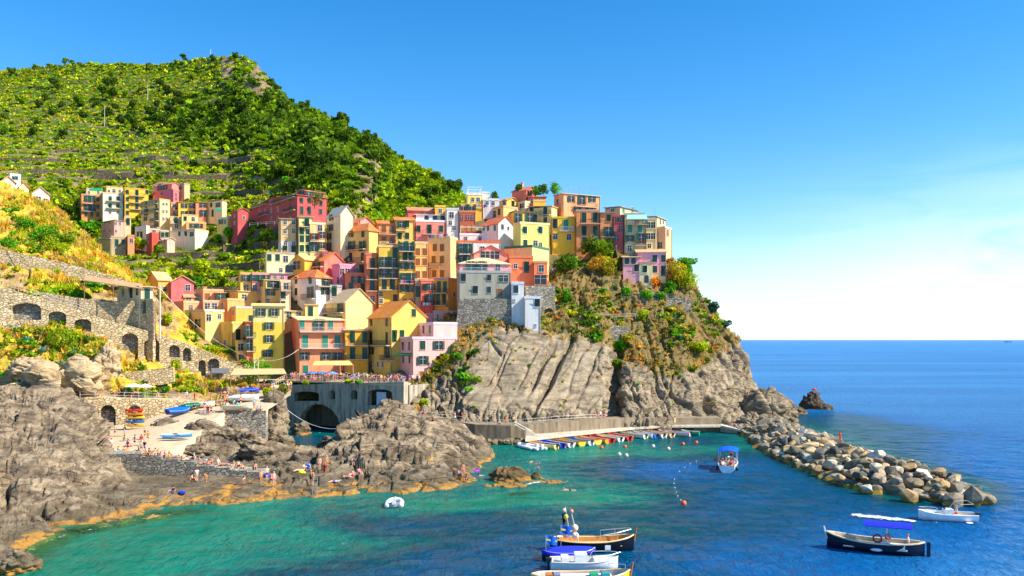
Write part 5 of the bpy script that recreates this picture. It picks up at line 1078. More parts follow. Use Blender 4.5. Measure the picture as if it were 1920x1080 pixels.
def agave(px, py, rad, c, label, W=None, PX=None, PY=None):
    p = on_px(LW if W is None else W, PX, PY, px, py); b = MB(); q = random.Random(px*7+py)
    for i in range(22):
        a = q.uniform(0, 6.283); el = q.uniform(.15, 1.25); L = rad*q.uniform(.75, 1.1); w_ = rad*.1; dx, dy = math.cos(a), math.sin(a); ox, oy = -dy*w_, dx*w_
        p1 = (dx*L*.5*math.cos(el), dy*L*.5*math.cos(el), L*.55*math.sin(el)); p2 = (dx*L*math.cos(el), dy*L*math.cos(el), L*.95*math.sin(el)-.08*L)
        V = [(ox*.6, oy*.6, 0), (-ox*.6, -oy*.6, 0), (p1[0]-ox, p1[1]-oy, p1[2]), (p1[0]+ox, p1[1]+oy, p1[2]), p2, (p1[0], p1[1], p1[2]-w_*.5), (0, 0, -w_*.5)]
        b.add(V, [(0, 1, 2, 3), (3, 2, 4), (0, 3, 5, 6), (6, 5, 2, 1), (3, 4, 5), (5, 4, 2)])
    o = b.build('agave', MATTE, None, c, loc=(p[0], p[1], p[2]+.05)); tag(o, label, 'agave', 'agaves on the slopes')
AG, AY = rgb(104,150,136), rgb(206,196,60)
for i, (px, py, rad, c, lab) in enumerate([(55,622,1.5,AY,'large yellow striped agave left of the round dark bush'),(82,625,1.7,AY,'largest yellow agave on the left slope'),(95,640,1.4,AY,'yellow agave next to the round dark bush'),(52,640,1.6,AG,'blue green agave under the yellow ones'),(80,660,1.7,AG,'blue green agave below the round dark bush'),(140,640,1.4,AG,'blue green agave right of the round dark bush'),(152,655,1.3,AG,'blue green agave above the walkway rocks'),(135,665,1.4,AG,'blue green agave beside the rock ledge'),(115,685,1.5,AG,'grey agave low on the slope'),(148,690,1.4,AG,'grey agave above the umbrellas'),(188,700,1.4,AG,'large grey agave hanging over the walkway rocks'),(165,680,1.3,AG,'grey agave in the middle of the lower slope'),(8,600,1.5,AG,'blue agave at the left edge by the first arch'),(225,700,1.2,AG,'agave at the foot of the tallest arch')]): agave(px, py, rad, c, lab)
for px, py, lab in ((1138,530,'blue green agave in the headland scrub'),(1115,540,'agave left of the villa stairs'),(910,625,'teal agave at the top of the cliff slab'),(900,632,'teal agave left of the one on the cliff top')): agave(px, py, 1.0, AG, lab, CW, CPX, CPY)
# ------------------------------------------------------------------ walls, bridge, quays
class WallPlane:
    def __init__(s, A, B):
        (pa, da), (pb, db) = A, B; s.A = Vector(((pa-CX)/FPX*da, da, 0)); b = Vector(((pb-CX)/FPX*db, db, 0)); s.d = (b-s.A).normalized(); s.n = Vector((s.d.y, -s.d.x, 0))
    def hit(s, px, py):
        dx, dz = (px-CX)/FPX, -(py-HZ)/FPX; t = (s.A.x*s.n.x+s.A.y*s.n.y)/(dx*s.n.x+s.n.y); X, Y = dx*t, t
        return ((X-s.A.x)*s.d.x+(Y-s.A.y)*s.d.y, EYE+dz*t)
def arch_hole(x0, x1, y0, y1, rise=None, n=9):
    rise = rise if rise is not None else (x1-x0)/2; ym = y0+rise; c = (x0+x1)/2; a = (x1-x0)/2
    return [(x0, y1), (x1, y1)]+[(c+a*math.cos(t), ym-rise*math.sin(t)) for t in np.linspace(0, math.pi, n)]
def extrude_poly(outer, holes, d0, d1):
    """polygon in (s,z) with holes -> solid between depth d0 and d1 (depth = local +y)"""
    polys = [outer]+holes; flat = [p for q in polys for p in q]; tris = tessellate_polygon([[Vector((a, b, 0)) for a, b in q] for q in polys]); n = len(flat)
    V = [(a, d0, b) for a, b in flat]+[(a, d1, b) for a, b in flat]; F = [tuple(t) for t in tris]+[tuple(i+n for i in reversed(t)) for t in tris]; k = 0
    for q in polys:
        m = len(q); F += [(k+i, k+(i+1) % m, k+(i+1) % m+n, k+i+n) for i in range(m)]; k += m
    return V, F
def pix_wall(name, label, cat, A, B, outline, holes=(), thick=1.2, mat=None, color=None, niche=1.0, nmat=None, niche_name='niche'):
    W = WallPlane(A, B); o = empty(name, (W.A.x, W.A.y, 0), math.atan2(W.d.y, W.d.x)); tag(o, label, cat)
    out = [W.hit(*p) for p in outline]; hs_ = [[W.hit(*p) for p in h_] for h_ in holes]
    V, F = extrude_poly(out, hs_, 0, thick); bm = bmesh.new(); vs = [bm.verts.new(v) for v in V]
    for f in F:
        try: bm.faces.new([vs[i] for i in f])
        except ValueError: pass
    bmesh.ops.recalc_face_normals(bm, faces=bm.faces); me = bpy.data.meshes.new('wall'); bm.to_mesh(me); bm.free(); me.materials.append(mat or STONE); link('wall', me, o, None, color)
    if niche is not None:
        for h_ in hs_:
            c = (sum(a for a, b in h_)/len(h_), sum(b for a, b in h_)/len(h_)); big = [(c[0]+(a-c[0])*1.08, c[1]+(b-c[1])*1.08) for a, b in h_]
            V, F = extrude_poly(big, [], niche, niche+0.3); link(niche_name, pymesh(niche_name, V, F, nmat or STONEG), o)
            # stone ring of the arch, a few centimetres proud of the wall
            ring = h_[2:]; R_ = MB()
            for i in range(len(ring)-1):
                (a, b), (a2, b2) = ring[i], ring[i+1]; f = 1+0.35/max(0.5, math.dist(ring[i], c)); e1 = (c[0]+(a-c[0])*f, c[1]+(b-c[1])*f); e2 = (c[0]+(a2-c[0])*f, c[1]+(b2-c[1])*f)
                g = 0.012
                st = MB(); st.add([(a, -.07, b), (a2, -.07, b2), (e2[0], -.07, e2[1]), (e1[0], -.07, e1[1]), (a, .02, b), (a2, .02, b2), (e2[0], .02, e2[1]), (e1[0], .02, e1[1])], [(0,1,2,3),(4,7,6,5),(0,4,5,1),(1,5,6,2),(2,6,7,3),(3,7,4,0)]); st.build('arch_stone', mat or STONE, o)
    return o, W
aw, AW = pix_wall('arch_wall', 'long sloping stone wall with blind arches descending to the harbour', 'wall', (-60, 146.5), (462, 164),
    [(-60,520),(0,537),(100,566),(200,600),(280,621),(350,644),(410,668),(462,692),(462,716),(411,738),(365,738),(312,724),(226,716),(192,672),(172,634),(100,626),(0,615),(-60,610)],
    [arch_hole(22,77,568,600,10), arch_hole(90,124,584,610,8), arch_hole(139,171,598,622,8), arch_hole(228,259,625,685,10), arch_hole(270,299,636,678,8), arch_hole(317,337,647,670,8), arch_hole(343,358,652,677,7), arch_hole(372,386,675,705,7), arch_hole(390,411,672,702,8)], 1.6, STONE, None, 1.3, STONEG)
# a parapet path behind the arch wall with a thin white railing on its upper part
def railing(name, label, pts, h=1.0, sp=2.2, col=rgb(220,220,216), rails=2, cross=False, r_=0.05, group=None):
    o = empty(name, pts[0]); tag(o, label, 'railing', group); O = Vector(pts[0]); mb = MB(); pp = []
    for a, b in zip(pts[:-1], pts[1:]):
        a, b = Vector(a), Vector(b); n = max(1, int((b-a).length/sp))
        for i in range(n): pp.append(a+(b-a)*i/n)
    pp.append(Vector(pts[-1]))
    post = MB(); post.tube([(0, 0, -0.1), (0, 0, h)], r_, 5); pm = post.mesh('post', METAL if not cross else MATTE)
    for p in pp: link('post', pm, o, None, col, loc=p-O)
    for k in range(rails):
        z = h*(k+1)/rails; b = MB(); b.tube([p-O+Vector((0, 0, z)) for p in pp], r_*.7, 4); b.build('rail', METAL if not cross else MATTE, o, col)
    if cross:
        for a, b in zip(pp[:-1], pp[1:]):
            c = MB(); c.bar(a-O+Vector((0,0,.1)), b-O+Vector((0,0,h*.92)), .06); c.bar(a-O+Vector((0,0,h*.92)), b-O+Vector((0,0,.1)), .06); c.build('brace', MATTE, o, col)
    return o
def aw_top(px, py, off=0.3):
    s_, z = AW.hit(px, py); return tuple(AW.A+AW.d*s_-AW.n*off+Vector((0, 0, z)))
railing('path_railing', 'thin white railing along the path on the upper arch wall', [aw_top(-40,526), aw_top(0,537), aw_top(100,566), aw_top(165,588)], 1.1, 2.4)
pix_wall('retaining_wall', 'sunlit stone retaining wall under the pergola garden', 'wall', (80, 157), (290, 160), [(80,548),(130,556),(200,566),(290,562),(290,622),(200,606),(100,578),(80,570)], (), 1.0, STONE, None, None)
pix_wall('retaining_wall', 'rubble stone wall along the upper left path', 'wall', (-60, 163), (235, 170), [(-60,455),(60,480),(120,492),(235,524),(235,540),(120,520),(60,515),(-60,495)], (), 1.0, STONE, None, None)
pix_wall('retaining_wall', 'small stone wall under the tall arches', 'wall', (225, 148.5), (330, 150), [(225,700),(270,694),(325,688),(326,716),(300,722),(225,722)], (), 1.0, STONE, None, None)
pix_wall('boathouse_wall', 'sunny stone wall with two boat arches beside the ramp', 'wall', (150, 137.0), (358, 143.5), [(150,747),(165,745),(260,748),(358,752),(358,784),(320,792),(268,803),(180,812),(150,812)], [arch_hole(188,217,759,803,14), arch_hole(239,267,760,798,13)], 1.5, STONE, None, 1.4, STONEG)
pix_wall('quay_wall', 'rough stone wall holding up the boat square', 'wall', (366, 138.6), (498, 139.6), [(366,773),(430,772),(498,770),(498,842),(366,842)], (), 2.0, STONEG, None, None)
pix_wall('rock_wall', 'grey stone wall capping the big rock on the left', 'wall', (30, 136), (92, 136), [(30,735),(92,732),(90,775),(40,780)], (), 1.0, STONEG, None, None)
pix_wall('sunbathing_steps', 'stepped concrete wall where sunbathers lie above the rocks', 'steps', (145, 109.5), (492, 107), [(145,852),(267,851),(267,857),(301,857),(301,861),(334,861),(334,866),(368,866),(368,874),(402,874),(402,877),(432,877),(432,882),(463,882),(463,885),(490,885),(490,915),(145,915)], (), 3.2, STONEG, None, None)
br, BW = pix_wall('bridge', 'shaded concrete bridge wall with a big arch under the crowded terrace', 'bridge', (530, 173), (757, 157),
    [(528,722),(640,719),(757,716),(757,835),(640,835),(638,800),(634,784),(622,768),(606,759),(592,757),(578,762),(566,775),(560,795),(558,835),(528,835)],
    [arch_hole(549,598,734,752,5), arch_hole(617,628,732,749,4), arch_hole(659,670,732,749,4), arch_hole(689,735,730,760,7)], 1.4, CONCD, None, None)
def bw(px, py, off=0.0): s_, z = BW.hit(px, py); return tuple(BW.A+BW.d*s_-BW.n*off+Vector((0, 0, z)))
b = MB(); rb = Matrix.Translation(Vector((0, 0, 0)))
s0, _ = BW.hit(530, 720); s1, _ = BW.hit(757, 720)
b.box(s0, s1, 7.5, 8.0, -2, 10.0); b.box(s0-.3, s0, 1.4, 8.0, -2, 10.0); b.box(s1, s1+.3, 1.4, 8, -2, 10.0); b.box(s0, s1, 1.41, 7.49, 5.2, 5.5); b.build('vault', CONCD, br)
sd, zd = BW.hit(711, 745); bd = MB(); bd.box(sd-1.4, sd+1.0, .9, 1.0, zd-1.6, zd+1.0); bd.build('notice_board', MATTE, br, rgb(206,222,236))
# the terrace deck
tp = [bw(500,722,-.05), bw(757,716,-.05), P(800,706,176), P(790,700,186), P(470,704,186), P(440,716,172)]; tz = 10.25
tp = [(x, y, tz) for x, y, z in tp]; n = len(tp)
o = link('terrace', pymesh('terrace', tp+[(x, y, tz-.35) for x, y, z in tp], [tuple(range(n)), tuple(range(2*n-1, n-1, -1))]+[(i, i+n, (i+1) % n+n, (i+1) % n) for i in range(n)], PAVE)); tag(o, 'crowded terrace above the bridge', None, None, 'structure')
e0, e1 = Vector(bw(532,721,.35)), Vector(bw(756,716,.35)); e0.z = e1.z = tz
railing('terrace_railing', 'wooden cross braced railing along the crowded terrace edge', [e0, e1], 1.15, 1.7, rgb(196,178,150), 2, True, .06)
w0, w1, w2 = Vector(P(506,727,160)), Vector(P(530,722,166)), e0
railing('ramp_railing', 'wooden railing at the top of the ramp beside the restaurant', [P(470,738,157), P(505,728,162), tuple(e0)], 1.1, 1.6, rgb(206,180,140), 2, True, .06)
# ramp and boat square
rc = {178: [(855,113),(832,120),(818,127),(806,133),(800,137)], 250: [(855,113),(826,121.5),(808,129),(800,135),(795,138)], 305: [(855,113),(822,122),(800,130),(786,138),(775,142)], 345: [(835,119),(802,129.5),(786,134.5),(770,141),(756,149)],
 420: [(772,139.2),(767,141.5),(757,146.5),(744,153.5),(736,159)], 500: [(770,139.8),(762,142.5),(746,149),(733,156),(724,163)], 545: [(740,151),(736,154),(730,158),(722,164),(718,170)]}
RW, RPX, RPY = loft(list(rc.items()), 60, 40, 1); sk = RW[:1].copy(); sk[..., 2] -= 4.5*(RPX[:1] < 496); sk[..., 1] += .6; sk2 = RW[:, -1:].copy(); sk2[..., 2] -= 6; terrain('ramp', np.concatenate([sk, RW], 0), PAVE, label='pale sunlit boat ramp and square')
# walkway over the boathouse wall
ww = [P(-80,742,137), P(60,742,138), P(165,744,138.5), P(260,747,141), P(358,751,145), P(358,748,149), P(165,741,142), P(-80,738,141)]
n = len(ww); o = link('walkway', pymesh('walkway', ww+[(x, y, z-.5) for x, y, z in ww], [tuple(range(n)), tuple(range(2*n-1, n-1, -1))]+[(i, i+n, (i+1) % n+n, (i+1) % n) for i in range(n)], PAVE)); o['kind'] = 'structure'
railing('walkway_railing', 'white railing on top of the boathouse wall', [P(150,746,137.6), P(260,748,140.8), P(358,752,144)], 1.1, 2.2)
railing('walkway_railing', 'white railing in front of the people at the left edge', [P(-60,741,137), P(92,740,137.6)], 1.1, 2.2)
# promenade under the cliff
TOP = [(800,786,150),(847,789,151),(891,796,149.5),(958,798,148.5),(991,796,149),(1047,791,151.5),(1118,787,155.5),(1190,783.5,161),(1270,783.5,163),(1352,784,165)]
tw = [P(*t) for t in TOP]; V = []; F = []
for x, y, z in tw: V += [(x, y, -1.5), (x, y, z), (x+.2, y+4.5, z), (x+.2, y+4.5, -1.5)]
for i in range(len(tw)-1):
    for a in range(3): F.append((4*i+a, 4*i+4+a, 4*i+5+a, 4*i+1+a))
F += [(0, 1, 2, 3), tuple(4*len(tw)-4+k for k in (3, 2, 1, 0))]
tag(link('promenade', pymesh('promenade', V, F, CONCW)), 'concrete promenade along the foot of the cliff', None, None, 'structure')
LOW = [(985,824,141.5),(1060,815,147.5),(1120,809,152),(1190,801.5,159),(1260,798,161.5),(1352,797.5,163.3),(1388,806,160)]
lw = [P(*t) for t in LOW]; V = []
for x, y, z in lw: V += [(x, y+1.9, -1.5), (x, y+1.9, z-.4), (x, y, z-.4), (x, y, z), (x+.2, y+6.5, z), (x+.2, y+6.5, -1.5)]
F = [(6*i+a, 6*i+6+a, 6*i+7+a, 6*i+1+a) for i in range(len(lw)-1) for a in range(5)]+[(0, 1, 2, 3, 4, 5), tuple(6*len(lw)-6+k for k in (5, 4, 3, 2, 1, 0))]
tag(link('quay', pymesh('quay', V, F, CONC)), 'low mooring quay with small boats', None, None, 'structure')
railing('promenade_railing', 'pale metal railing along the promenade under the cliff', [(x, y+.15, z) for x, y, z in tw[:7]], 1.05, 2.2, rgb(226,214,190), 2)
st = empty('stairway', P(985,800,149)); tag(st, 'concrete stairs from the promenade down to the quay', 'stairs')
for i in range(9): b = MB(); b.box(i*.35, i*.35+.36, -2.2, -.9, -3.5, -.25-i*.19); b.build('step', CONC, st)
railing('stair_railing', 'metal handrail beside the stairs down to the quay', [P(965,801,147.3), tuple(Vector(P(965,801,147.3))+Vector((3.2, 0, -1.7)))], 1.0, 1.1, rgb(200,200,190))
# ------------------------------------------------------------------ loose rocks
def lump(name, label, px, py, D, rx, ry, rz, seed, mat=None, cat='rock', nu=84, nv=56, amp=.5, sink=.35, group=None, kind=None):
    th = np.linspace(0, 2*math.pi, nu); ph = np.linspace(0.02, math.pi-.02, nv); T, Ph = np.meshgrid(th, ph); d = np.stack([np.sin(Ph)*np.cos(T), np.sin(Ph)*np.sin(T), np.cos(Ph)], -1)
    c = np.array(P(px, py, D)); S = np.array([rx, ry, rz]); W = d*S+c; p = W*1.0; k = min(rx, ry, rz)
    ID, EE, LL_ = cells(p*np.array([.8, .8, 1.3])*(.95/k)+seed*3.3, seed); IDb, EEb, LLb = cells(p*np.array([1, 1, 2.0])*(2.3/k), seed+9); crack = np.clip(EE/.1, 0, 1)
    lay = (p@np.array([.3, -.4, .85]))*1.6/k*.9; fr_ = lay-np.floor(lay)
    h_ = (ID-.5)*1.1+LL_*1.0+(crack-1)*.3+(IDb-.5)*.4+LLb*.4+fbm(p*(.8/k), 4, seed)*.35; W = W+d*(h_*amp*k)[..., None]; W[:, -1] = W[:, 0]
    o = link(name, npmesh(name, W-c, gridfaces(nv, nu), mat or ROCK), loc=tuple(c)); tag(o, label, cat, group, kind); return o
DARKROCK = m_rock('sea_rock_stone', rgb(130,112,88), rgb(92,80,66), rgb(50,46,42))
lump('sea_rock', 'dark pointed rock standing in the open water', 1521, 764, 221, 2.8, 2.6, 3.6, 5, mat=DARKROCK); lump('sea_rock', 'low brown shoulder of the pointed sea rock', 1542, 767, 219, 3.0, 2.3, 1.5, 6, mat=DARKROCK)
lump('sea_rock', 'small dark rock awash beyond the breakwater root', 1494, 776, 205, 2.4, 1.6, 1.3, 7)
lump('islet', 'ochre rock islet in the harbour', 956, 902, 108.5, 2.7, 1.9, 1.5, 8, mat=ISLET); lump('islet', 'small brown rock beside the ochre islet', 1006, 900, 110, 1.1, .9, .95, 9, mat=ISLET); lump('islet', 'flat ochre ledge in front of the islet', 948, 915, 104.5, 3.4, 2.0, .6, 10, mat=ISLET); lump('islet', 'submerged ledge right of the islet', 1030, 908, 107, 3.6, 1.8, .42, 12)
lump('shore_boulder', 'tan boulder in the gorge under the bridge arch', 612, 838, 137, 1.8, 1.6, 1.5, 11); lump('shore_boulder', 'rough rock pillar left of the bridge', 514, 795, 147, 2.8, 2.6, 6.2, 13, amp=.4); lump('shore_boulder', 'rock foot in front of the left bridge pier', 520, 832, 143, 2.4, 2.2, 2.4, 14)
lump('shore_boulder', 'shaded rock slope inside the arch', 566, 826, 161, 1.8, 2.4, 3.6, 15); lump('shore_boulder', 'shaded rock on the right of the gorge', 676, 822, 154, 3.6, 2.6, 3.6, 16); lump('shore_boulder', 'dark rock under the notice board', 735, 800, 152, 3.6, 2.6, 4.5, 17)
for i, (px, py, D, rx, ry, rz, lab) in enumerate([(385,812,130,3.0,2.0,1.8,'brown boulder under the boat square wall'),(432,818,130,3.2,2.0,1.7,'purple brown boulder in the middle under the boat square'),(462,828,128,2.8,1.8,1.6,'boulder at the right under the boat square wall'),(325,838,124,2.0,1.6,1.2,'rock beside the kayaks on the ramp'),(372,845,121,2.8,1.6,1.0,'flat rock above the sunbathing steps'),(30,1060,66,1.8,1.6,1.1,'pale boulder in the lower left corner'),(480,850,121,2.6,1.6,1.3,'grey boulder above the end of the steps'),(1408,790,168,2.0,1.6,1.8,'big pale boulder at the root of the breakwater'),(1440,788,171,2.4,1.8,1.7,'second pale boulder at the root of the breakwater'),(90,715,139,4.6,3.0,3.2,'big sandy boulder above the walkway at the left'),(150,710,140,4.0,3.0,3.4,'sandy boulder beside the two walkers'),(55,690,141,3.6,2.5,2.0,'flat ochre outcrop under the agaves'),(204,690,146,2.4,1.8,4.2,'upright rock rib left of the tallest arch'),(1432,768,178,5.2,4.0,4.2,'dark jagged rock at the cliff foot by the breakwater'),(1460,775,180,4.0,3.2,3.0,'lower dark rock seaward of the jagged one')]):
    lump('shore_boulder', lab, px, py, D, rx, ry, rz, 30+i, amp=.45, mat=ROCK if i < 9 or i > 12 else SAND)
# ------------------------------------------------------------------ the breakwater: boulders one by one
BMAT = m_objcol('boulder_stone', .9, .45, .9, .6, .2)
def m_boulder():
    m, nt, b = newmat('boulder_rock'); c = nnode(nt, 'ShaderNodeObjectInfo').outputs['Color']; p = worldpos(nt); n1 = noise(nt, p, 1.3, 8, .65); n2 = noise(nt, p, .5, 3)
    c = mixc(nt, maprange(nt, n1, .35, .7), mixc(nt, 1, c, (.55, .53, .5, 1), 'MULTIPLY'), c); c = mixc(nt, maprange(nt, n2, .5, .75, 0, .5), c, mixc(nt, 1, c, (1.0, .85, .6, 1), 'MULTIPLY'))
    s = nnode(nt, 'ShaderNodeSeparateXYZ'); nt.links.new(p, s.inputs[0]); zz = math2(nt, 'ADD', s.outputs['Z'], math2(nt, 'MULTIPLY', math2(nt, 'SUBTRACT', n2, .5), 1.2))
    c = mixc(nt, maprange(nt, zz, .95, .45, 0, .75), c, (.09, .07, .03, 1)); c = mixc(nt, math2(nt, 'MULTIPLY', maprange(nt, zz, .6, .3), maprange(nt, noise(nt, p, .35, 3), .42, .56)), c, (.42, .23, .02, 1))
    nt.links.new(c, b.inputs['Base Color']); b.inputs['Roughness'].default_value = .9; bump(nt, b, n1, .7, .12); return m
BMAT = m_boulder()
def boulder_mesh(seed, npts=26):
    r_ = np.random.default_rng(seed); d = r_.normal(size=(npts, 3)); d /= np.linalg.norm(d, axis=1, keepdims=True); S = np.array([1.0, r_.uniform(.65, .95), r_.uniform(.5, .8)])
    d = np.sign(d)*np.abs(d)**r_.uniform(.7, 1.0); bm = bmesh.new()
    for v in d*S*r_.uniform(.9, 1.05, (npts, 1)): bm.verts.new(v)
    g = bmesh.ops.convex_hull(bm, input=bm.verts); bmesh.ops.delete(bm, geom=[v for v in bm.verts if not v.link_faces], context='VERTS')
    bmesh.ops.bevel(bm, geom=list(bm.edges), offset=.03, segments=1, affect='EDGES', clamp_overlap=True)
    me = bpy.data.meshes.new('boulder'); bm.to_mesh(me); bm.free(); me.materials.append(BMAT); return me
BM_ = [boulder_mesh(900+i) for i in range(14)]
bk = empty('breakwater', (52, 130, 0)); tag(bk, 'breakwater of loose pale and dark boulders', 'breakwater')
near = [PZ(1392,812,0), PZ(1440,848,0), PZ(1500,878,0), PZ(1580,910,0), PZ(1640,928,0), PZ(1700,940,0), PZ(1770,944,0), PZ(1838,938,0)]
q = random.Random(5); bn = 0; BCOL = [rgb(224,206,172), rgb(190,170,138), rgb(138,130,114), rgb(92,92,84), rgb(206,170,116), rgb(232,222,202), rgb(164,150,130), rgb(112,110,92), rgb(196,160,110), rgb(216,188,140)]
ys_ = np.array([p[1] for p in near]); xs_ = np.array([p[0] for p in near]); o_ = np.argsort(ys_); rows = []
def near_x(y): return float(np.interp(y, ys_[o_], xs_[o_]))
def far_x(y): return float(np.interp(y, [88, 97, 103, 110, 120, 135, 150, 165, 172], [53.5, 56.6, 57.4, 57.4, 57, 57.3, 58.2, 59, 60]))
spots = []
y = 92.6
while y < 170:
    x0, x1 = near_x(y), far_x(y); w_ = x1-x0
    x = x0
    while x < x1:
        t = (x-x0)/max(1, w_); hz = 2.7*math.sin(math.pi*min(1, max(0, .06+t*.92)))**.7*(1 if y > 97 else .7)
        spots.append((x+q.uniform(-.5, .5), y+q.uniform(-.5, .5), hz+q.uniform(-.35, .5)-.35, t)); x += q.uniform(1.1, 1.9)
    y += q.uniform(1.35, 1.8) if y < 125 else q.uniform(1.7, 2.2)
spots.sort(key=lambda s: s[1]-s[2]*1.5+max(0, s[3]-.75)*40)
rest = []
for i, (x, y, z, t) in enumerate(spots):
    sc_ = q.choice([.55, .65, .75, .9, 1.05, 1.35])*q.uniform(.85, 1.15); rot = (q.uniform(-.5, .5), q.uniform(-.5, .5), q.uniform(0, 6.28))
    if i < 290:
        c = q.choice(BCOL)
        link('boulder', BM_[q.randrange(14)], bk, None, c, loc=(x-52, y-130, z), rot=rot, scale=(sc_, sc_*q.uniform(.8, 1.1), sc_*q.uniform(.75, 1.0)))
    else: rest.append((x, y, z, sc_, rot))
def joined_boulders(name, items, color, parent=None):
    V, F = [], []
    for x, y, z, sc_, rot in items:
        me = BM_[q.randrange(14)]; M = Matrix.Translation((x, y, z)) @ Matrix.Rotation(rot[2], 4, 'Z') @ Matrix.Rotation(rot[0], 4, 'X') @ Matrix.Scale(sc_, 4); n = len(V)
        V += [tuple(M @ v.co) for v in me.vertices]; F += [tuple(i+n for i in p.vertices) for p in me.polygons]
    o = link(name, pymesh(name, V, F, BMAT), parent, None, color); o['kind'] = 'stuff'; return o
for y in np.arange(92, 171, 2.3):
    for x in np.arange(near_x(y)+.6, far_x(y), 2.3): rest.append((x, y, -.2+1.2*math.sin(math.pi*min(1, (x-near_x(y))/(far_x(y)-near_x(y)))), 1.7, (q.uniform(-.5, .5), 0, q.uniform(0, 6))))
joined_boulders('boulder_core', [(x-52, y-130, z, s, r_) for x, y, z, s, r_ in rest], rgb(150,138,116), bk)
# small boulders along the rocky foot of the promenade
foot = [(PZ(px, py, 0)[0]+q.uniform(-.6, .6), PZ(px, py, 0)[1]+q.uniform(-1, 2), q.uniform(-.2, .5), q.uniform(.6, 1.2), (q.uniform(-.5, .5), 0, q.uniform(0, 6))) for px, py in [(885+i*6, 836-i*.3) for i in range(16)] for _ in range(4)]
tag(joined_boulders('foot_rocks', foot, rgb(150,132,104)), 'low rocks at the foot of the promenade wall')
foot = [(PZ(px, 812+q.uniform(-8, 6), 0)[0], PZ(px, 812, 0)[1]+q.uniform(2, 9), q.uniform(0, 1.6), q.uniform(.7, 1.5), (q.uniform(-.5, .5), 0, q.uniform(0, 6))) for px in range(1384, 1470, 4) for _ in range(2)]
tag(joined_boulders('root_rocks', foot, rgb(186,172,146)), 'rubble where the breakwater meets the cliff')
# ------------------------------------------------------------------ boats
def hull(L, B, H, transom=False, sheer=.35, floor=.3):
    n, m = 15, 6; out = []; inn = []
    for i in range(n):
        t = -1+2*i/(n-1); b = B/2*(max(0, 1-abs(t)**2.6))**.65
        if transom and t < 0: b = B/2*(1-.22*t*t)
        zt = H*(1+sheer*(t*t if t > 0 else (t*t*.5 if not transom else .1*t*t))); k = -.22*H*(1-abs(t)**4*(1 if not transom or t > 0 else 0)); x = t*L/2
        row = []; row2 = []
        for j in range(m):
            s = j/(m-1); y = b*math.sin(s*math.pi/2)**.7; z = k+(zt-k)*s**1.35; row.append((x, y, z)); row2.append((x*.97, max(0, y-.05)*.96, max(z, H*floor)))
        out.append(row); inn.append(row2)
    return out, inn
def skin(rows, flip=False):
    V, F = [], []; m = len(rows[0])
    for side in (1, -1):
        o = len(V)
        for r_ in rows: V += [(x, y*side, z) for x, y, z in r_]
        for i in range(len(rows)-1):
            for j in range(m-1):
                f = (o+i*m+j, o+(i+1)*m+j, o+(i+1)*m+j+1, o+i*m+j+1); F.append(f if (side > 0) != flip else f[::-1])
    return V, F
def boat(label, px, py, L, B, H, heading, hcol, icol, rim=None, transom=False, motor=False, cover=None, group=None, name='rowing_boat', seats=2, loc=None, thw=None, z=0, sheer=.35, roll=(0, 0), deck=None):
    p = loc or PZ(px, py, 0); o = empty(name, (p[0], p[1], p[2]+z), heading); o.rotation_euler = (roll[0], roll[1], heading); tag(o, label, 'boat', group); out, inn = hull(L, B, H, transom, sheer)
    b = MB(); b.add(*skin(out))
    if transom: r_ = out[0]; b.add([(x, y, z_) for x, y, z_ in r_]+[(x, -y, z_) for x, y, z_ in reversed(r_)], [tuple(range(2*len(r_)))])
    h_ = b.build('hull', PAINT, o, hcol, smooth=True)
    b = MB(); b.add(*skin(inn, True)); b.build('interior', MATTE, o, icol)
    for s in (1, -1):
        b = MB(); b.tube([(x, y*s, z_+.02) for x, y, z_ in (r_[-1] for r_ in out)], .05 if L < 7 else .08, 5); b.build('gunwale', PAINT, o, rim or rgb(226,220,206))
    for k in range(seats):
        t = -.45+.9*(k+.5)/seats; i = int((t+1)/2*14); w_ = out[i][-1][1]*.95; b = MB(); b.box(t*L/2-.14, t*L/2+.14, -w_, w_, H*.6, H*.67); b.build('thwart', MATTE, o, thw or rgb(190,160,116))
    if motor:
        b = MB(); b.box(-L/2-.35, -L/2+.1, -.16, .16, H*.75, H*1.25); b.box(-L/2-.24, -L/2-.1, -.06, .06, -.35, H*.75); b.build('outboard_motor', PAINT, o, rgb(30,32,36))
    if cover:
        rows = []
        for i in range(15):
            t = -1+2*i/14; r_ = out[i][-1]; rows.append([(r_[0]*1.01, 0, r_[2]+.38*(1-t*t)+.06), (r_[0]*1.01, r_[1]*.55, r_[2]+.28*(1-t*t)+.05), (r_[0]*1.02, r_[1]+.06, r_[2]+.03), (r_[0]*1.02, r_[1]+.07, r_[2]-.18)])
        b = MB(); b.add(*skin(rows)); b.build('cover', CLOTH, o, cover, smooth=True)
    if deck:
        rows = []
        for i in range(9, 15): r_ = out[i][-1]; rows.append([(r_[0], 0, r_[2]+.03), (r_[0], r_[1], r_[2]-.02)])
        b = MB(); b.add(*skin(rows)); b.build('foredeck', PAINT, o, deck)
    return o
WH, BL, RD, YE, OR = rgb(232,230,224), rgb(30,92,200), rgb(214,40,34), rgb(244,200,60), rgb(240,150,40)
bx = lambda x, y: (900+x/3.6, 740+y/3.6)
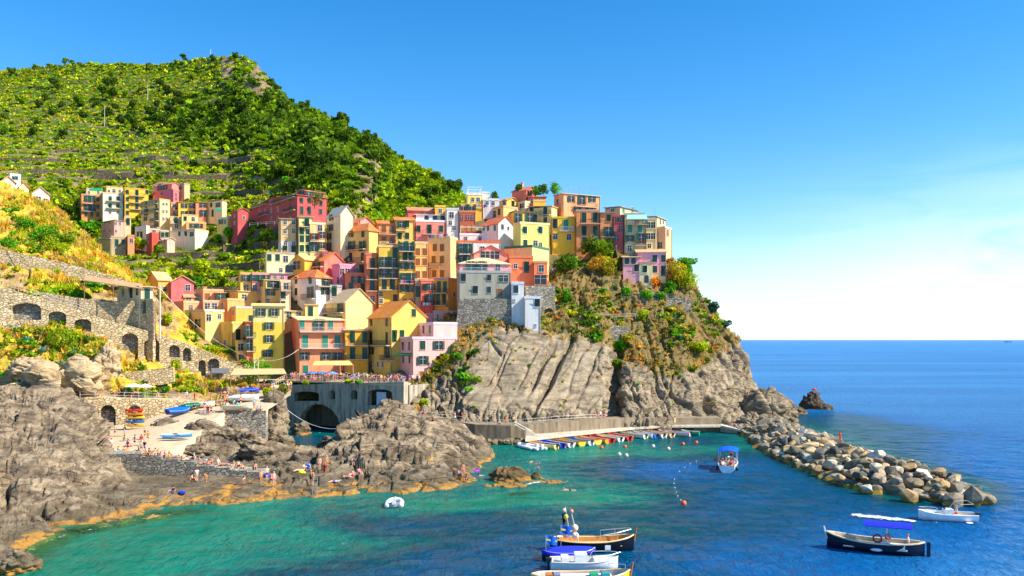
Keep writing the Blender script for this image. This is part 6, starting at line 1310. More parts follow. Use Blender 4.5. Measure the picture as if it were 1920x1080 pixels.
for i, (x, y, hc_, ic, rim, mot, lab) in enumerate([(418,330,rgb(240,214,120),rgb(240,180,60),None,1,'pale boat with a yellow interior, next to the inflatable at the quay'),(478,330,rgb(24,60,170),rgb(40,110,220),None,1,'deep blue boat, third along the quay'),(540,325,WH,rgb(200,150,110),None,1,'white boat with a brown interior, fourth along the quay'),(610,312,rgb(210,180,60),rgb(226,190,80),rgb(110,110,50),0,'olive yellow boat at the quay'),(668,314,WH,rgb(70,150,220),BL,1,'white boat with a light blue interior at the quay'),(715,302,YE,rgb(244,196,70),None,0,'yellow boat at the middle of the quay'),(762,300,OR,rgb(244,180,50),rgb(220,90,30),0,'orange boat at the middle of the quay'),(815,302,rgb(190,30,30),rgb(214,60,50),None,1,'dark red boat at the quay'),(868,298,WH,rgb(240,214,170),None,1,'white boat between the two red ones'),(935,292,rgb(224,60,40),rgb(236,120,80),None,1,'light red boat at the quay'),(1028,275,WH,rgb(226,200,150),rgb(200,160,110),1,'white boat with a wooden rim at the far half of the quay'),(1080,272,WH,rgb(226,226,230),None,1,'all white boat at the far half of the quay'),(1115,265,rgb(40,120,214),rgb(70,150,226),None,1,'bright blue boat at the far half of the quay'),(1165,258,rgb(236,226,206),rgb(206,170,120),None,1,'cream boat at the far half of the quay'),(1212,252,rgb(236,190,140),rgb(236,200,160),rgb(200,120,60),1,'sand coloured boat with an orange rim'),(1310,245,rgb(240,214,210),rgb(226,150,150),None,1,'white boat with a pink interior near the quay end'),(1420,236,rgb(30,150,110),rgb(40,170,130),None,0,'small green boat at the end of the quay')]):
    fx_, fy_ = bx(x, y); qd = float(np.interp(fx_, [l[0] for l in LOW], [l[2] for l in LOW]))-2.9; boat(lab, fx_, HZ+EYE*FPX/qd, 6.6 if i < 14 else (6.4 if i < 16 else 3.6), 2.3 if i < 16 else 1.5, .75, math.radians(R.uniform(122, 140)) if i < 15 else math.radians(155), hc_, ic, rim, True, bool(mot), group='small boats moored along the quay', seats=3)
def rib(label, px, py, L, W, heading, col=rgb(236,236,238), floor=rgb(170,176,186), motor=True, loc=None):
    p = loc or PZ(px, py, 0); o = empty('inflatable_boat', p, heading); tag(o, label, 'boat'); pts = [(-L/2, W/2, .3), (L*.15, W/2, .32), (L*.38, W*.36, .4), (L/2, 0, .48), (L*.38, -W*.36, .4), (L*.15, -W/2, .32), (-L/2, -W/2, .3)]
    b = MB(); b.tube(pts, .27, 9); b.build('tube', PAINT, o, col, smooth=True); b = MB(); b.box(-L*.46, L*.3, -W*.42, W*.42, .08, .16); b.box(-L*.47, -L*.43, -W*.42, W*.42, .161, .6); b.build('floor', MATTE, o, floor)
    if motor: b = MB(); b.box(-L*.55, -L*.44, -.2, .2, .45, 1.1); b.build('outboard_motor', PAINT, o, rgb(225,225,228))
    return o
rib('white inflatable boat, first in the row at the quay', 990, 840, 5.6, 2.1, math.radians(122)); rib('white inflatable tender with two outboards beside the first boats', 1002, 842, 4.6, 1.8, math.radians(122))
rib('white inflatable dinghy drifting in front of the bathing rocks', 740, 948, 2.9, 1.6, math.radians(95))
def flagpole(parent, x, y, z, h, col, cross=None, rot=0):
    b = MB(); b.tube([(x, y, z), (x, y, z+h)], .025, 5); pl = b.build('flagpole', METAL, parent, rgb(200,200,200)); V = [(x+.02+.16*i, y+.05*math.sin(i*1.3), z+h-(.75 if j == 0 else 0)-.03*i) for j in (0, 1) for i in range(7)]
    b = MB(); b.add(V+[(a, b_+.012, c) for a, b_, c in V], [(i, i+1, i+8, i+7) for i in range(6)]+[(i+21, i+22, i+15, i+14) for i in range(6)]); f = b.build('flag', CLOTH, parent, col)
    if cross:
        c = MB()
        for yy in (-.012, .024): c.add([(x+.34, y+yy+.04, z+h-.80), (x+.50, y+yy+.02, z+h-.82), (x+.50, y+yy+.02, z+h-.08), (x+.34, y+yy+.04, z+h-.06)], [(0,1,2,3)]); c.add([(x+.02, y+yy, z+h-.45), (x+.98, y+yy+.03, z+h-.62), (x+.98, y+yy+.03, z+h-.48), (x+.02, y+yy, z+h-.31)], [(0,1,2,3)])
        c.build('flag_cross', CLOTH, f, cross)
# navy gozzo with a blue sun canopy
g = boat('navy wooden launch with a blue sun canopy heading left', 1640, 1034, 8.0, 2.3, .95, math.radians(157), rgb(14,20,44), rgb(222,200,160), rgb(226,206,170), False, False, name='wooden_launch', seats=0, sheer=.5)
b = MB(); b.tube([(4.0, 0, .8), (4.25, 0, 1.9)], [.12, .08], 6); b.build('stem_post', MATTE, g, rgb(206,206,200)); b = MB(); b.box(-4.45, -4.15, -.05, .05, -.4, 1.25); b.build('rudder', PAINT, g, rgb(20,28,54))
for s in (1, -1): b = MB(); b.box(-2.6, 2.6, s*.72-.22, s*.72+.22, .45, .55); b.build('bench', MATTE, g, rgb(230,216,186))
b = MB(); b.box(.4, 3.0, .1, .45, .62, .74); b.build('bench_cushion', CLOTH, g, rgb(40,70,180)); b = MB(); b.box(-2.4, -.1, .35, .95, .56, 1.0); b.build('engine_box', PAINT, g, rgb(232,228,218))
cv = []
for x in (-3.0, -1.7, -.4, .9):
    cv.append([(x, 0, 2.72-.04*abs(x+1)), (x, .6, 2.66), (x, 1.15, 2.5)])
b = MB(); b.add(*skin(cv)); V, F = skin([[(x, y, z-.05) for x, y, z in r_] for r_ in cv], True); b.add(V, F); b.build('canopy', CLOTH, g, rgb(40,52,200))
for x, y in ((-1.0, .25), (-1.0, -.25)): b = MB(); b.tube([(x, y, .5), (x, y, 2.6)], .05, 6); b.build('canopy_post', METAL, g, rgb(230,230,230))
def ring(parent, loc, R0, r0, col, rot=(0, 0, 0), name='lifebuoy'):
    V, F = [], []; N, M = 16, 6
    for i in range(N):
        for j in range(M): a, c = 2*math.pi*i/N, 2*math.pi*j/M; V.append(((R0+r0*math.cos(c))*math.cos(a), r0*math.sin(c), (R0+r0*math.cos(c))*math.sin(a)))
    F = [(i*M+j, ((i+1) % N)*M+j, ((i+1) % N)*M+(j+1) % M, i*M+(j+1) % M) for i in range(N) for j in range(M)]
    return link(name, pymesh(name, V, F, PAINT, True), parent, None, col, loc=loc, rot=rot)
ring(g, (-.2, .75, 1.35), .34, .08, rgb(190,30,30)); ring(g, (-1.05, .4, 1.5), .2, .07, rgb(240,90,30))
b = MB(); b.ball((-.1, 1.22, .45), .5, .1, .14); b.build('fender', PAINT, g, rgb(220,226,236), smooth=True)
# white motorboat with a folded bimini
mb_ = boat('white motorboat speeding left with a wake behind', 1776, 976, 5.6, 2.1, .75, math.radians(168), rgb(230,236,242), rgb(226,214,196), rgb(240,240,240), True, True, name='motorboat', seats=1, deck=rgb(240,240,240), thw=rgb(236,232,224))
b = MB(); b.box(-.5, .35, -.5, .5, .5, 1.25); b.build('console', PAINT, mb_, rgb(242,242,242)); b = MB(); b.box(.3, .36, -.48, .48, 1.26, 1.7); b.build('windscreen', GLASS, mb_)
for s in (1, -1): b = MB(); b.tube([(-.2, s*.95, .8), (-1.0, s*.95, 1.9), (-2.2, s*.95, 2.0)], .035, 5); b.build('bimini_frame', METAL, mb_, rgb(220,220,220))
b = MB(); b.tube([(-1.0, -.95, 1.9), (-1.0, .95, 1.9)], .035, 5); b.tube([(-2.2, -.95, 2.0), (-2.2, .95, 2.0)], .035, 5); b.build('bimini_bow', METAL, mb_, rgb(225,225,225))
for s in (1, -1): b = MB(); b.tube([(.6, s*.95, .8), (.8, s*.9, 1.15), (2.0, s*.55, 1.28), (2.75, 0, 1.35)], .025, 5); b.build('bow_rail', METAL, mb_, rgb(225,225,225))
# excursion boat with passengers and a blue canopy
ex = boat('white excursion boat full of passengers under a blue canopy', 1365, 880, 7.0, 2.7, 1.0, math.radians(72), rgb(226,232,238), rgb(226,214,190), rgb(240,236,226), True, False, name='excursion_boat', seats=3)
b = MB(); cv = [[(x, 0, 2.95+.12*x/3), (x, .8, 2.85+.12*x/3), (x, 1.4, 2.6+.12*x/3)] for x in (-1.0, .4, 1.8, 3.1)]; b.add(*skin(cv)); V, F = skin([[(x, y, z-.05) for x, y, z in r_] for r_ in cv], True); b.add(V, F); b.build('canopy', CLOTH, ex, rgb(24,92,226))
for x in (-.9, 3.0):
    for s in (1, -1): b = MB(); b.tube([(x, s*1.2, .8), (x, s*1.25, 2.65)], .04, 5); b.build('canopy_post', METAL, ex, rgb(230,230,230))
for s in (1, -1): b = MB(); b.ball((-2.9, s*1.35, .6), .26, .22, .34); b.build('fender', PAINT, ex, rgb(14,18,36), smooth=True)
b = MB(); b.ball((-.6, 1.75, 1.5), .32); b.build('buoy', PAINT, ex, rgb(236,90,70), smooth=True)
# the three boats moored at the bottom of the picture
f1 = boat('varnished wooden boat with a black hull, rearmost of the three moored in front', 1110, 1032, 7.6, 2.3, .95, math.radians(2), rgb(10,14,30), rgb(206,140,70), rgb(226,190,130), False, False, name='wooden_boat', seats=0, sheer=.45)
b = MB(); b.box(-2.5, 2.6, -.8, .8, .55, .62); b.build('deck', MATTE, f1, rgb(226,180,116)); b = MB(); b.tube([(3.8, 0, .9), (4.02, 0, 2.0)], [.13, .08], 6); b.build('stem_post', MATTE, f1, rgb(150,96,50))
for s in (1, -1): b = MB(); b.tube([(.9, s*.95, 1.0), (.9, s*.95, 1.6), (2.2, s*.75, 1.75), (3.5, s*.25, 1.95)], .03, 5); b.tube([(2.2, s*.75, 1.2), (2.2, s*.75, 1.75)], .03, 5); b.build('bow_rail', METAL, f1, rgb(220,224,230))
for k, (x, y, hh, lean) in enumerate([(-1.9, .2, 3.9, -.5), (-1.2, -.3, 3.6, -.75)]): b = MB(); b.tube([(x, y, .6), (x+lean, y, hh)], .06, 6); b.build('net_pole', METAL, f1, rgb(214,214,206))
for k, (x, y, z_, r_, c) in enumerate([(-2.35, .25, 3.0, .24, YE), (-1.6, -.25, 2.1, .34, rgb(236,206,170)), (-2.3, 0, 1.5, .4, rgb(220,206,186)), (-1.9, -.3, 3.6, .2, rgb(236,140,90)), (-2.5, .2, 3.6, .18, rgb(240,220,180)), (-1.5, .1, 1.3, .35, rgb(230,220,206))]): b = MB(); b.ball((x, y, z_), r_); b.build('float', PAINT, f1, c, smooth=True)
b = MB(); b.add([(-2.6, .2, 2.2), (-2.7, .25, 3.2), (-2.45, .2, 3.3), (-2.4, .2, 2.5), (-2.6, .26, 2.2), (-2.7, .31, 3.2), (-2.45, .26, 3.3), (-2.4, .26, 2.5)], [(0,1,2,3),(7,6,5,4)]); b.build('pennant', CLOTH, f1, rgb(20,20,24)); b = MB(); b.box(1.0, 1.5, -1.22, -1.18, .35, .75); b.build('number_plate', PAINT, f1, rgb(230,230,230))
f2 = boat('boat under a royal blue cover with a blue and yellow cross flag', 1063, 1038, 4.6, 1.8, .75, math.radians(3), rgb(16,24,70), rgb(180,150,110), None, False, False, rgb(44,60,206), name='covered_boat', seats=0); f2.location.y -= 2.0
flagpole(f2, -2.0, -.4, .85, 1.4, rgb(24,110,214), rgb(244,214,40)); flagpole(f2, -.6, .5, .9, 2.0, rgb(30,90,190), rgb(244,214,40))
f3 = boat('white speedboat moored in the middle of the three', 1095, 1066, 5.6, 2.1, .78, math.radians(1), rgb(232,234,238), rgb(214,214,210), None, True, True, name='speedboat', seats=1, deck=rgb(230,232,232), thw=rgb(236,232,224)); f3.location.y -= .2
b = MB(); b.box(-.8, .2, -.55, .55, .5, 1.35); b.build('console', PAINT, f3, rgb(240,240,240)); b = MB(); b.box(-1.9, -1.3, -.6, .6, .5, 1.1); b.build('seat', MATTE, f3, rgb(240,236,228))
for s in (1, -1): b = MB(); b.tube([(.6, s*1.0, .85), (.8, s*.95, 1.25), (2.2, s*.6, 1.35), (3.0, 0, 1.4)], .03, 5); b.build('bow_rail', METAL, f3, rgb(225,228,230))
f4 = boat('yellow hulled wooden boat, nearest of the three moored in front', 1089, 1102, 7.6, 2.4, .9, math.radians(3), rgb(236,206,30), rgb(196,186,176), rgb(226,190,140), False, False, name='wooden_boat', seats=2, sheer=.45)
b = MB(); b.box(-1.6, 2.4, -.8, .8, .72, .86); b.build('deck', PAINT, f4, rgb(238,236,230)); b = MB(); b.tube([(3.8, 0, .85), (4.02, 0, 1.9)], [.12, .08], 6); b.build('stem_post', MATTE, f4, rgb(160,100,50))
for x, c in ((-2.4, rgb(190,120,60)), (-1.9, rgb(120,130,160)), (1.0, rgb(20,150,110)), (1.9, rgb(40,140,150))): b = MB(); b.box(x-.3, x+.3, -.4, .3, .87, 1.15); b.build('crate', MATTE, f4, c)
b = MB(); b.tube([(2.2, .8, .95), (2.3, .8, 1.6), (3.5, .3, 1.65), (3.5, .3, 1.1)], .03, 5); b.build('bow_rail', METAL, f4, rgb(226,226,226))
# boats hauled out on the square
def on_ramp(px, py): return on_px(RW, RPX, RPY, px, py)
def land_boat(label, px, py, L, heading, hc_, ic, cover=None, dz=.35, roll=(0, 0)):
    p = on_ramp(px, py); return boat(label, 0, 0, L, 1.7, .65, heading, hc_, ic, None, True, False, cover, 'boats hauled out on the square', loc=(p[0], p[1], p[2]+dz), seats=0 if cover else 2, roll=roll)
land_boat('white boat under a pale blue cover on the square', 455, 752, 5.2, math.radians(8), WH, WH, rgb(196,214,240)); land_boat('cream boat in front of the blue covered one on the square', 445, 768, 5.0, math.radians(5), rgb(226,214,180), rgb(200,190,160)); land_boat('boat under a bright blue cover at the head of the ramp', 336, 778, 4.4, math.radians(60), rgb(40,70,130), BL, rgb(20,96,220), .5, (.25, 0)); land_boat('boat under a dark green cover beside the blue one', 358, 768, 4.2, math.radians(70), rgb(30,80,60), BL, rgb(20,104,80), .4); land_boat('cream boat beside the green covered one', 378, 762, 4.6, math.radians(20), rgb(240,224,200), rgb(226,210,180)); land_boat('boat under a rumpled blue tarpaulin by the restaurant', 462, 738, 4.4, math.radians(30), rgb(60,80,140), BL, rgb(20,70,200), .4); land_boat('grey boat under a white cover at the restaurant edge', 437, 735, 4.6, math.radians(4), rgb(150,150,140), WH, rgb(226,220,204), .4)
def kayak(label, loc, L, heading, col, roll=0.0):
    o = empty('kayak', loc, heading); o.rotation_euler = (roll, 0, heading); tag(o, label, 'kayak', 'kayaks by the ramp'); out, inn = hull(L, .75, .28, False, .3); b = MB(); b.add(*skin(out)); b.build('hull', PAINT, o, col, smooth=True)
    rows = [[(r_[-1][0], 0, r_[-1][2]+.06), (r_[-1][0], r_[-1][1], r_[-1][2])] for r_ in out]; b = MB(); b.add(*skin(rows)); b.build('deck', PAINT, o, col); ring(o, (0, 0, .33), .34, .05, rgb(30,30,34), (math.pi/2, 0, 0), 'cockpit_rim'); return o
p = on_ramp(322, 822); kayak('white kayak lying on the rocks beside the ramp', (p[0]+.6, p[1], p[2]+.5), 4.2, .35, WH); kayak('light blue kayak beside the white one', (p[0]+1.3, p[1]-.9, p[2]+.4), 4.2, .45, rgb(50,150,220))
p = on_ramp(255, 802)
for i, (c, nm) in enumerate([(rgb(236,60,30),'red'), (rgb(240,150,30),'orange'), (rgb(244,200,40),'yellow'), (rgb(30,110,200),'blue'), (rgb(240,190,30),'golden')]): kayak('%s kayak on the rack in the right hand boat arch' % nm, (p[0]-.2+.1*i, p[1]+.2-.25*(i > 2), p[2]+.45+(4-i)*.62), 2.9, .12, c)
# buoys
for x, y, c, lab in ((570,360,'orange','orange mooring buoy nearest the inflatables'),(820,362,'orange','orange mooring buoy off the red boats'),(978,355,'orange','large orange buoy off the light red boat'),(1168,352,'cream','cream buoy off the cream boat'),(1370,338,'orange','orange buoy off the pink boat'),(1460,327,'orange','orange buoy near the breakwater root'),(940,408,'cream','small pale buoy in the middle of the harbour'),(988,415,'cream','small cream buoy beside the other pale one'),(1272,370,'cream','tiny cream buoy off the quay end'),(1375,740,'orange','yellow orange buoy at the end of the float line')):
    p = PZ(*bx(x, y), 0); b = MB(); b.ball((0, 0, .12), .34); o = b.build('mooring_buoy', PAINT, None, rgb(240,96,36) if c == 'orange' else rgb(236,220,190), loc=p, smooth=True); tag(o, lab, 'buoy', 'mooring buoys')
fl = empty('float_line', PZ(*bx(1340,600), 0)); tag(fl, 'line of small white floats in the middle of the harbour', 'float line')
for x, y in ((1460,450),(1418,468),(1382,492),(1346,518),(1312,572),(1310,600),(1316,630),(1325,660),(1335,685),(1356,712)):
    p = Vector(PZ(*bx(x, y), 0))-fl.location; b = MB(); b.ball((0, 0, .02), .08); b.build('float', PAINT, fl, rgb(236,236,236), loc=p)
p = PZ(1527, 731, 0); o = empty('marker_buoy', p); tag(o, 'red marker float beyond the sea rock', 'buoy'); b = MB(); b.ball((0, 0, .2), .9, .5, .5); b.build('float', PAINT, o, rgb(230,50,50)); b = MB(); b.tube([(.6, 0, .4), (.9, 0, 1.6)], .06, 5); b.build('staff', METAL, o, rgb(230,60,60))
p = PZ(1890, 641.5, 0); o = empty('distant_ship', p); tag(o, 'tiny dark ship on the horizon at the right', 'ship'); b = MB(); b.box(-26, 26, -5, 5, 0, 5); b.build('hull', PAINT, o, rgb(60,80,110)); b = MB(); b.box(-18, -6, -4, 4, 5.01, 11); b.build('bridge_house', PAINT, o, rgb(150,160,170))
# foam: the motorboat wake and swash along the rocks
FOAM, nt, b_ = newmat('sea_foam'); b_.inputs['Base Color'].default_value = (.7, .76, .78, 1); b_.inputs['Roughness'].default_value = .7; tr = nnode(nt, 'ShaderNodeBsdfTransparent'); mx_ = nnode(nt, 'ShaderNodeMixShader'); pp_ = worldpos(nt); at = nnode(nt, 'ShaderNodeAttribute', attribute_name='dens')
nt.links.new(maprange(nt, math2(nt, 'ADD', noise(nt, pp_, 1.6, 6, .7), math2(nt, 'SUBTRACT', at.outputs['Fac'], .5)), .45, .62), mx_.inputs[0]); nt.links.new(tr.outputs[0], mx_.inputs[1]); nt.links.new(b_.outputs[0], mx_.inputs[2]); nt.links.new(mx_.outputs[0], nt.nodes['Material Output'].inputs[0])
def foam(name, label, pts, wid, dens=.6):
    V, F, A = [], [], []; M = 7; pts = [Vector(p) for p in pts]; n = len(pts)
    for i, p in enumerate(pts):
        d = (pts[min(i+1, n-1)]-pts[max(0, i-1)]).normalized(); s = Vector((-d.y, d.x, 0)); w_ = wid[i] if isinstance(wid, list) else wid
        for j in range(M): u_ = j/(M-1)*2-1; V.append(p+s*u_*w_+Vector((0, 0, .11))); A.append(dens*(1-abs(u_)**3)*(1 if 0 < i < n-1 else 0))
    F = [(i*M+j, i*M+j+1, (i+1)*M+j+1, (i+1)*M+j) for i in range(n-1) for j in range(M-1)]; me = npmesh(name, V, F, FOAM, True, attrs={'dens': A}); o = link(name, me); o['kind'] = 'stuff'; o['label'] = label
foam('wake', 'white wake of the motorboat', [PZ(1582, 966), PZ(1600, 967), PZ(1630, 970), PZ(1660, 973), PZ(1690, 976), PZ(1715, 979), PZ(1726, 980)], [.5, 1.3, 1.6, 1.5, 1.2, .9, .3], .6)
foam('bow_foam', 'spray at the stern of the motorboat', [PZ(1808, 984), PZ(1818, 982), PZ(1826, 979)], [.3, .5, .2], .9)
seg_ = [PZ(0,1068), PZ(40,1044), PZ(80,1020), PZ(130,1003), PZ(180,992), PZ(250,978), PZ(320,966), PZ(390,953)]
foam('swash', 'white swash along the rocks at the lower left', [p for p in seg_], .7, .42)
foam('swash', 'thin swash below the bathing rocks', [PZ(420,950), PZ(500,942), PZ(600,934), PZ(700,931), PZ(790,927), PZ(860,918), PZ(900,908)], .45, .3); foam('swash', 'white swash round the islet', [PZ(975,912), PZ(990,909), PZ(1010,905), PZ(1022,902)], .6, .6)
foam('swash', 'white swash round the sea rock', [PZ(1500,772), PZ(1512,770), PZ(1530,769), PZ(1556,767)], .8, .45); foam('swash', 'swash along the harbour side of the breakwater', [PZ(1560,905), PZ(1620,926), PZ(1690,943), PZ(1760,947), PZ(1840,942), PZ(1856,925)], .5, .32)

# ------------------------------------------------------------------ people
POSES = {}
def skel(J, E, rad):
    me = bpy.data.meshes.new('tmp'); names = list(J); ix = {k: i for i, k in enumerate(names)}; me.from_pydata([J[k] for k in names], [(ix[a], ix[b]) for a, b in E], []); o = bpy.data.objects.new('tmp', me); COL.objects.link(o)
    m = o.modifiers.new('s', 'SKIN'); sv = me.skin_vertices[0].data if me.skin_vertices else None
    if sv is None: bm = bmesh.new(); bm.from_mesh(me); bm.verts.layers.skin.verify(); bm.to_mesh(me); bm.free(); sv = me.skin_vertices[0].data
    for k in names: sv[ix[k]].radius = rad[k]; sv[ix[k]].use_root = (k in ('pelvis', 'chest') and names[0] == k)
    s = o.modifiers.new('d', 'SUBSURF'); s.levels = 1; s.render_levels = 1
    dg = bpy.context.evaluated_depsgraph_get(); out = bpy.data.meshes.new_from_object(o.evaluated_get(dg)); bpy.data.objects.remove(o); bpy.data.meshes.remove(me); return out
RADS = {'pelvis': (.15,.11), 'spine': (.14,.10), 'chest': (.16,.11), 'neck': (.055,.055), 'head': (.085,.10), 'crown': (.07,.08)}
def pose(name, J):
    r_ = dict(RADS)
    for s in 'lr': r_.update({s+'sh': (.06,.06), s+'el': (.045,.045), s+'wr': (.032,.032), s+'ha': (.035,.02), s+'hip': (.095,.095), s+'kn': (.062,.062), s+'an': (.042,.042), s+'to': (.045,.03)})
    E = [('pelvis','spine'),('spine','chest'),('chest','neck'),('neck','head'),('head','crown')]
    for s in 'lr': E += [('chest',s+'sh'),(s+'sh',s+'el'),(s+'el',s+'wr'),(s+'wr',s+'ha'),('pelvis',s+'hip'),(s+'hip',s+'kn'),(s+'kn',s+'an'),(s+'an',s+'to')]
    J = {k: Vector(v) for k, v in J.items()}; body = skel(J, E, r_); body.materials.append(SKIN)
    up = {k: J[k] for k in ('chest','spine','pelvis')}; ru = {k: tuple(x+.025 for x in r_[k]) for k in up}; EU = [('pelvis','spine'),('spine','chest')]
    for s in 'lr': up[s+'sh'] = J[s+'sh']; up[s+'m'] = J[s+'sh'].lerp(J[s+'el'], .6); ru[s+'sh'] = (.085,.085); ru[s+'m'] = (.075,.075); EU += [('chest',s+'sh'),(s+'sh',s+'m')]
    shirt = skel(up, EU, ru); shirt.materials.append(CLOTH)
    lo = {'pelvis': J['pelvis'], 'w': J['pelvis'].lerp(J['spine'], .3)}; rl = {'pelvis': (.185,.14), 'w': (.17,.13)}; EL = [('pelvis','w')]
    for s in 'lr': lo[s+'h'] = J[s+'hip']; lo[s+'k'] = J[s+'hip'].lerp(J[s+'kn'], .75); rl[s+'h'] = (.125,.125); rl[s+'k'] = (.105,.105); EL += [('pelvis',s+'h'),(s+'h',s+'k')]
    shorts = skel(lo, EL, rl); shorts.materials.append(CLOTH)
    d = (J['crown']-J['neck']).normalized(); c = J['head'].lerp(J['crown'], .55)+Vector((0, .025, .01)); h_ = MB(); h_.ball(c, .105, .115, .11, 8, 6); POSES[name] = (body, shirt, shorts, h_.mesh('hair', MATTE))
def sym(d):
    o = {}
    for k, v in d.items():
        if k[0] == '*': o['l'+k[1:]] = v; o['r'+k[1:]] = (-v[0], v[1], v[2])
        else: o[k] = v
    return o
ST = {'pelvis': (0,0,.92), 'spine': (0,.01,1.12), 'chest': (0,0,1.34), 'neck': (0,0,1.47), 'head': (0,-.01,1.58), 'crown': (0,0,1.68), '*sh': (.18,0,1.38), '*el': (.23,.02,1.10), '*wr': (.23,-.06,.88), '*ha': (.22,-.09,.78), '*hip': (.09,0,.86), '*kn': (.10,-.02,.48), '*an': (.10,.02,.09), '*to': (.11,-.12,.03)}
s_ = sym(ST); pose('stand', s_)
w_ = dict(s_); w_.update({'lkn': (.1,-.18,.50), 'lan': (.1,-.16,.10), 'lto': (.1,-.30,.05), 'rkn': (-.1,.10,.47), 'ran': (-.1,.34,.16), 'rto': (-.1,.28,.04), 'lel': (.24,.12,1.12), 'lwr': (.22,.06,.90), 'lha': (.22,.02,.81), 'rel': (-.24,-.10,1.12), 'rwr': (-.2,-.28,1.0), 'rha': (-.2,-.35,.95)}); pose('walk', w_)
a_ = dict(s_); a_.update({'lel': (.30,-.12,1.18), 'lwr': (.14,-.30,1.30), 'lha': (.08,-.34,1.36), 'rel': (-.30,-.05,1.15), 'rwr': (-.18,-.02,.98), 'rha': (-.14,-.04,.92)}); pose('look', a_)
SI = {'pelvis': (0,0,.14), 'spine': (0,.04,.34), 'chest': (0,.06,.56), 'neck': (0,.05,.69), 'head': (0,.02,.80), 'crown': (0,.03,.90), '*sh': (.18,.06,.60), '*el': (.26,.2,.36), '*wr': (.22,.22,.12), '*ha': (.2,.2,.05), '*hip': (.1,-.04,.14), '*kn': (.12,-.40,.46), '*an': (.12,-.66,.10), '*to': (.12,-.80,.05)}
pose('sit', sym(SI))
SE = {'pelvis': (0,0,.5), 'spine': (0,.02,.7), 'chest': (0,0,.92), 'neck': (0,-.01,1.05), 'head': (0,-.03,1.16), 'crown': (0,-.02,1.26), '*sh': (.18,0,.96), '*el': (.24,-.05,.70), '*wr': (.16,-.28,.62), '*ha': (.12,-.36,.6), '*hip': (.1,-.05,.48), '*kn': (.12,-.45,.48), '*an': (.12,-.45,.08), '*to': (.12,-.58,.04)}
pose('seat', sym(SE))
LI = {'pelvis': (0,0,.13), 'spine': (0,.22,.13), 'chest': (0,.44,.14), 'neck': (0,.57,.15), 'head': (0,.68,.16), 'crown': (0,.78,.15), '*sh': (.18,.47,.13), '*el': (.34,.35,.10), '*wr': (.34,.12,.07), '*ha': (.32,.03,.06), '*hip': (.1,-.07,.12), '*kn': (.12,-.46,.2), '*an': (.13,-.86,.08), '*to': (.14,-.95,.14)}
pose('lie', sym(LI))
BE = {'pelvis': (0,.12,.88), 'spine': (0,-.02,1.0), 'chest': (0,-.22,1.05), 'neck': (0,-.34,1.04), 'head': (0,-.45,1.02), 'crown': (0,-.54,.98), '*sh': (.18,-.26,1.02), '*el': (.2,-.3,.76), '*wr': (.14,-.36,.52), '*ha': (.12,-.38,.43), '*hip': (.09,.1,.84), '*kn': (.1,-.02,.46), '*an': (.1,.05,.09), '*to': (.11,-.09,.03)}
pose('bend', sym(BE))
SWM = {'pelvis': (0,0,-.06), 'spine': (0,-.2,-.02), 'chest': (0,-.42,.02), 'neck': (0,-.55,.07), 'head': (0,-.63,.13), 'crown': (0,-.66,.23), 'lsh': (.18,-.45,.0), 'lel': (.32,-.68,-.02), 'lwr': (.26,-.92,.0), 'lha': (.24,-1.02,.0), 'rsh': (-.18,-.45,.0), 'rel': (-.4,-.36,.0), 'rwr': (-.46,-.1,-.04), 'rha': (-.46,0,-.05), '*hip': (.09,.05,-.08), '*kn': (.13,.44,-.10), '*an': (.14,.84,-.06), '*to': (.14,.97,-.06)}
pose('swim', sym(SWM))
COLS = {'white': rgb(240,238,234), 'red': rgb(216,36,34), 'blue': rgb(36,76,180), 'navy': rgb(22,30,66), 'black': rgb(24,24,28), 'yellow': rgb(244,204,50), 'green': rgb(30,130,70), 'pink': rgb(240,130,160), 'orange': rgb(240,120,40), 'grey': rgb(140,140,144), 'sky blue': rgb(110,180,230), 'beige': rgb(214,190,150), 'turquoise': rgb(30,170,180), 'purple': rgb(120,60,150)}
SKINS = [rgb(226,172,136), rgb(206,146,108), rgb(180,118,82), rgb(236,186,152)]; HAIRS = [(rgb(46,30,20), 'dark'), (rgb(96,62,34), 'brown'), (rgb(190,150,90), 'fair'), (rgb(30,26,26), 'black'), (rgb(170,166,160), 'grey')]
VERB = {'stand': 'standing', 'walk': 'walking', 'look': 'shading eyes', 'sit': 'sitting', 'seat': 'seated', 'lie': 'lying', 'bend': 'bending over', 'swim': 'swimming'}
used = set(); pr = random.Random(77)
def person(loc, rz, pz, where, top=None, bot=None, swim=False, group=None, sc_=1.0, label=None):
    bare = swim or (top == 'bare')
    for _ in range(60):
        tp_ = top or pr.choice(list(COLS)); bt = bot or pr.choice(list(COLS)); hc_, hn_ = pr.choice(HAIRS)
        lab = ('person in %s swimwear with %s hair %s %s' % (bt, hn_, VERB[pz], where)) if bare else ('person in %s top, %s shorts, %s %s' % (tp_, bt, VERB[pz], where))
        if lab not in used: break
    lab = lab if len(lab.split()) <= 16 else lab.replace(' with %s hair' % hn_, '').replace(' in the shallows', '').replace('shading eyes', 'standing').replace(' near the restaurant canopy', ' by the canopy'); used.add(lab); body, shirt, shorts, hair = POSES[pz]; o = empty('person', loc, rz); o.scale = (sc_,)*3; tag(o, label or lab, 'person', group)
    link('body', body, o, None, pr.choice(SKINS)); link('hair', hair, o, None, hc_)
    if not bare: link('shirt', shirt, o, None, COLS[tp_])
    link('shorts', shorts, o, None, COLS[bt]); return o
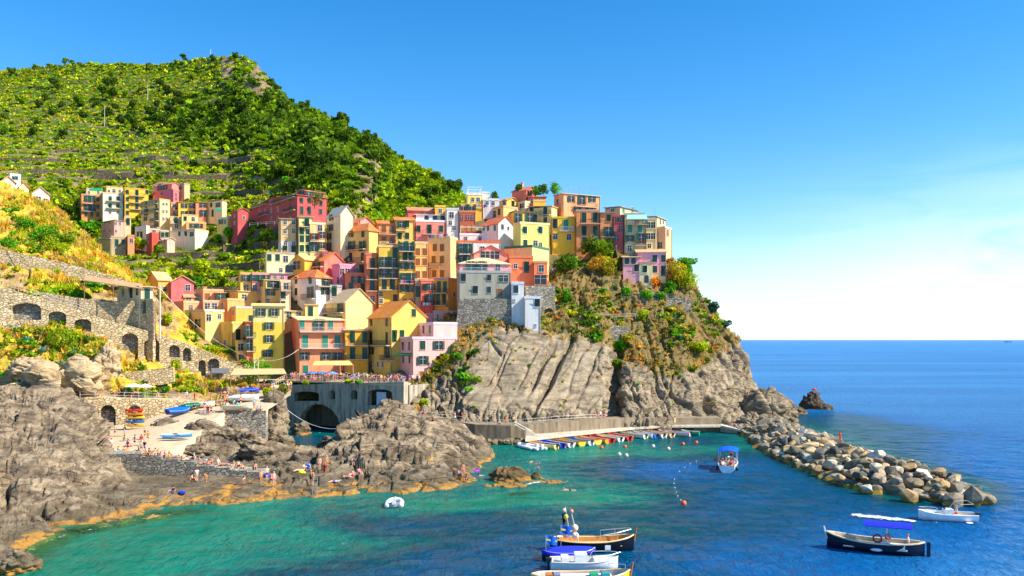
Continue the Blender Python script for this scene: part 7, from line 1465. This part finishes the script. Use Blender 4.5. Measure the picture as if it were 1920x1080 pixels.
# crowd on the terrace: dense along the rail
dv = (e1-e0).normalized(); nv_ = Vector((-dv.y, dv.x, 0))
for i in range(150):
    t = i/150*(.98)+.01; back_ = pr.choice([.6, .6, 1.3, 2.1, 3.0, 4.2, 5.5, 7.5, 9.5]); p = e0.lerp(e1, t)+nv_*back_+dv*pr.uniform(-.2, .2); third = ['left third', 'middle', 'right third'][min(2, int(t*3))]
    person((p.x, p.y, tz), pr.uniform(-1.2, 1.2)+(math.pi if pr.random() < .25 else 0), pr.choice(['stand', 'stand', 'look', 'walk']), 'in terrace crowd, %s%s' % (third, ' at rail' if back_ < 1 else (' behind' if back_ > 2.5 else '')), group='crowd on the harbour terrace')
for i in range(34):                                                   # restaurant and ramp head
    p = on_ramp(pr.uniform(425, 548), pr.uniform(722, 735)); person((p[0], p[1], p[2]+.02), pr.uniform(0, 6.28), pr.choice(['stand', 'walk', 'stand', 'look']), 'near the restaurant canopy', group='people by the restaurant')
for px, py, tp_, bt, pz, wh in [(412,748,'orange','grey','stand','on the square left of the covered boat'),(420,745,'white','navy','stand','on the square left of the covered boat'),(427,745,'pink','white','walk','on the square left of the covered boat'),(437,742,'sky blue','blue','stand','on the square behind the covered boat'),(418,771,'green','red','stand','at the edge of the stone wall'),(427,772,'bare','orange','sit','at the edge of the stone wall'),(448,770,'turquoise','white','stand','at the edge of the stone wall'),(458,771,'white','grey','sit','at the edge of the stone wall'),(470,770,'white','blue','sit','on the wall by the cream boat'),(480,770,'sky blue','black','sit','on the wall by the cream boat'),(491,770,'white','red','sit','at the corner of the stone wall'),(365,772,'navy','black','stand','near the green covered boat'),(388,775,'navy','blue','walk','in the middle of the square'),(397,775,'red','black','stand','in the middle of the square'),(380,737,'green','grey','stand','at the top of the ramp below the arches'),(396,740,'pink','black','walk','at the top of the ramp below the arches'),(405,738,'orange','white','stand','at the top of the ramp below the arches'),
    (244,803,'navy','black','stand','in front of the boat arch'),(184,846,'white','blue','stand','at the left end of the ramp'),(208,843,'white','grey','look','at the lower end of the ramp'),(224,848,'sky blue','turquoise','sit','at the lower end of the ramp'),(233,848,'orange','blue','sit','at the lower end of the ramp'),(243,845,'white','red','stand','at the lower end of the ramp'),(252,834,'purple','navy','walk','in the middle of the lower ramp'),(257,846,'green','black','sit','at the lower end of the ramp'),(262,848,'beige','grey','stand','at the lower right of the ramp')]:
    p = on_ramp(px, py); person((p[0], p[1], p[2]+.02), pr.uniform(-1.2, 1.2), pz, wh, tp_, bt)
for px, py, D, tp_, bt, wh in [(2,741,139.5,'sky blue','blue','at the railing on the far left walkway'),(10,738,140,'navy','grey','at the railing on the far left walkway'),(24,742,139,'blue','navy','at the railing on the far left walkway'),(64,742,139.3,'red','navy','on the walkway left of the sandy boulder'),(76,740,139.8,'bare','orange','on the walkway left of the sandy boulder'),(142,742,139.8,'orange','white','on the walkway beside the sandy boulder'),(150,742,139.8,'white','beige','on the walkway beside the sandy boulder'),(223,747,141.5,'red','black','under the white parasols'),(236,747,141.8,'grey','navy','under the white parasols'),(247,748,142,'black','red','under the white parasols'),(350,750,145,'white','grey','at the end of the boathouse wall'),(365,752,147,'bare','red','at the end of the boathouse wall')]:
    q_ = P(px, py, D); person((q_[0], q_[1], q_[2]), pr.uniform(-1.5, 1.5), pr.choice(['stand', 'walk']), wh, tp_, bt)
for i in range(22):
    X_, Y_ = pr.choice([(pr.uniform(200, 300), pr.uniform(815, 848)), (pr.uniform(385, 490), pr.uniform(748, 771))]); p = on_ramp(X_, Y_); person((p[0], p[1], p[2]+.02), pr.uniform(0, 6.28), pr.choice(['stand', 'walk', 'sit', 'look']), 'on the lower ramp' if X_ < 320 else 'on the boat square', group='people on the ramp and the boat square')
# sunbathers on the steps
stepD = 108.2
for px, py, pz, bt in [(272,857,'sit','orange'),(282,857,'lie','red'),(290,857,'sit','white'),(308,861,'sit','blue'),(316,861,'sit','yellow'),(300,854,'lie','purple'),(372,874,'sit','yellow'),(408,875,'sit','white'),(416,876,'lie','orange'),(425,876,'lie','pink'),(437,881,'sit','white'),(447,880,'sit','red'),(468,884,'lie','turquoise'),(478,884,'sit','blue'),(278,857,'sit','green'),(296,857,'sit','navy'),(325,861,'lie','pink'),(343,866,'sit','orange'),(352,866,'lie','white'),(362,866,'sit','black'),(382,874,'lie','purple'),(395,874,'sit','red'),(455,882,'lie','yellow')]:
    q_ = P(px, py-3, stepD+1.0); zt_ = P(px, py, 107.5)[2]+.02; person((q_[0], stepD+1.2, zt_), pr.uniform(-1.2, 1.2), pz, 'on the sunbathing steps', 'bare', bt)
# bathers on the rocks
def rock_at(px, py): return on_px(FW, FPXg, FPYg, px, py)
for px, py, pz, tp_, bt, wh in [(368,899,'stand','white','beige','on the rocks below the steps'),(387,901,'bend','bare','orange','on the rocks below the steps'),(361,900,'sit','bare','red','on the rocks below the steps'),(458,905,'bend','bare','white','at the foot of the lowest step'),(491,903,'stand','bare','orange','at the end of the steps'),(501,898,'stand','bare','blue','at the end of the steps'),(509,906,'stand','bare','black','at the end of the steps'),(515,908,'stand','bare','pink','at the end of the steps'),(572,880,'sit','bare','orange','on the flat rock in the middle'),(578,878,'sit','sky blue','blue','on the flat rock in the middle'),(566,882,'lie','bare','yellow','on the flat rock in the middle'),(598,878,'stand','bare','pink','above the iron ladder'),(609,892,'stand','red','red','above the iron ladder'),(614,876,'stand','bare','orange','behind the one in red'),(582,905,'stand','bare','black','at the top of the iron ladder'),(586,906,'stand','bare','beige','at the top of the iron ladder'),(650,895,'lie','bare','pink','right of the iron ladder'),(660,893,'sit','bare','red','right of the iron ladder'),(672,890,'sit','pink','pink','right of the iron ladder'),(627,903,'lie','sky blue','blue','on a towel right of the iron ladder'),(860,893,'sit','bare','blue','on the tip of the bathing rocks'),(869,890,'stand','bare','pink','on the tip of the bathing rocks'),(875,898,'sit','bare','navy','on the tip of the bathing rocks'),(808,862,'sit','yellow','yellow','high on the central rock'),(662,872,'sit','navy','navy','high on the central rock'),(796,773,'sit','sky blue','red','atop the central rock by the rail'),(812,790,'sit','bare','black','atop the central rock by the rail'),(325,925,'sit','navy','blue','by the bags on the lower rocks')]:
    p = rock_at(px, py); person((p[0], p[1], p[2]+.03), pr.uniform(-1.2, 1.2), pz, wh, tp_, bt)
# promenade and quay strollers
for px, py, D, tp_, bt, pz, wh in [(853,789,152.5,'pink','white','walk','on the promenade at the cliff foot'),(866,791,151.5,'red','black','stand','on the promenade at the cliff foot'),(935,797,150,'blue','navy','sit','by the blue bench on the promenade'),(950,797,150,'orange','grey','stand','by the blue bench on the promenade'),(963,796,150.2,'beige','black','stand','by the stairs on the promenade'),(1026,793,152,'black','grey','stand','in the middle of the promenade'),(1032,793,152.3,'navy','black','stand','in the middle of the promenade'),(1116,787,156.5,'red','blue','stand','beside the small flag on the promenade'),(1126,786,157.5,'white','red','walk','at the upper end of the promenade'),(1132,786,158,'navy','blue','walk','at the upper end of the promenade'),(1165,799,160,'beige','orange','stand','on the quay below the promenade'),(1225,797,163,'purple','red','stand','on the quay near the cream boat'),(1231,797,163,'red','navy','stand','on the quay near the cream boat'),(1237,797,163.2,'white','grey','stand','on the quay near the cream boat'),(1249,797,163.2,'pink','beige','stand','on the quay opposite the pink boat'),(1265,797,163.3,'yellow','white','stand','on the quay opposite the pink boat'),(1377,800,164,'purple','navy','sit','at the far end of the quay'),(1384,801,164,'navy','white','sit','at the far end of the quay'),(1183,786,164,'purple','white','sit','on the wall behind the promenade')]:
    if D > 159 and py > 790: D = D-.6
    q_ = P(px, py, D); person(q_, pr.uniform(-1.5, 1.5), pz, wh, tp_, bt)
p = (54.5, 124, 3.2); person((52.5, 128, 2.6), .3, 'stand', 'on the breakwater crest', 'red', 'red')
for x, y, lab in ((65,450,'nearest the central rock'),(178,488,'left of the islet top'),(222,497,'just behind the islet'),(343,455,'off the islet towards the quay'),(378,465,'in the pair off the islet'),(385,490,'nearest the small brown islet rock'),(20,545,'off the tip of the bathing rocks')): q_ = PZ(*bx(x, y), 0); person(q_, pr.uniform(0, 6.28), 'swim', lab, 'bare', None, True)
q_ = PZ(1066, 919, 0); person((q_[0], q_[1], .05), -1.5, 'swim', 'alone in the shallows in front of the islet', 'bare', 'black', True)
q_ = PZ(890, 884, 0); o = ring(None, (q_[0], q_[1], .1), .55, .22, rgb(150,40,190), (math.pi/2, 0, 0), 'swim_ring'); tag(o, 'purple swim ring at the tip of the bathing rocks', 'swim ring')
def ride(parent, x, y, z, rz, pz, where, tp_, bt):
    a = parent.rotation_euler.z; l = parent.location; return person((l.x+x*math.cos(a)-y*math.sin(a), l.y+x*math.sin(a)+y*math.cos(a), l.z+z), a+rz, pz, where, tp_, bt)
ride(g, -2.7, -.1, .5, math.pi/2, 'seat', 'at the stern of the navy launch', 'white', 'grey'); ride(mb_, -.9, 0, .35, math.pi/2, 'seat', 'at the wheel of the white motorboat', 'bare', 'red')
for i, (x, y) in enumerate([(-2.6, .6), (-2.6, -.5), (-2.0, .9), (-1.9, 0), (-1.9, -.85), (-1.1, .7), (-1.1, -.6), (-.3, .9), (-.3, 0), (-.3, -.9), (.8, .6), (.8, -.7)]): ride(ex, x, y, .45, math.pi/2+pr.uniform(-.8, .8), 'seat', 'aboard the excursion boat', ['white', 'red', 'black', 'beige', 'white', 'pink', 'orange', 'navy', 'white', 'purple', 'grey', 'sky blue'][i], None)
ride(ex, 3.2, -.3, 1.0, math.pi/2, 'stand', 'at the bow of the excursion boat', 'pink', 'navy'); dl = PZ(740, 948, 0); person((dl[0], dl[1]-.2, .1), .2, 'sit', 'in the white inflatable dinghy', 'bare', 'orange')

# ------------------------------------------------------------------ canopies, parasols, poles, cables
def parasol(label, loc, r0, h0, col, group=None):
    o = empty('parasol', loc); tag(o, label, 'parasol', group); b = MB(); b.tube([(0, 0, 0), (0, 0, h0)], .035, 6); b.build('pole', METAL, o, rgb(230,226,220)); N = 8; V = [(0, 0, h0+.05)]+[(r0*math.cos(2*math.pi*i/N), r0*math.sin(2*math.pi*i/N), h0-r0*.34) for i in range(N)]; V += [(x, y, z-.03) for x, y, z in V]
    b = MB(); b.add(V, [(0, 1+i, 1+(i+1) % N) for i in range(N)]+[(N+1, N+2+(i+1) % N, N+2+i) for i in range(N)]+[(1+i, N+2+i, N+2+(i+1) % N, 1+(i+1) % N) for i in range(N)]); b.build('canopy', CLOTH, o, col)
for px, py, D, r0, c, lab in ((251,745,142.2,1.6,rgb(238,232,224),'left of the two white parasols on the walkway'),(272,746,142.8,1.5,rgb(238,232,224),'right of the two white parasols on the walkway'),(51,741,140.6,1.5,rgb(240,200,40),'yellow parasol at the left of the walkway'),(33,741,140.2,1.4,rgb(244,214,160),'cream and orange parasol at the left edge of the walkway')): parasol(lab, P(px, py, D), r0, 2.5, c)
for t, c, lab in ((.18, rgb(70,150,226), 'light blue parasol in the left of the terrace crowd'), (.27, rgb(60,130,220), 'blue parasol in the terrace crowd in front of the inn'), (.36, rgb(100,170,230), 'pale blue parasol in the terrace crowd')): p = e0.lerp(e1, t)+nv_*2.2; parasol(lab, (p.x, p.y, tz), 1.3, 2.0, c)
def canopy(name, label, corners, posts, col, zbase, cat='awning', pcol=rgb(150,110,80), mat=None):
    o = empty(name, corners[0]); tag(o, label, cat); O = Vector(corners[0]); C_ = [Vector(c)-O for c in corners]; b = MB(); b.add(C_+[c-Vector((0, 0, .14)) for c in C_], [(0,1,2,3),(7,6,5,4),(0,4,5,1),(1,5,6,2),(2,6,7,3),(3,7,4,0)]); b.build('cloth', mat or CLOTH, o, col)
    for p_ in posts: v = Vector(p_)-O; b = MB(); b.tube([(v.x, v.y, v.z), (v.x, v.y, zbase-O.z)], .07, 6); b.build('post', MATTE, o, pcol)
c_ = [P(432,702,153), P(537,700,158), P(532,691,164), P(440,691,160)]; canopy('restaurant_canopy', 'wide tan canopy over the restaurant beside the terrace', c_, [c_[0], c_[1], tuple((Vector(c_[0])+Vector(c_[1]))/2)], rgb(214,178,126), 8.6, 'canopy')
c_ = [P(396,699,159.5), P(430,699,160), P(430,690,162), P(396,690,161.5)]; canopy('shade_panel', 'dark grey shade panel at the end of the arch wall', c_, [c_[0]], rgb(110,110,112), 8.6, 'canopy')
c_ = [P(586,685,171.5), P(662,684,171.5), P(655,676,175.4), P(590,677,175.2)]; canopy('inn_awning', 'sand coloured awning on the ground floor of the salmon inn', c_, [c_[0], c_[1], tuple(Vector(c_[0]).lerp(Vector(c_[1]), .35)), tuple(Vector(c_[0]).lerp(Vector(c_[1]), .68))], rgb(226,190,120), tz, pcol=rgb(226,170,160))
c_ = [P(1175,410,199), P(1214,410,199), P(1211,402.5,202), P(1176,403,202)]; canopy('mint_awning', 'mint green awning on the grey green headland house', c_, [], rgb(150,220,190), tz)
c_ = [P(166,357,301), P(192,358,301), P(192,353,304), P(168,353,304)]; canopy('green_awning', 'green awning on the orange hamlet house roof', c_, [], rgb(30,150,100), tz)
c_ = [P(404,394.5,289), P(416,394.5,289), P(416,391,291), P(404,391,291)]; canopy('green_awning', 'little green awning on the cream house at the hamlet end', c_, [], rgb(20,150,110), tz)
c_ = [P(158,525,157.5), P(268,541,157), P(266,532,163), P(160,516,164)]; canopy('pergola_roof', 'long brown lean roof over the pergola garden', c_, [c_[0], c_[1], tuple((Vector(c_[0])+Vector(c_[1]))/2)], rgb(190,150,104), 26.5, 'pergola', mat=ROOF)
c_ = [P(740,667,165.2), P(772,666,165), P(772,662,167), P(742,662,167)]; canopy('terrace_awning', 'dark green awning on the lilac corner house terrace', c_, [], rgb(30,80,50), tz)
for nm, lab, px, y0, y1, D, r0 in (('utility_pole','tall pale utility pole beside the stone gate house',300,534,622,157.5,.16),('mast','left of the two white masts by the restaurant',477,671,728,160,.09),('mast','right of the two white masts by the restaurant',484,671,728,160.5,.09),('utility_pole','thin pole on the mountain above the hamlet',196,200,232,420,.13),('utility_pole','thin pole high on the mountain slope',277,155,180,455,.13),('utility_pole','aerial mast on the mountain top',395,92,108,520,.22)):
    a, c = Vector(P(px, y1, D)), Vector(P(px, y0, D)); b = MB(); b.tube([(0, 0, -1.5), (0, 0, (c-a).z)], [r0, r0*.7], 7); o = b.build('shaft', MATTE, None, rgb(210,204,196)); rt = empty(nm, a); o.parent = rt; tag(rt, lab, 'pole')
    b = MB(); b.box(-.8*r0*6, .8*r0*6, -.05, .05, (c-a).z-.5, (c-a).z-.36); b.build('crossarm', MATTE, rt, rgb(150,140,130))
def cable(label, pts, r0=.04, sag=0.0, col=rgb(220,216,206)):
    pts = [Vector(p) for p in pts]; o_ = []
    for a, c in zip(pts[:-1], pts[1:]):
        for i in range(10): t = i/10; q_ = a.lerp(c, t); q_.z -= sag*4*t*(1-t); o_.append(q_)
    o_.append(pts[-1]); b = MB(); b.tube(o_, r0, 5); o = b.build('cable', METAL, None, col); tag(o, label, 'cable')
cable('white rope hanging in front of the bridge arch', [P(531,762,150), P(706,774,150)], .05, 3.6); cable('pale cable from the utility pole down to the masts', [P(300,540,157.5), P(480,674,160)], .018, 2.2); cable('white cable crossing the left slope', [P(-40,436,165), P(90,492,164)], .04, 1.0); cable('rope handrail across the rocks', [P(352,846,118), P(400,858,116), P(470,868,113)], .05, .3)
cable('cable between the masts and the inn', [P(480,673,160.3), P(560,655,172)], .03, 1.2)
# iron ladder into the water
ld = empty('ladder', P(590,928,97.5)); tag(ld, 'iron ladder from the rocks into the water', 'ladder')
for s in (-.25, .25): b = MB(); b.bar((s, -.2, -.4), (s, .5, 2.0), .07); b.build('rail', METAL, ld, rgb(190,180,160))
for k in range(7): b = MB(); b.bar((-.25, -.12+k*.095, -.1+k*.32), (.25, -.12+k*.095, -.1+k*.32), .05); b.build('rung', METAL, ld, rgb(190,180,160))
for px, py, c, lab in ((340,925,rgb(30,60,170),'blue bag on the lower rocks'),(500,893,rgb(30,70,190),'blue bag near the end of the steps'),(567,886,rgb(240,230,60),'yellow towel on the flat rock'),(578,872,rgb(60,120,210),'small blue parasol like bag on the flat rock'),(332,857,rgb(40,60,160),'blue towel on the sunbathing steps'),(390,872,rgb(236,236,236),'white towel on the sunbathing steps')):
    p = rock_at(px, py); b = MB(); b.ball((0, 0, .15), .5, .35, .24); o = b.build('beach_bag' if 'bag' in lab else 'towel', CLOTH, None, c, loc=(p[0], p[1], p[2])); tag(o, lab, 'bag' if 'bag' in lab else 'towel')
# headland garden walls, villa railing, roof clutter
pix_wall('retaining_wall', 'grey retaining wall under the villa garden', 'wall', (1165, 189.5), (1296, 191), [(1165,560),(1215,558),(1296,560),(1296,592),(1250,600),(1180,592)], (), 1.5, STONEG, None, None); pix_wall('retaining_wall', 'long shaded terrace wall right of the pale blue tower house', 'wall', (1018, 178), (1180, 181.5), [(1018,606),(1100,606),(1180,612),(1180,640),(1120,640),(1018,628)], (), 1.5, STONEG, None, None); pix_wall('retaining_wall', 'tall stone wall right of the pale blue annex with a blind niche', 'wall', (985, 178.5), (1041, 179.5), [(985,536),(1041,535),(1041,612),(985,612)], [arch_hole(1020,1037,578,592,6)], 1.5, STONEG, None, 1.0); pix_wall('retaining_wall', 'grey garden wall under the bright yellow house', 'wall', (1030, 199), (1100, 199.5), [(1030,500),(1075,498),(1100,502),(1100,522),(1030,524)], (), 1.5, STONEG, None, None)
pix_wall('bastion', 'massive stone bastion carrying the big grey house', 'bastion', (858, 174.6), (990, 174.2), [(862,560),(978,560),(984,572),(988,640),(850,640)], (), 5.0, STONEG, None, None)
railing('garden_railing', 'white railing along the garden path on the headland', [P(1018,604,178.6), P(1100,600,179.6), P(1192,597,181)], 1.1, 2.2); railing('villa_railing', 'grey railing round the villa garden', [P(1165,560,189.3), P(1215,558,189.8), P(1290,560,190.6)], 1.0, 2.0, rgb(150,170,180)); railing('roof_railing', 'thin railing on the roof of the large peach house', [P(1058,362,203), P(1085,355.5,206), P(1122,358,207)], 1.0, 1.5, rgb(190,190,190)); railing('spur_fence', 'wire fence along the path on the left spur', [P(95,484,172), P(150,497,173), P(225,525,174)], 1.2, 1.8, rgb(110,80,60)); railing('palace_railing', 'white railing at the foot of the crimson palace', [P(468,424,253.4), P(530,420,252.6), P(600,419,252)], 1.0, 2.5)
q = random.Random(9)
for lab, inf in HOUSES.items():
    if q.random() < .45 and inf['H'] > 3 and inf['Lr'] > 3:
        rt = inf['root']; x, y = inf['Lr']*q.uniform(.2, .8), inf['Ll']*q.uniform(.3, .7); b = MB(); b.tube([(x, y, inf['H']), (x, y, inf['H']+q.uniform(2.2, 3.6))], .03, 4)
        for k in range(3): z_ = inf['H']+1.6+k*.3; b.bar((x-.4, y, z_), (x+.4, y, z_), .03)
        b.build('aerial', METAL, rt, rgb(150,150,150))
    if inf['H'] > 5:
        for xx in (.1, inf['Lr']-.12): b = MB(); b.tube([(xx, -.07, -2), (xx, -.07, inf['H'])], .055, 5); b.build('drainpipe', METAL, inf['root'], rgb(150,120,96))
for lab, c in (('white roof terrace storey with a pergola', WH), ('pale yellow ridge house with a white roof frame', WH)):
    inf = HOUSES[lab]; b = MB(); L1, L2, H_ = inf['Lr'], min(inf['Ll'], 5), inf['H']
    LL = inf['Ll']
    for x in (.2, L1-.2):
        for y in (.3, LL/2, LL-.3): b.bar((x, y, H_), (x, y, H_+2.2), .12)
    for y in (.3, LL/2, LL-.3): b.bar((0, y, H_+2.2), (L1, y, H_+2.2), .14)
    for x in (.2, L1-.2): b.bar((x, 0, H_+2.36), (x, LL, H_+2.36), .14)
    b.build('pergola_frame', MATTE, inf['root'], WH)

for i, (px, py, D, h_, rx, c, lab) in enumerate([(512,752,150,2.6,1.8,'yel','yellow bush on the rock pillar left of the bridge'),(530,742,153,2.4,1.6,'olive','olive bush at the top of the rock pillar'),(500,745,149,2.0,1.4,'lime','lime bush at the corner of the boat square'),(575,721,165.5,.8,.9,'lime','creeper on the left of the bridge parapet'),(655,719,160.5,.8,1.1,'lime','creeper in the middle of the bridge parapet'),(672,719,160,.7,.8,'fresh','small creeper right of the middle of the bridge parapet'),(590,388,243,5.5,3.0,'olive','small tree growing in front of the crimson palace'),(1005,366,216,3.0,2.0,'fresh','shrub on the ridge right of the salmon gable'),(1020,366,216,3.4,1.8,'dark','taller shrub on the ridge beside the peach house'),(1040,364,217,3.6,2.4,'fresh','bright shrub on the ridge beside the peach house'),(928,374,216,2.4,1.8,'dark','dark shrub on the ridge by the pale yellow house'),(975,362,219,2.6,1.8,'dark','dark shrub behind the salmon gable'),(645,530,197,1.6,2.4,'lime','plants on the grey terrace annex'),(795,760,153,1.4,1.2,'lime','green tuft under the lilac corner house'),(778,770,152.5,1.2,1.0,'gold','dry tuft under the lilac corner house')]):
    tree('shrub', lab, P(px, py, D), h_, rx, PAL[c], 600, .17, 700+i, 'shrub', None, 'shrub')
